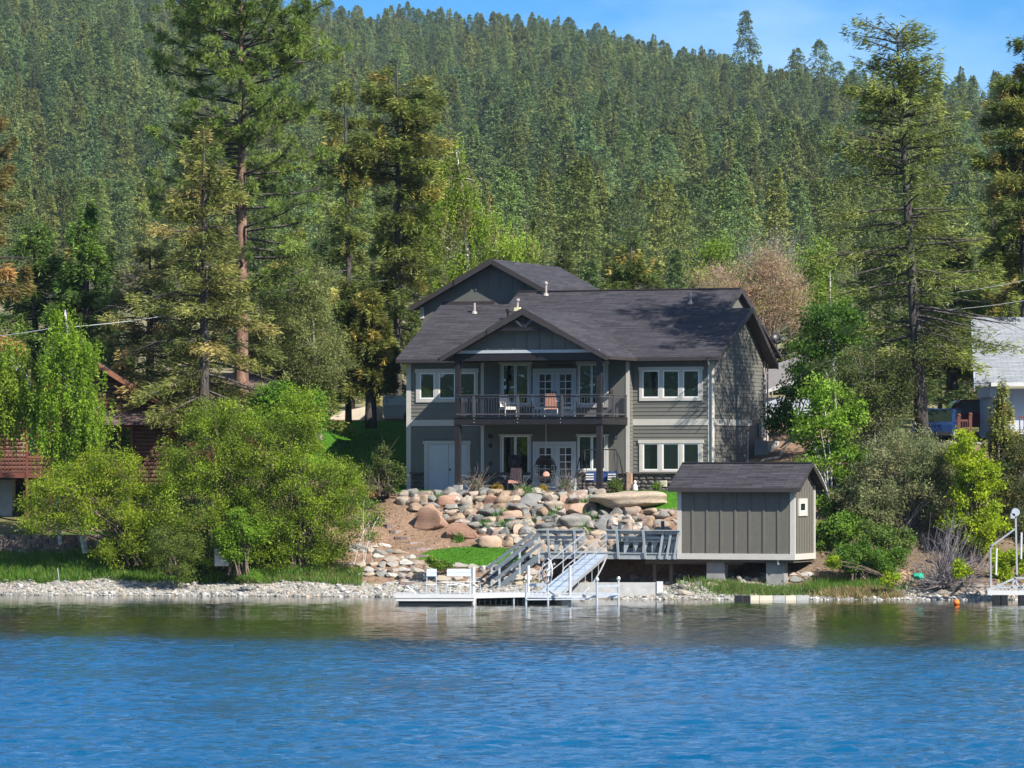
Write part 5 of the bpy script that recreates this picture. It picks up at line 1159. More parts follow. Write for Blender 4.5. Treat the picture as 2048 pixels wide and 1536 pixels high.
# right neighbour
NB = thing('grey_roof_house', 'blue grey house with light grey shingle roof at the right edge', 'house', (0, 0, 0)); Y = 205.
def nb(mb, nm, mat, par=NB): return mb.build(nm, M[mat] if isinstance(mat, str) else mat, par)
xl, xr_ = X(1946), X(1946) + 12; zE = zpy(765, Y); 
poly = [(X(1950, Y), Y, zE), (xr_, Y, zE), (xr_ + .4, Y + 6.5, zpy(634, Y + 6.5)), (X(1944, Y + 6.5), Y + 6.5, zpy(634, Y + 6.5))]
mb = MB(); mb.extr(poly, (0, 0, -.16)); o = nb(mb, 'roof', 'roof_grey'); roof_uv(o)
mb = MB(); mb.extr([poly[0], poly[3], (poly[3][0], poly[3][1], poly[3][2] - .3), (poly[0][0], Y, zE - .3)], (-.05, 0, 0)); nb(mb, 'rake_board', 'bluegrey')
mb = MB(); mb.box(X(1950), xr_, Y - .12, Y - .003, zE - .17, zE); nb(mb, 'gutter', 'white')
mb = MB(); mb.box(X(1958), xr_, Y + 1.2, Y + 7, 5.0, zE - .25); nb(mb, 'wall', 'bluegrey')
mb = MB(); mb.box(X(1950), X(1963), Y + .3, Y + 6, zpy(793, Y), zE - .17); nb(mb, 'soffit_box', 'bluegrey')
mb = MB(); mb.box(X(1964), X(1973), Y + .4, Y + .7, 4.5, zE - .3); nb(mb, 'porch_post', 'under')
mb = MB(); mb.tube([(X(1976), Y - .06, zE - .15), (X(1975), Y, zE - .4), (X(1975), Y, 4.0)], .05, 6); nb(mb, 'downspout', 'white')
mb = MB(); mb.box(X(1974), xr_, Y - .2, Y + 1.2, zpy(868, Y), zpy(865, Y) + .1); nb(mb, 'porch_floor', 'white')
mb = MB(); mb.box(X(2002), xr_, Y - .18, Y - .1, zpy(836, Y), zpy(833, Y)); mb.box(X(2002), xr_, Y - .18, Y - .1, zpy(862, Y), zpy(859, Y)); nb(mb, 'rail', 'log_dark')
x = X(2004)
while x < X(2200): mb = MB(); mb.box(x, x + .05, Y - .17, Y - .12, zpy(862, Y), zpy(834, Y)); nb(mb, 'baluster', 'log_dark'); x += .2
mb = MB(); mb.box(X(1985), xr_, Y + .2, Y + 1.15, 2.4, zpy(868, Y)); nb(mb, 'lower_wall', 'bluegrey')
GF = thing('garden_gate', 'dark brown wooden gate posts between the blue pickup and the house', 'gate', (0, 0, 0)); Y = 202.5
for px, t_ in ((1918, 832), (1941, 830)): mb = MB(); z_ = zpy(t_, Y); mb.box(X(px, Y) - .07, X(px, Y) + .07, Y, Y + .14, 4.8, z_); mb.lathe([(.09, z_), (.1, z_ + .05), (.05, z_ + .1), (0, z_ + .12)], (X(px, Y), Y + .07, 0), 8); mb.build('post', M['log_dark'], GF)
for py in (841, 866): mb = MB(); mb.box(X(1911, Y), X(1941, Y), Y + .04, Y + .1, zpy(py + 2, Y), zpy(py - 2, Y)); mb.build('rail', M['log_dark'], GF)
for px in (1926, 1931, 1935): mb = MB(); mb.box(X(px, Y) - .015, X(px, Y) + .015, Y + .05, Y + .09, zpy(885, Y), zpy(843, Y)); mb.build('bar', M['log_dark'], GF)
pad = thing('driveway', 'pale concrete parking pad between the pickup and the grey roofed house', 'driveway', (0, 0, 0)); mb = MB(); mb.box(X(1840, 206), X(1975, 206), 204.5, 216, 5.5, 6.62); o = mb.build('slab', M['concrete'], pad)
# vehicles
def car(name, label, cat, px, Y, z, rz, body, w, l, prof, pickup=False):
    o = thing(name, label, cat, (xpx(px, Y), Y, z), rz)
    mb = MB(); mb.extr([(x, -w / 2, zz) for x, zz in prof], (0, w, 0)); mb.build('body', M[body], o)
    cab = prof[3:-3] 
    top = max(q[1] for q in prof); lo = .92
    cx = [x for x, zz in prof if zz > top - .12]; a, b = min(cx), max(cx)
    mb = MB(); mb.extr([(a - .3, -w / 2 - .006, lo + .08), (a + .08, -w / 2 - .006, top - .1), (b - .08, -w / 2 - .006, top - .1), (b + .3, -w / 2 - .006, lo + .08)], (0, w + .012, 0)); mb.build('side_window', M['glass_calm'], o)
    mb = MB(); mb.extr([(a - .12, -w * .43, top - .1), (a - .12, w * .43, top - .1), (a - .62, w * .45, lo + .06), (a - .62, -w * .45, lo + .06)], (-.03, 0, .01)); mb.build('windscreen', M['glass_calm'], o)
    for s in (-1, 1):
        for x in (-l * .32, l * .31):
            wl = MB(); wl.tube([(x, s * (w / 2 - .22), .36), (x, s * (w / 2 + .01), .36)], .36, 16); wh = wl.build('wheel', M['tyre'], o); r_ = MB(); r_.tube([(x, s * (w / 2 + .012), .36), (x, s * (w / 2 + .025), .36)], .2, 12); r_.build('rim', M['alu'], wh)
        hl = MB(); hl.box(-l / 2 - .02, -l / 2 + .03, s * w * .36 - .16, s * w * .36 + .16, .62, .8); hl.build('headlight', M['alu'], o)
    mb = MB(); mb.box(-l / 2 - .025, -l / 2 + .02, -w * .22, w * .22, .6, .8); mb.build('grille', M['black'], o); mb = MB(); mb.box(-l / 2 - .08, -l / 2 + .01, -w / 2, w / 2, .36, .54); mb.build('bumper', M['dark_metal'], o)
    return o
P1 = [(-2.2, .35), (-2.25, .85), (-1.3, 1.0), (-.75, 1.55), (.9, 1.6), (1.6, 1.52), (2.2, .98), (2.2, .35)]
car('blue_car', 'dark blue car parked nose first beside the tall fir at right', 'car', 1876, 206.5, 6.55, radians(78), 'car_blue', 1.75, 4.4, P1)
car('red_car', 'dark red car parked sideways behind the blue one', 'car', 1945, 212.5, 7.0, radians(4), 'car_red', 1.8, 4.6, [(-2.3, .35), (-2.35, .9), (-1.2, 1.05), (-.7, 1.6), (.9, 1.65), (1.7, 1.1), (2.3, 1.0), (2.3, .35)])
CM = thing('camper_trailer', 'white pop-up camper trailer parked behind the left end of the house', 'camper trailer', (xpx(806, 228), 228, zpy(842, 228)), 0)
mb = MB(); mb.extr([(-.95, 0, .2), (2.2, 0, .2), (2.2, 0, .75), (-.98, 0, .75), (-1.0, 0, .5)], (0, 1.9, 0)); mb.build('body', M['white'], CM)
mb = MB(); mb.extr([(-1.02, -.02, .76), (2.2, -.02, .76), (2.2, -.02, 1.28), (-.85, -.02, 1.28), (-1.0, -.02, 1.2)], (0, 1.94, 0)); mb.build('roof', plain('camper_roof', (.70, .71, .72), .5, .04), CM)
wl = MB(); wl.tube([(.28, -.03, .22), (.28, .2, .22)], .24, 16); wh = wl.build('wheel', M['tyre'], CM); r_ = MB(); r_.tube([(.28, -.045, .22), (.28, -.03, .22)], .12, 12); r_.build('rim', M['alu'], wh)
mb = MB(); mb.tube([(.0, -.02, .26), (.05, -.02, .46), (.28, -.02, .54), (.5, -.02, .46), (.56, -.02, .26)], .03, 6); mb.build('mudguard', M['white'], CM)
# small structures west of the house
o = thing('garden_wall', 'sunlit pale stucco wall behind the tree trunks left of the house', 'wall', (0, 0, 0)); Y = 229.
mb = MB(); mb.extr([(X(640, Y), Y, 7.2), (X(765, Y), Y, 7.6), (X(765, Y), Y, zpy(812, Y)), (X(738, Y), Y, zpy(812, Y)), (X(676, Y), Y, zpy(824, Y)), (X(640, Y), Y, zpy(850, Y))], (0, .4, 0)); mb.build('wall', M['stucco'], o)
o = thing('well_house', 'tiny structure with brown hipped roof below the pale garden wall', 'well house', (0, 0, 0)); Y = 226.
mb = MB(); mb.box(X(634, Y), X(668, Y), Y, Y + 1, 7.0, zpy(858, Y)); mb.build('wall', M['stucco'], o); mb = MB(); mb.extr([(X(628, Y), Y - .2, zpy(857, Y)), (X(673, Y), Y - .2, zpy(857, Y)), (X(656, Y), Y + .4, zpy(838, Y)), (X(640, Y), Y + .4, zpy(838, Y))], (0, 1.0, .02)); q = mb.build('roof', M['roof_brown'], o); roof_uv(q)
o = thing('back_garage', 'low grey outbuilding with white eaves behind the right end of the house', 'garage', (0, 0, 0)); Y = 229.
mb = MB(); mb.box(X(1525, Y), X(1622, Y), Y, Y + 6, 7.0, zpy(795, Y)); mb.build('wall', M['bluegrey'], o)
mb = MB(); mb.extr([(X(1510, Y), Y - .5, zpy(792, Y)), (X(1628, Y), Y - .5, zpy(752, Y)), (X(1628, Y), Y + 6, zpy(712, Y + 6)), (X(1510, Y), Y + 6, zpy(752, Y + 6))], (0, 0, .14)); q = mb.build('roof', plain('grey_brown_roof', (.25, .22, .20), .8, .15), o)
mb = MB(); mb.extr([(X(1510, Y), Y - .52, zpy(794, Y)), (X(1628, Y), Y - .52, zpy(754, Y)), (X(1628, Y), Y - .52, zpy(748, Y)), (X(1510, Y), Y - .52, zpy(787, Y))], (0, -.04, 0)); mb.build('fascia_board', M['white'], o)
o = thing('white_cabinet', 'small white cabinet standing under the big shoreline willows', 'cabinet', (xpx(444, 199), 199, zpy(1132, 199))); mb = MB(); mb.box(-.32, .32, 0, .5, 0, .75); mb.build('box', M['white'], o); mb = MB(); mb.box(-.3, .3, -.03, -.002, .05, .68); mb.build('door', M['white'], o)
# right-hand boat lift
RL = thing('winch_lift', 'galvanised boat lift with motor winch at the right shore', 'boat lift', (0, 0, 0)); Y = 187.5
def rl(mb, nm, mat='steel'): return mb.build(nm, M[mat], RL)
for a, b in ((W3(2031, 1020, Y), W3(2034, 1150, Y)), (W3(1981, 1090, Y), W3(1982, 1176, Y)), (W3(2030, 1058, Y), W3(1980, 1094, Y))): mb = MB(); mb.beam(a, b, .07, .09, up=(0, 1, 0)); rl(mb, 'mast' if a[0] - b[0] < .5 else 'arm')
for px, t0, t1 in ((1993, 1096, 1150), (2043, 1065, 1118)): mb = MB(); mb.tube([W3(px, t0, Y), W3(px - 1, t1, Y)], .045, 8); rl(mb, 'guide_pipe', 'white')
p = W3(2028, 1027, Y); mb = MB(); mb.box(p[0] - .16, p[0] + .02, p[1] - .2, p[1] + .1, p[2] - .2, p[2]); mb.tube([(p[0] + .05, p[1] - .2, p[2] + .05), (p[0] + .05, p[1] + .15, p[2] + .05)], .17, 12); rl(mb, 'winch_motor', 'alu')
RR = thing('boat_ramp_frame', 'aluminium truss ramp with black floats at the right picture edge', 'dock frame', (0, 0, 0)); Y = 186.5
def rr(mb, nm, mat='alu'): return mb.build(nm, M[mat], RR)
mb = MB(); mb.box(xpx(1975, Y), xpx(2120, Y), Y, Y + .8, zpy(1190, Y), zpy(1181, Y)); rr(mb, 'platform', 'white')
for a, b in (((1978, 1180), (2030, 1156)), ((2030, 1156), (2110, 1156)), ((1994, 1175), (2110, 1175)), ((2030, 1156), (2022, 1180)), ((2030, 1157), (2040, 1180)), ((2040, 1180), (2055, 1157))):
    mb = MB(); mb.beam(W3(*a, Y + .1), W3(*b, Y + .1), .06, .07); rr(mb, 'truss_bar')
for px in (1988, 2003, 2040, 2056): mb = MB(); mb.box(xpx(px, Y), xpx(px + 13, Y), Y + .02, Y + .8, -.2, zpy(1190.5, Y)); rr(mb, 'float', 'black')
# cables, stake, driftwood
def cable(label, pts, r=.012):
    P = [W3(*q) for q in pts]; out = []
    for a, b in zip(P[:-1], P[1:]):
        for t in np.linspace(0, 1, 8, endpoint=False): out.append(a + (b - a) * t - np.array([0, 0, .25 * math.dist(a, b) / 14 * sin(pi * t)]))
    out.append(P[-1]); mb = MB(); mb.tube(out, r, 5); tag(mb.build('power_cable', M['steel']), label, 'cable', 'overhead cables')
cable('pale overhead cable crossing the trees at the left', [(-60, 676, 209), (100, 657, 209), (420, 615, 212)], .018); cable('upper overhead cable at the right edge', [(1900, 586, 203), (2100, 548, 203)]); cable('lower overhead cable above the grey roof', [(1860, 622, 203.5), (2100, 592, 203.5)])
o = thing('stake', 'thin leaning metal stake on the left beach', 'stake', (0, 0, 0)); mb = MB(); mb.tube([W3(119, 1168, 197.5), W3(115, 1136, 197.5)], .02, 5); mb.build('rod', M['steel'], o)
o = thing('driftwood_branch', 'arched bare branch lying on the far left beach', 'branch', (0, 0, 0)); mb = MB(); Y = 198.2; mb.tube([W3(14, 1176, Y), W3(22, 1165, Y), W3(34, 1162, Y), W3(46, 1168, Y), W3(52, 1178, Y)], [.03, .03, .025, .02, .012], 5); mb.build('stem', M['drift'], o)
for i, (pts, lab) in enumerate(((((1560, 896), (1590, 880), (1600, 860)), 'upper twisted grey driftwood log on the slope behind the shed'), (((1500, 935), (1560, 915), (1580, 885)), 'lower twisted grey driftwood log on the slope behind the shed'))):
    mb = MB(); P = [W3(a, b, 211 - k * .3) for k, (a, b) in enumerate(pts)]; mb.tube([P[0], (P[0] + P[1]) / 2 + (0, 0, .12), P[1], (P[1] + P[2]) / 2 - (.1, 0, 0), P[2]], [.03, .07, .09, .06, .03], 8); tag(mb.build('driftwood_log', M['drift'], smooth=True), lab, 'log')
o = thing('green_heap', 'crumpled green plastic tub under the dead brush', 'plastic tub', (xpx(1836, 192.5), 192.5, zpy(1156, 192.5))); v, f = ico(2); mb = MB(); mb.add(v * (.26, .2, .15) * (1 + .15 * rng.normal(size=(len(v), 1))) + (0, 0, .08), f); mb.build('shell', M['net'], o)
mb = MB(); mb.tube([W3(1925, 1165, 191.5), W3(1960, 1130, 192.5), W3(1985, 1095, 193.5)], [.05, .07, .08], 7); tag(mb.build('fallen_trunk', M['bark_brown']), 'thin dark fallen trunk leaning up through the dead brush', 'trunk')
mb = MB(); mb.tube([W3(1065, 1157, 191), W3(1082, 1145, 191.2), W3(1110, 1127, 191.4)], [.05, .06, .045], 7); tag(mb.build('driftwood_pole', M['drift']), 'pale driftwood pole leaning behind the hand wheel', 'pole')
# ---------------------------------------------------------------- trees
def polycurve(p, q, bend, n=6):
    t = np.linspace(0, 1, n)[:, None]; return p + (q - p) * t + np.asarray(bend) * np.sin(pi * t)
FIR = [(.12, .155, .030), (.155, .185, .036), (.09, .12, .026), (.19, .20, .045)]
def conifer(label, px, Y, pybase, pytop, prof, nb=90, nl=170, style='fir', cols=FIR, brown=.08, bcol=(.20, .105, .045), trunk_r=.28, lean=0.0, bark='bark_fir', bare0=.1, group=None, droop=.35, dead=.15, name='fir_tree', leaf=(.20, .42), z0=None, flat=.15, seed=None, kx=0.0):
    global rng
    if seed is not None: rng = np.random.default_rng(seed)
    zb = zpy(pybase, Y) if z0 is None else z0; zt = zpy(pytop, Y); h = zt - zb; X = xpx(px, Y)
    root = thing(name, label, 'tree', (X, Y, zb), 0, group)
    T = np.linspace(0, 1, 12); tp = np.stack([lean * T * h + kx * np.sin(T * 3.0), .15 * np.sin(T * 4), T * h], 1)
    mb = MB(); mb.tube(tp, trunk_r * (1 - T) ** .8 + .02, 9); mb.build('trunk', M[bark], root, smooth=True)
    br = MB(); lf = MB(); ts, rs = [q[0] for q in prof], [q[1] for q in prof]
    tt = np.sort(bare0 + (1 - bare0) * rng.random(nb) ** .85)
    for t in tt:
        R = np.interp(t, ts, rs) * rng.uniform(.6, 1.15)
        if R < .12: R = .12
        a = rng.uniform(0, 2 * pi); base = np.array([np.interp(t, T, tp[:, 0]), np.interp(t, T, tp[:, 1]), t * h])
        u = np.array([cos(a), sin(a), 0]); lat = np.array([-sin(a), cos(a), 0])
        up = (.75 * (t - .35) if style != 'pine' else .45 * (t - .2)) + rng.normal() * .10
        s = np.linspace(0, 1, 6)[:, None]; side = rng.normal() * .15
        P = base + u * R * s + np.array([0, 0, 1]) * R * (up * s - droop * s ** 2 + (.18 * s ** 3 if style == 'fir' else .35 * s ** 3)) + lat * R * side * s ** 2
        rb = trunk_r * .22 * (1 - t * .6) * min(1, R / 2.5) + .012
        br.tube(P, rb * (1 - s[:, 0]) ** .7 + .006, 4, caps=False)
        isdead = rng.random() < (dead if t < .75 else dead * .4)
        if isdead:
            for _ in range(4):
                q = rng.integers(2, 5); e = P[q] + u * R * .25 + lat * R * rng.normal() * .25 + np.array([0, 0, -.12 * R]); br.tube([P[q], e], [.012, .005], 3, caps=False)
            if rng.random() < .6: continue
        c0 = np.array(cols[rng.integers(len(cols))]) * rng.uniform(.75, 1.25)
        if rng.random() < brown * .45: c0 = c0 * .8 + np.array(bcol) * rng.uniform(.6, 1.0)
        n = int(1.9 * (1.1 - .35 * t) * nl * (R / max(rs)) ** 1.15 * rng.uniform(.7, 1.2)) + 10
        if style == 'pine':
            nt = max(3, int(R * 2.6)); 
            for _ in range(nt):
                sv = rng.uniform(.35, 1.02); w = .38 * R * (1.15 - sv)
                c = base + u * R * sv + np.array([0, 0, R * (up * sv - droop * sv ** 2 + .35 * sv ** 3)]) + lat * (R * side * sv ** 2 + rng.normal() * w) + np.array([0, 0, rng.normal() * .12 + .08])
                br.tube([P[3] * .4 + P[min(5, int(sv * 5))] * .6, c], [.02, .008], 3, caps=False)
                k = int(nl / 2.4); d = rng.normal(size=(k, 3)) + np.array([0, 0, .35]) + u * .3; d /= np.linalg.norm(d, axis=1, keepdims=True)
                rr_ = rng.uniform(.8, 1.25)
                col = c0 * rng.uniform(.8, 1.25, (k, 1)); lf.leaves(c + d * .05 * rr_, d, rng.uniform(leaf[0], leaf[1], k) * rr_,   .034, col)
        else:
            sv = rng.beta(1.7, 1.25, n) * .9 + .12; w = (.42 * R * (1.12 - sv) * np.minimum(1, sv * 2.2) + .05)
            lo = rng.uniform(-1, 1, n) * w
            # side twigs carry the sprays so that gaps stay between them
            k = max(4, int(R * 5)); tw = rng.uniform(0, 1, k); sv = tw[rng.integers(0, k, n)] * .92 + .1 + rng.normal(size=n) * .022; w = (.46 * R * (1.12 - sv) * np.minimum(1, sv * 2.2) + .05); lo = rng.uniform(-1, 1, n) * w
            ctr = base + u * R * sv[:, None] + lat * (R * side * sv ** 2 + lo)[:, None] + np.array([0, 0, 1]) * (R * (up * sv - droop * sv ** 2 + .18 * sv ** 3) - abs(lo) * .22 + rng.normal(size=n) * flat)[:, None]
            ctr = ctr + u * (abs(lo) * .55)[:, None]
            d = u * .8 + lat * np.sign(lo)[:, None] * .75 + rng.normal(size=(n, 3)) * .42 + np.array([0, 0, -.12])
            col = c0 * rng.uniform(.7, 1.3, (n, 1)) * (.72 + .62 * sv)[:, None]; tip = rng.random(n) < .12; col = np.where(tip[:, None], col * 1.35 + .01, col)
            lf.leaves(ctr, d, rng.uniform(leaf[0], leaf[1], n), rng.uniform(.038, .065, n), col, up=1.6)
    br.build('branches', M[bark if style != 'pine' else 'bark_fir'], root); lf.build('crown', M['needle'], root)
    return root
GREEN = [(.13, .22, .02), (.16, .26, .024), (.10, .18, .018), (.19, .28, .035)]
def leafy(label, name, Y, base, blobs, nl=9000, size=.075, cols=GREEN, nst=26, bark='bark_brown', group=None, cat='shrub', r0=.05, multi=True, trunk=None, sub=.30, inner=.35, weep=0, twigs=0, dens_pow=1.0, z0=None, asp=.75, crown='crown', dz=1.0, ncl=None, grow=1.0):
    X, zb = xpx(base[0], Y), (zpy(base[1], Y) if z0 is None else z0); root = thing(name, label, cat, (X, Y, zb), 0, group); b0 = np.array([X, Y, zb]); k = Y / FPX
    C = [(W3(b[0], b[1], Y), b[2] * k * grow, b[3] * k * grow) for b in blobs]; wgt = np.array([c[1] * c[2] ** .8 for c in C]); wgt /= wgt.sum()
    ncl = ncl or max(14, int(nl / 115)); cen = []; owner = rng.choice(len(C), ncl, p=wgt)
    for o in owner:
        c, rx, rz = C[o]; d = rng.normal(size=3); d /= np.linalg.norm(d); rad = (inner + (1 - inner) * rng.random() ** .6) * rng.uniform(.85, 1.12)
        cen.append(c + d * np.array([rx, rx * dz, rz]) * rad)
    cen = np.array(cen) - b0
    st = MB(); tips = cen[rng.choice(len(cen), min(nst, len(cen)), replace=False)]
    if trunk:
        tp = np.array([[xpx(a, Y) - X + rng.normal() * 0, rng.normal() * .05, zpy(b, Y) - zb] for a, b in trunk]); n = len(tp)
        st.tube(tp, np.linspace(r0, r0 * .25, n), 8)
        for e in tips:
            i = np.argmin(np.abs(tp[:, 2] - (e[2] - .25 * abs(e[0] - tp[-1, 0]) - .4))); i = min(i, n - 1); st.tube(polycurve(tp[i], e, (0, 0, .12 * math.dist(tp[i], e))), np.linspace(r0 * .16, .006, 6), 4, caps=False)
    else:
        for e in tips:
            s0 = np.array([rng.normal() * .22 * multi, rng.normal() * .2 * multi, 0]); st.tube(polycurve(s0, e, (e[0] * .12 * -1, 0, .12 * e[2])), np.linspace(r0, .010, 6), 5, caps=False)
    for _ in range(twigs):
        e = cen[rng.integers(len(cen))]; d = rng.normal(size=3) * .35 + e / (np.linalg.norm(e) + .1) * .4 + (0, 0, .25); st.tube([e * .82, e, e + d * .8], [.016, .011, .004], 3, caps=False)
    st.build('stems' if multi and not trunk else 'trunk', M[bark], root)
    if nl:
        idx = rng.integers(0, len(cen), nl); cc = np.array(cols)[rng.integers(0, len(cols), len(cen))] * rng.uniform(.8, 1.2, (len(cen), 1))
        if weep:
            ns = nl // 22; si = rng.integers(0, len(cen), ns); off = rng.normal(size=(ns, 3)) * sub * 1.3; L = rng.uniform(.4, 1.0, ns) * weep
            t = np.tile(np.arange(22) / 22., ns); r_ = np.repeat(np.arange(ns), 22)
            P = cen[si][r_] + off[r_] + np.stack([np.zeros(len(t)), np.zeros(len(t)), -t * L[r_]], 1) + rng.normal(size=(len(t), 3)) * .045; idx = si[r_]; n_ = len(t)
            for q in range(0, ns, 3): st2 = cen[si[q]] + off[q]
            D = rng.normal(size=(n_, 3)) + (0, 0, -.9)
        else:
            P = cen[idx] + rng.normal(size=(nl, 3)) * sub * np.array([1, 1, .8]); D = rng.normal(size=(nl, 3)) + (0, 0, .1); n_ = nl
        lf = MB(); sz_ = rng.uniform(.7, 1.3, n_) * size
        lf.leaves(P, D, sz_ * 1.9, sz_ * asp * 1.3, cc[idx] * rng.uniform(.75, 1.3, (n_, 1))); lf.build(crown, M['leaf'], root)
    return root
PINE = [(.16, .23, .045), (.12, .18, .04), (.21, .28, .06)]
# the tall ponderosa and its neighbours on the left
conifer('tallest ponderosa pine with orange bark left of the house, cut by the top edge', 483, 216, 880, -110, [(0, 2.4), (.28, 2.6), (.38, 3.9), (.55, 4.2), (.62, 3.6), (.7, 4.6), (.82, 4.4), (.93, 3.4), (1, 1.2)], nb=185, nl=200, style='pine', cols=PINE, bark='bark_pine', trunk_r=.36, bare0=.30, droop=.30, dead=.12, name='ponderosa_pine', leaf=(.17, .34), seed=21, brown=.02)
conifer('broad olive fir with bare grey twigs in front of the tall pine', 408, 211, 900, 262, [(0, 3.4), (.2, 4.2), (.45, 3.3), (.7, 2.0), (.88, 1.1), (1, .2)], nb=120, nl=400, brown=.30, bcol=(.23, .15, .06), trunk_r=.26, dead=.28, seed=22, cols=[(.17, .18, .042), (.12, .14, .034), (.21, .205, .052)])
conifer('thin silver trunked fir with olive crown between pine and birch', 703, 233, 850, 168, [(0, 1.6), (.2, 2.2), (.42, 1.9), (.55, 1.0), (.7, .9), (.8, 1.7), (.92, 1.3), (1, .3)], nb=95, nl=300, brown=.25, bcol=(.20, .13, .04), trunk_r=.20, dead=.2, seed=23, bare0=.08, lean=-.02)
conifer('dark round topped fir rising behind the left end of the house', 795, 234, 850, 132, [(0, 1.8), (.25, 2.4), (.45, 2.0), (.55, 1.5), (.68, 2.4), (.84, 2.4), (.94, 1.9), (1, .9)], nb=130, nl=330, brown=.20, bcol=(.22, .15, .04), trunk_r=.24, dead=.1, seed=24, bare0=.1)
conifer('olive brown fir behind the pine, left of the silver trunked fir', 585, 222, 880, 455, [(0, 2.6), (.3, 2.6), (.6, 2.0), (.85, 1.1), (1, .2)], nb=95, nl=330, brown=.25, bcol=(.2, .14, .05), seed=25, trunk_r=.2, dead=.2)
conifer('deep green fir with pointed top at the left', 172, 218, 900, 398, [(0, 2.4), (.3, 2.5), (.6, 1.6), (.85, .8), (1, .1)], nb=100, nl=380, brown=.02, seed=26, cols=[(.10, .18, .03), (.14, .22, .038), (.08, .14, .026)], dead=.05)
conifer('wide dark green fir at the far left behind the cabin', 70, 220, 920, 455, [(0, 3.2), (.35, 3.2), (.7, 2.4), (.9, 1.3), (1, .4)], nb=105, nl=380, brown=.02, seed=27, cols=[(.095, .155, .032), (.125, .195, .036), (.075, .125, .026)], dead=.08)
conifer('rusty brown needled fir cut by the left picture edge', -28, 214, 900, 180, [(0, 1.8), (.4, 2.0), (.6, 2.3), (.8, 1.6), (1, .2)], nb=90, nl=380, brown=.55, bcol=(.34, .19, .07), seed=28, dead=.25, cols=[(.12, .12, .035), (.16, .13, .04)])
conifer('ragged brownish fir with many dead branches above the cabin roof', 300, 214, 905, 500, [(0, 2.2), (.15, 3.2), (.3, 3.6), (.6, 3.0), (.85, 1.8), (1, .4)], nb=85, nl=260, brown=.35, bcol=(.26, .15, .06), seed=29, dead=.4, cols=[(.18, .18, .05), (.14, .15, .04)])
conifer('narrow rust tipped cedar beside the left end of the house', 742, 223.5, 856, 590, [(0, .6), (.12, 1.3), (.35, 1.35), (.6, 1.2), (.85, .7), (1, .2)], nb=110, nl=300, brown=.4, bcol=(.24, .15, .035), seed=30, dead=.02, trunk_r=.30, bare0=.22, droop=.5, cols=[(.14, .15, .03), (.10, .12, .026)])
conifer('dark slim cedar behind the rust tipped one', 697, 224.5, 850, 565, [(0, .8), (.3, 1.3), (.7, .9), (1, .2)], nb=70, nl=260, brown=.3, bcol=(.22, .12, .04), seed=31, dead=.05, trunk_r=.16, bare0=.3)
leafy('pale olive juniper with drooping sprays left of the cedars', 'juniper', 219, (640, 880), [(600, 600, 62, 60), (610, 690, 78, 70), (650, 740, 60, 50), (560, 660, 50, 50), (640, 560, 26, 40)], 26000, .085, [(.23, .26, .085), (.28, .30, .11), (.17, .20, .065)], 40, 'bark_grey', sub=.2, cat='tree', trunk=[(640, 880), (636, 800), (628, 700), (625, 600)], r0=.12, asp=.4)
leafy('small dark juniper at the foot of the pale garden wall', 'juniper', 221, (560, 840), [(540, 780, 40, 40), (590, 800, 40, 40)], 7000, .05, [(.09, .12, .04), (.12, .15, .05)], 20, 'bark_grey', sub=.2, asp=.4)
# right hand trees
conifer('tall sparse fir with crooked bare top on the right', 1845, 203.2, 868, 58, [(0, .6), (.08, 2.6), (.2, 4.0), (.4, 4.3), (.55, 3.7), (.68, 3.2), (.8, 2.4), (.9, 1.6), (.97, 2.0), (1, .9)], nb=160, nl=215, brown=.0, bcol=(.22, .16, .04), trunk_r=.30, lean=-.065, bare0=.09, dead=.30, seed=41, cols=[(.14, .175, .036), (.18, .205, .042), (.10, .13, .028)], droop=.28)
conifer('dark pine cut by the right picture edge', 2052, 212, 700, 80, [(0, 1.2), (.15, 1.6), (.3, 2.2), (.6, 2.3), (.8, 1.6), (1, .5)], nb=100, nl=420, brown=.25, bcol=(.24, .13, .05), trunk_r=.26, bare0=.18, dead=.2, seed=42, name='pine_tree')
conifer('young olive fir behind the grey roofed house', 1985, 222, 760, 440, [(0, 2.4), (.5, 2.0), (1, .2)], nb=70, nl=360, brown=.4, bcol=(.26, .17, .06), seed=43, dead=.2)
conifer('bushy olive fir low behind the tall sparse fir', 1905, 216, 780, 470, [(0, 2.4), (.4, 2.3), (1, .3)], nb=80, nl=380, brown=.3, bcol=(.22, .17, .04), seed=44, dead=.15)
conifer('bright olive fir peeking over the right half of the main roof', 1262, 250, 860, 462, [(0, 3.2), (.4, 2.9), (.7, 1.8), (1, .2)], nb=100, nl=430, brown=.35, bcol=(.30, .20, .05), seed=45, dead=.08, cols=[(.11, .14, .028), (.08, .115, .025)])
conifer('small feathery olive tree right of the house porch neighbour', 2003, 198.5, 1000, 765, [(0, .75), (.4, .8), (.75, .45), (1, .08)], nb=90, nl=170, brown=.3, bcol=(.36, .26, .06), seed=46, dead=.02, trunk_r=.06, cols=[(.20, .21, .05), (.15, .18, .045)], bare0=.02, name='young_larch', leaf=(.08, .18))
leafy('grey green juniper mass below the tall sparse fir', 'juniper', 198.5, (1800, 1100), [(1815, 905, 85, 45), (1790, 960, 95, 60), (1850, 990, 85, 60), (1760, 1020, 70, 40), (1880, 930, 50, 45), (1720, 1000, 50, 30)], 42000, .085, [(.21, .245, .10), (.26, .29, .13), (.16, .19, .08), (.29, .28, .13)], 90, 'bark_grey', sub=.2, inner=.5, asp=.35, twigs=60)
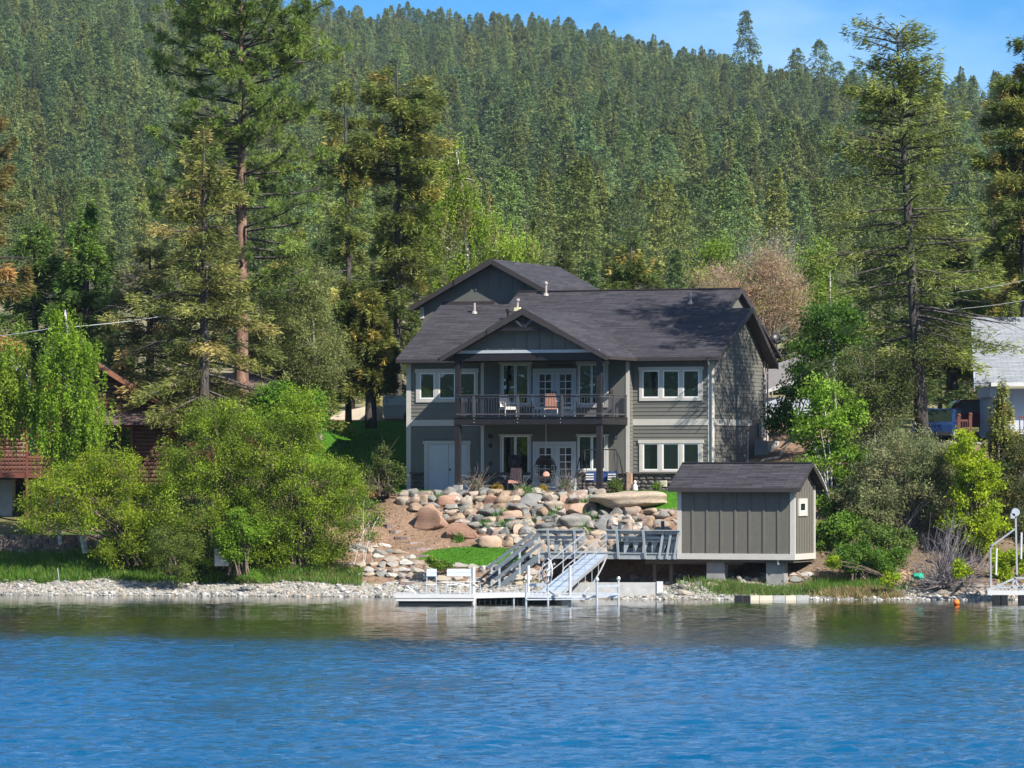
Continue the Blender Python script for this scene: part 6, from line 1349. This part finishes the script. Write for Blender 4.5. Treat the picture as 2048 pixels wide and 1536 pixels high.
leafy('drooping olive juniper growing against the fir trunk', 'juniper', 202, (1740, 900), [(1735, 750, 55, 60), (1765, 830, 60, 60), (1700, 790, 40, 60), (1790, 760, 40, 50), (1745, 880, 60, 40)], 22000, .085, [(.14, .17, .05), (.18, .20, .065), (.09, .12, .04)], 40, 'bark_grey', sub=.2, asp=.4, cat='tree', twigs=30)
leafy('juniper at the right edge under the neighbour house', 'juniper', 198, (2040, 1080), [(2035, 960, 45, 70), (2060, 1050, 50, 50), (2010, 1060, 30, 40), (2050, 900, 30, 40)], 16000, .085, [(.13, .15, .05), (.2, .19, .06), (.09, .12, .04)], 24, 'bark_grey', sub=.18, asp=.4)
LIME = [(.30, .40, .015), (.36, .45, .02), (.24, .33, .015)]
leafy('bright lime green shrub before the gate at the right', 'lime_shrub', 196.5, (1950, 1120), [(1935, 905, 45, 40), (1945, 950, 55, 35), (1955, 1000, 50, 35), (1975, 970, 30, 30), (1960, 1050, 60, 22), (1915, 1040, 40, 25), (1955, 1090, 50, 20)], 15000, .075, LIME, 36, sub=.16, inner=.3, twigs=20)
leafy('small lime green shrub by the boat lift at the right edge', 'lime_shrub', 190.5, (2020, 1165), [(2010, 1130, 35, 32), (2040, 1110, 25, 22), (2000, 1150, 22, 18), (1922, 1140, 12, 16)], 4500, .07, LIME, 16, sub=.12)
ASP = [(.17, .30, .022), (.21, .35, .03), (.13, .24, .02), (.25, .38, .05)]
leafy('clump of young aspens with bright green leaves behind the shed', 'aspen_clump', 200, (1672, 1085), [(1640, 780, 38, 38), (1655, 850, 55, 48), (1690, 900, 50, 45), (1650, 940, 55, 45), (1690, 960, 35, 30), (1665, 1010, 34, 34), (1700, 830, 30, 40), (1610, 860, 25, 30)], 12500, .085, ASP, 26, 'bark_birch', sub=.2, cat='tree', r0=.045, inner=.25)
leafy('tall aspen with thin white trunk above the shed', 'aspen_tree', 213.5, (1672, 880), [(1640, 640, 40, 50), (1690, 680, 50, 50), (1620, 700, 35, 45), (1700, 620, 30, 30), (1600, 740, 25, 35)], 9000, .08, [(.08, .17, .02), (.11, .22, .025), (.06, .13, .018)], 22, 'bark_birch', sub=.24, cat='tree', r0=.07, trunk=[(1672, 880), (1670, 780), (1664, 680), (1661, 600), (1660, 545)], inner=.2)
leafy('dark leaved young aspen beside the right wall of the house', 'aspen_tree', 212, (1600, 880), [(1580, 800, 34, 30), (1562, 835, 26, 24), (1612, 770, 24, 34), (1600, 850, 30, 24)], 5000, .085, [(.05, .13, .018), (.07, .17, .02)], 14, 'bark_grey', sub=.22, cat='tree')
leafy('low green shrub on the bank right of the shed', 'shrub', 194.5, (1720, 1160), [(1700, 1115, 42, 28), (1740, 1110, 40, 28), (1770, 1130, 36, 24), (1800, 1110, 18, 12), (1725, 1085, 14, 14)], 14000, .055, [(.11, .21, .022), (.15, .26, .03), (.08, .16, .02)], 30, sub=.14)
leafy('dark green weeds on the shaded slope right behind the shed', 'shrub', 197.5, (1665, 1110), [(1660, 1070, 30, 26), (1690, 1050, 40, 30), (1640, 1100, 20, 12)], 6000, .07, [(.13, .24, .03), (.17, .30, .035)], 16, sub=.14)
leafy('light green shrub on the bank under the juniper mass', 'shrub', 195.8, (1775, 1120), [(1770, 1075, 34, 24), (1810, 1085, 24, 20), (1740, 1060, 24, 16)], 7000, .06, [(.13, .20, .04), (.17, .24, .05), (.10, .16, .03)], 18, sub=.13)
leafy('green weeds on the slope between aspens and juniper', 'shrub', 200, (1725, 1010), [(1720, 985, 30, 22), (1740, 1030, 30, 18)], 3500, .06, ASP, 12, sub=.14)
leafy('yellow green weeds at the shore beside the grey rock', 'shrub', 191.8, (1785, 1172), [(1785, 1160, 22, 12), (1665, 1125, 14, 10)], 1800, .05, LIME, 8, sub=.08)
leafy('grey pile of dead brush hanging over the right shore', 'dead_brush', 193.2, (1890, 1165), [(1885, 1140, 60, 45), (1860, 1165, 40, 22), (1930, 1150, 60, 40), (1900, 1090, 35, 40)], 0, cols=GREEN, nst=230, bark='dead_twigs', cat='brush pile', r0=.016, twigs=520, ncl=260, inner=.6)
leafy('tall bare pinkish tan thicket behind the right gable of the house', 'bare_thicket', 246, (1520, 830), [(1470, 600, 60, 50), (1540, 580, 65, 55), (1500, 660, 60, 60), (1580, 620, 40, 50), (1420, 560, 40, 30), (1530, 530, 45, 30)], 34000, .10, [(.46, .31, .21), (.54, .38, .27), (.36, .25, .16), (.34, .33, .12)], 60, 'bark_grey', sub=.32, asp=.22, twigs=260, ncl=420, inner=.2, r0=.03)
leafy('spindly bare grey tree standing above the tan thicket', 'bare_tree', 247, (1525, 800), [(1500, 530, 60, 45), (1570, 510, 45, 50), (1540, 480, 50, 30)], 500, .06, [(.4, .36, .3)], 70, 'bark_grey', sub=.3, cat='tree', twigs=240, ncl=140, r0=.05)
leafy('lime green young tree behind the main roof', 'lime_tree', 252, (1430, 820), [(1430, 510, 34, 30), (1400, 545, 26, 24), (1460, 540, 26, 26), (1630, 520, 36, 40), (1640, 580, 40, 40), (1590, 540, 20, 24)], 7500, .09, [(.17, .25, .03), (.20, .29, .035)], 26, 'bark_grey', sub=.3, cat='tree', inner=.1)
# weeping birches
WB = [(.20, .32, .02), (.25, .37, .03), (.15, .25, .018)]
leafy('large weeping birch rising behind the rear gable of the house', 'weeping_birch', 236, (925, 840), [(905, 315, 26, 44), (900, 390, 55, 60), (940, 380, 30, 60), (950, 440, 60, 45), (1000, 480, 60, 40), (1055, 480, 34, 40), (870, 470, 36, 70), (930, 520, 50, 40), (845, 420, 30, 50), (1000, 520, 50, 24), (885, 560, 50, 40)], 38000, .065, [(.24, .36, .035), (.29, .40, .05), (.18, .28, .03), (.25, .22, .10)], 44, 'bark_birch', sub=.17, cat='tree', weep=1.5, r0=.17, trunk=[(925, 840), (938, 620), (935, 520), (928, 430), (922, 360), (912, 300)], inner=.1)
leafy('weeping birch with white trunk standing in the long grass', 'weeping_birch', 203, (171, 1106), [(130, 650, 34, 40), (140, 720, 58, 55), (150, 800, 70, 60), (120, 860, 60, 50), (175, 850, 45, 60), (130, 910, 50, 40), (95, 780, 36, 50), (165, 700, 34, 40)], 27000, .07, WB, 34, 'bark_birch', sub=.2, cat='tree', weep=1.1, r0=.14, trunk=[(171, 1106), (160, 1040), (152, 960), (146, 880), (150, 790), (138, 700), (130, 620)], inner=.15)
leafy('leaning weeping birch cut by the left picture edge', 'weeping_birch', 204.5, (95, 1080), [(20, 720, 50, 40), (30, 770, 50, 50), (10, 830, 40, 50), (-20, 760, 40, 60), (60, 810, 30, 40)], 17000, .07, [(.24, .34, .03), (.19, .28, .025)], 24, 'bark_birch', sub=.22, cat='tree', weep=1.1, r0=.09, trunk=[(120, 1090), (110, 920), (80, 820), (50, 745), (10, 700)], inner=.15)
leafy('slender young birch clump with thin white stems on the mulch', 'young_birch', 198.6, (722, 1128), [(715, 1010, 34, 40), (750, 1040, 30, 34), (735, 1080, 26, 22), (760, 1090, 18, 16)], 1700, .06, [(.14, .22, .03), (.20, .20, .05), (.12, .2, .025)], 5, 'bark_birch', sub=.16, cat='tree', r0=.014)
# shoreline willows
OL = [(.22, .32, .022), (.28, .38, .03), (.17, .25, .02), (.14, .20, .022)]
leafy('big olive green willow, rightmost of the shoreline willows', 'willow_shrub', 200.5, (600, 1140), [(630, 960, 88, 60), (560, 900, 80, 60), (640, 1040, 80, 60), (560, 1040, 60, 70), (690, 990, 36, 60), (600, 830, 50, 50), (545, 1110, 50, 30), (650, 1110, 60, 30)], 62000, .06, OL, 70, 'bark_brown', sub=.19, inner=.35, twigs=90, asp=.55, grow=1.1)
leafy('rounded olive willow in the middle of the shoreline willows', 'willow_shrub', 201, (440, 1140), [(420, 900, 80, 60), (470, 850, 70, 50), (400, 1000, 90, 60), (360, 950, 50, 50), (460, 1060, 70, 34), (510, 1100, 40, 30), (430, 840, 50, 40), (350, 1080, 60, 50), (500, 950, 60, 60), (500, 1020, 50, 50), (420, 1115, 60, 24)], 64000, .06, OL, 60, 'bark_brown', sub=.19, inner=.35, twigs=90, asp=.55, grow=1.1)
leafy('yellow green willow leaning left under the white birch', 'willow_shrub', 201.5, (270, 1130), [(100, 1000, 50, 45), (160, 970, 60, 40), (230, 950, 56, 45), (250, 1030, 66, 50), (170, 1030, 56, 34), (90, 1045, 40, 20), (290, 1080, 50, 50), (200, 920, 34, 20), (250, 1105, 60, 26), (310, 1010, 40, 50)], 50000, .06, [(.24, .33, .022), (.29, .36, .025), (.17, .25, .02)], 60, 'bark_brown', sub=.19, inner=.35, twigs=70, asp=.55, grow=1.1)
leafy('low fringe of willow hanging over the beach', 'willow_shrub', 198.2, (350, 1150), [(345, 1115, 48, 28), (362, 1148, 26, 24), (330, 1085, 34, 30), (380, 1095, 30, 24)], 11000, .055, [(.15, .20, .035), (.12, .17, .03)], 24, 'bark_brown', sub=.14, asp=.5)
leafy('fresh green shrub glowing in the gap between the two big willows', 'willow_shrub', 198.8, (480, 1150), [(500, 1060, 34, 30), (450, 1085, 34, 28), (480, 1040, 26, 18), (470, 1110, 26, 16)], 9000, .06, [(.14, .245, .018), (.17, .28, .02)], 20, 'bark_brown', sub=.13)
leafy('tall light green tree crown above the big willows', 'maple_tree', 207, (560, 960), [(555, 790, 40, 28), (520, 820, 40, 26), (610, 810, 34, 26), (625, 840, 26, 30)], 14000, .075, [(.12, .24, .02), (.15, .28, .024)], 26, 'bark_brown', sub=.17, cat='tree')
leafy('see-through shrub with upright shoots at the left corner of the house', 'shrub', 207.5, (770, 992), [(770, 930, 26, 40), (745, 955, 26, 26), (795, 955, 16, 24), (760, 975, 34, 14)], 6500, .055, [(.12, .16, .04), (.09, .13, .03)], 40, 'bark_brown', sub=.10, twigs=50)
leafy('orange tipped shoots at the top of the mulch slope', 'shrub', 204.5, (728, 1010), [(725, 985, 30, 14)], 500, .05, [(.45, .22, .06), (.2, .22, .05)], 30, 'bark_brown', sub=.08, twigs=60, ncl=50)
leafy('green weeds behind the narrow chair above the dock', 'shrub', 197.6, (880, 1140), [(880, 1130, 24, 10), (865, 1120, 14, 10)], 2200, .05, GREEN, 8, sub=.08)
leafy('tuft of green grass under the big willows on the beach', 'shrub', 197.3, (506, 1166), [(506, 1154, 16, 10)], 900, .07, [(.14, .28, .02)], 12, sub=.07, asp=.2)
# patio planting
Yp_ = 206.6
def pat(label, px, py, rx, ry, n, cols, nst, bark='bark_brown', tw=0, name='patio_shrub', sub=.06, Y=None):
    Y = Y or (CY - (xpx(px, 206) - CX) * tan(TH) - 5.0 / COS + .1)
    leafy(label, name, Y, (px, py + ry), [(px, py, rx, ry)], n, .035, cols, nst, bark, sub=sub, inner=.3, twigs=tw, ncl=40, r0=.014, z0=PATIO - .05, group='shrubs along the patio edge')
TW = [(.34, .26, .20), (.26, .2, .15)]; YO = [(.42, .27, .04), (.34, .24, .05)]
pat('largest twiggy tan shrub right of the left porch post', 952, 973, 15, 15, 700, TW + [(.12, .2, .03)], 50, 'bark_grey', 90)
pat('orange yellow ball shrub, left one of the two', 995, 978, 8, 10, 1600, YO, 12, tw=6); pat('twiggy pinkish shrub between the two yellow ball shrubs', 1040, 978, 11, 10, 350, TW, 40, 'bark_grey', 60)
pat('orange yellow ball shrub, right one of the two', 1085, 979, 8, 9, 1500, YO, 12, tw=6); pat('twiggy shrub with green base below the garden swing', 1133, 974, 14, 14, 700, TW + [(.12, .25, .03), (.12, .25, .03)], 50, 'bark_grey', 90)
pat('rounded green shrub at the right end of the patio', 1230, 973, 13, 14, 3200, [(.15, .21, .05), (.12, .18, .04)], 14, tw=10); pat('small green weed against the stone base under the right window', 1313, 972, 9, 8, 700, [(.15, .24, .04)], 8, tw=4, Y=206.0)
# ---------------------------------------------------------------- the wooded hillside
def hill_mesh(seed, h=20., w=3.3, kind='fir'):
    r = np.random.default_rng(seed); mb = MB(); T = np.linspace(0, 1, 4)
    mb.tube(np.stack([T * 0, T * 0, T * h * .97], 1), .13 * (1 - T) + .03, 5, col=(.12, .10, .08))
    nb = 210; t = .10 + .90 * r.random(nb) ** .8
    if kind == 'fir': R = 1.45 * w * (1 - t) ** .72 * r.uniform(.65, 1.12, nb) + .25
    else: R = w * np.sin(np.clip(t, .05, 1) ** 1.5 * pi) ** .6 * r.uniform(.6, 1.1, nb) * .9 + .4
    a = r.uniform(0, 2 * pi, nb); u = np.stack([np.cos(a), np.sin(a), 0 * a], 1); lat = np.stack([-np.sin(a), np.cos(a), 0 * a], 1)
    base = np.stack([0 * t, 0 * t, t * h], 1); k = 24
    P, D, L, W_ = [], [], [], []
    for j in range(k):
        s = r.uniform(.15, .95, nb); lo = r.uniform(-1, 1, nb) * .38 * R * (1.1 - s)
        P.append(base + u * (R * s)[:, None] + lat * lo[:, None] + np.array([0, 0, 1]) * (-.30 * R * s ** 1.5 + .12 * R + r.normal(size=nb) * .12)[:, None])
        D.append(u * .8 + lat * np.sign(lo)[:, None] * .5 + np.stack([0 * a, 0 * a, r.uniform(-.75, .25, nb)], 1)); L.append(r.uniform(.40, .85, nb) * (.5 + .3 * R / w)); W_.append(r.uniform(.15, .26, nb))
    P, D, L, W_ = map(np.concatenate, (P, D, L, W_)); n = len(P)
    base_c = np.array([(.140, .190, .050), (.168, .205, .050), (.118, .175, .060), (.19, .215, .055)][seed % 4])
    bc = np.tile(r.uniform(.75, 1.25, (nb, 1)), (k, 1)); global rng; keep = rng; rng = r
    mb.leaves(P, D, L, W_, base_c * bc * r.uniform(.85, 1.15, (n, 1)), up=.8); rng = keep
    return mb.mesh('hill_conifer', M['needle_far'])
HM = [hill_mesh(i, 20, w, k) for i, (w, k) in enumerate([(3.4, 'fir'), (3.0, 'fir'), (3.9, 'fir'), (2.6, 'fir'), (3.3, 'pine'), (3.0, 'fir'), (3.6, 'pine'), (3.2, 'fir')])]
hr = np.random.default_rng(5)
pts = []
Yc = 455.
while Yc < 2330:
    hwid = Yc * .1115 * 1.35 + 60; sp = 7.4 + Yc * .0013
    xs_ = np.arange(-hwid, hwid, sp); xs_ = xs_ + hr.uniform(-.48, .48, len(xs_)) * sp; yy_ = Yc + hr.uniform(-.5, .5, len(xs_)) * sp
    pts.append(np.stack([xs_, yy_], 1)); Yc += sp
pts = np.vstack(pts); pxs = 1024 + pts[:, 0] / pts[:, 1] * FPX
keep = hr.random(len(pts)) < np.where(pts[:, 1] < 700, .35, .93)
clear = (pts[:, 1] < 640) & (pxs < 360)
gl = nse(pts[:, 0], pts[:, 1], .02) > .93
keep &= ~clear & ~gl
pts = pts[keep]; pxs = pxs[keep]; Zt = ground_z(pts[:, 0], pts[:, 1])
sc_ = hr.normal(1.0, .27, len(pts)).clip(.4, 1.6); sc_ = np.where(pts[:, 1] < 950, sc_.clip(.4, 1.0) * .78, sc_.clip(.4, 1.35)); var = hr.integers(0, len(HM), len(pts)); rot = hr.uniform(0, 6.28, len(pts))
top = HZ - (Zt + 20 * sc_ - CAM_H) / pts[:, 1] * FPX
seen = (pxs > -20) & (pxs < 2068) & (top < 600)
order = np.argsort(np.where(seen, pts[:, 1], 1e9))[:300]
solo = np.zeros(len(pts), bool); solo[order] = True
for i in order:
    o = link('hill_conifer', HM[var[i]], None, (pts[i, 0], pts[i, 1], Zt[i] - .4), (hr.normal() * .02, hr.normal() * .02, rot[i]), (sc_[i] * hr.uniform(.85, 1.15),) * 2 + (sc_[i],))
    tag(o, 'dark green conifer in the forest on the lower hillside', 'tree', 'conifers on the lower hillside')
# firs and thickets between the gardens and the hill
def mid_mesh(seed):
    global rng; keep = rng; rng = np.random.default_rng(seed); r = rng; mb = MB(); h, w = 16., 3.2; T = np.linspace(0, 1, 4); mb.tube(np.stack([T * 0, T * 0, T * h * .98], 1), .2 * (1 - T) + .03, 6, col=(.12, .09, .075))
    nb = 150; t = .06 + .94 * r.random(nb) ** .85; R = w * (1 - t) ** .75 * r.uniform(.6, 1.15, nb) + .2; a = r.uniform(0, 2 * pi, nb); n = 11000
    ix = r.choice(nb, n, p=R / R.sum()); s = r.uniform(.12, 1.0, n); u = np.stack([np.cos(a), np.sin(a), 0 * a], 1)[ix]; lat = np.stack([-np.sin(a), np.cos(a), 0 * a], 1)[ix]; Ri = R[ix]; lo = r.uniform(-1, 1, n) * .4 * Ri * (1.1 - s)
    P = u * (Ri * s)[:, None] + lat * lo[:, None] + np.stack([0 * s, 0 * s, t[ix] * h - .35 * Ri * s ** 1.4 - abs(lo) * .2 + r.normal(size=n) * .13], 1)
    bc = r.uniform(.7, 1.3, (nb, 1))[ix] * np.array([(.10, .14, .035), (.13, .15, .035), (.085, .13, .04)][seed % 3])
    mb.leaves(P, u * .8 + lat * np.sign(lo)[:, None] * .6 + r.normal(size=(n, 3)) * .4, r.uniform(.25, .5, n), r.uniform(.10, .17, n), bc * r.uniform(.7, 1.3, (n, 1)), up=1.5); rng = keep
    return mb.mesh('background_fir', M['needle_far'])
MM = [mid_mesh(60 + i) for i in range(3)]
for i, (px, pt, Y) in enumerate([(60, 520, 300), (140, 500, 330), (215, 470, 285), (330, 480, 320), (380, 520, 270), (450, 500, 300), (520, 440, 280), (560, 500, 255), (640, 470, 290), (680, 560, 250), (720, 500, 275), (770, 520, 260), (830, 560, 300), (860, 500, 340), (1010, 500, 330), (1080, 520, 300), (1130, 480, 360), (1180, 510, 290), (1220, 500, 380), (1310, 520, 330), (1350, 490, 370), (1390, 560, 300), (1600, 560, 330), (1660, 520, 360), (1700, 560, 270), (1740, 500, 320), (1780, 600, 250), (1800, 480, 350), (1850, 560, 290), (1880, 640, 235), (1920, 520, 330), (1935, 660, 240), (1990, 560, 300), (2040, 500, 340), (1010, 600, 260), (900, 620, 262), (1640, 690, 245), (1720, 700, 240), (1830, 700, 232), (1570, 680, 262)]):
    X = xpx(px, Y); zg = gz(X, Y) - .3; hgt = zpy(pt, Y) - zg; s = hgt / 16.; ww = max(s, .55) * rng.uniform(.9, 1.25); o = link('background_fir', MM[i % 3], None, (X, Y, zg), (0, 0, px * 1.7), (ww, ww, s)); tag(o, 'olive green fir in the belt of trees at the foot of the hill', 'tree', 'firs at the foot of the hill')
# skyline trees that stand out
for px, Y, pt, s, v, lab in ((1490, 1900, 18, 1, 2, 'tallest fir on the skyline, standing alone right of centre'), (1640, 1800, 78, 1, 4, 'round topped pine on the skyline left of the sparse fir'), (1592, 1850, 95, .9, 6, 'twin topped pine on the skyline near the round topped one'), (1945, 1500, 150, .8, 0, 'pointed fir on the skyline right of the sparse fir'), (2005, 1450, 155, .9, 2, 'broad dark fir on the skyline near the right edge'), (815, 2150, 2, 1, 0, 'fir breaking the skyline above the round topped fir')):
    X = xpx(px, Y); zg = gz(X, Y); hgt = zpy(pt, Y) - zg; o = link('skyline_conifer', HM[v], None, (X, Y, zg - .3), (0, 0, px), (hgt / 20 * .9, hgt / 20 * .9, hgt / 20)); tag(o, lab, 'tree')
rest = ~solo
fc_ = bpy.data.collections.new('conifer_kinds')
for i, me in enumerate(HM):
    o = bpy.data.objects.new('conifer_kind_%d' % i, me); fc_.objects.link(o)
me = bpy.data.meshes.new('hill_forest'); n = int(rest.sum()); me.vertices.add(n); me.vertices.foreach_set('co', np.stack([pts[rest, 0], pts[rest, 1], Zt[rest] - .4], 1).ravel())
for nm, dat, ty in (('vs', sc_[rest], 'FLOAT'), ('vr', rot[rest], 'FLOAT'), ('vi', var[rest], 'INT'), ('vw', hr.uniform(.85, 1.2, n), 'FLOAT')):
    at = me.attributes.new(nm, ty, 'POINT'); at.data.foreach_set('value', dat.astype(np.int32 if ty == 'INT' else np.float32))
fo = bpy.data.objects.new('hill_forest', me); COL.objects.link(fo); fo['kind'] = 'stuff'; fo['label'] = 'dense conifer forest covering the upper hillside'; fo['category'] = 'forest'
ng = bpy.data.node_groups.new('forest', 'GeometryNodeTree'); ng.interface.new_socket('Geometry', in_out='INPUT', socket_type='NodeSocketGeometry'); ng.interface.new_socket('Geometry', in_out='OUTPUT', socket_type='NodeSocketGeometry')
gi = ng.nodes.new('NodeGroupInput'); go = ng.nodes.new('NodeGroupOutput'); ip = ng.nodes.new('GeometryNodeInstanceOnPoints'); ci = ng.nodes.new('GeometryNodeCollectionInfo')
ci.inputs['Collection'].default_value = fc_; ci.inputs['Separate Children'].default_value = True; ci.inputs['Reset Children'].default_value = True
def att(nm, ty): a = ng.nodes.new('GeometryNodeInputNamedAttribute'); a.data_type = ty; a.inputs['Name'].default_value = nm; return a.outputs['Attribute']
cx_ = ng.nodes.new('ShaderNodeCombineXYZ'); ng.links.new(att('vr', 'FLOAT'), cx_.inputs['Z'])
mm = ng.nodes.new('ShaderNodeMath'); mm.operation = 'MULTIPLY'; ng.links.new(att('vs', 'FLOAT'), mm.inputs[0]); ng.links.new(att('vw', 'FLOAT'), mm.inputs[1])
cs = ng.nodes.new('ShaderNodeCombineXYZ'); ng.links.new(mm.outputs[0], cs.inputs['X']); ng.links.new(mm.outputs[0], cs.inputs['Y']); ng.links.new(att('vs', 'FLOAT'), cs.inputs['Z'])
ng.links.new(gi.outputs[0], ip.inputs['Points']); ng.links.new(ci.outputs[0], ip.inputs['Instance']); ip.inputs['Pick Instance'].default_value = True
ng.links.new(att('vi', 'INT'), ip.inputs['Instance Index']); ng.links.new(cx_.outputs[0], ip.inputs['Rotation']); ng.links.new(cs.outputs[0], ip.inputs['Scale']); ng.links.new(ip.outputs[0], go.inputs[0])
md = fo.modifiers.new('forest', 'NODES'); md.node_group = ng
# ---------------------------------------------------------------- thin spring haze
hb = MB(); hb.box(-1700, 1700, -950, 4300, -5, 360)
hm = bpy.data.materials.new('haze_air'); hm.use_nodes = True; hn = hm.node_tree; hn.nodes.clear()
hv = hn.nodes.new('ShaderNodeVolumePrincipled'); hv.inputs['Color'].default_value = (.62, .80, 1.0, 1); hv.inputs['Density'].default_value = .00004; ho = hn.nodes.new('ShaderNodeOutputMaterial'); hn.links.new(hv.outputs[0], ho.inputs['Volume'])
o = hb.build('haze', hm); o['kind'] = 'stuff'
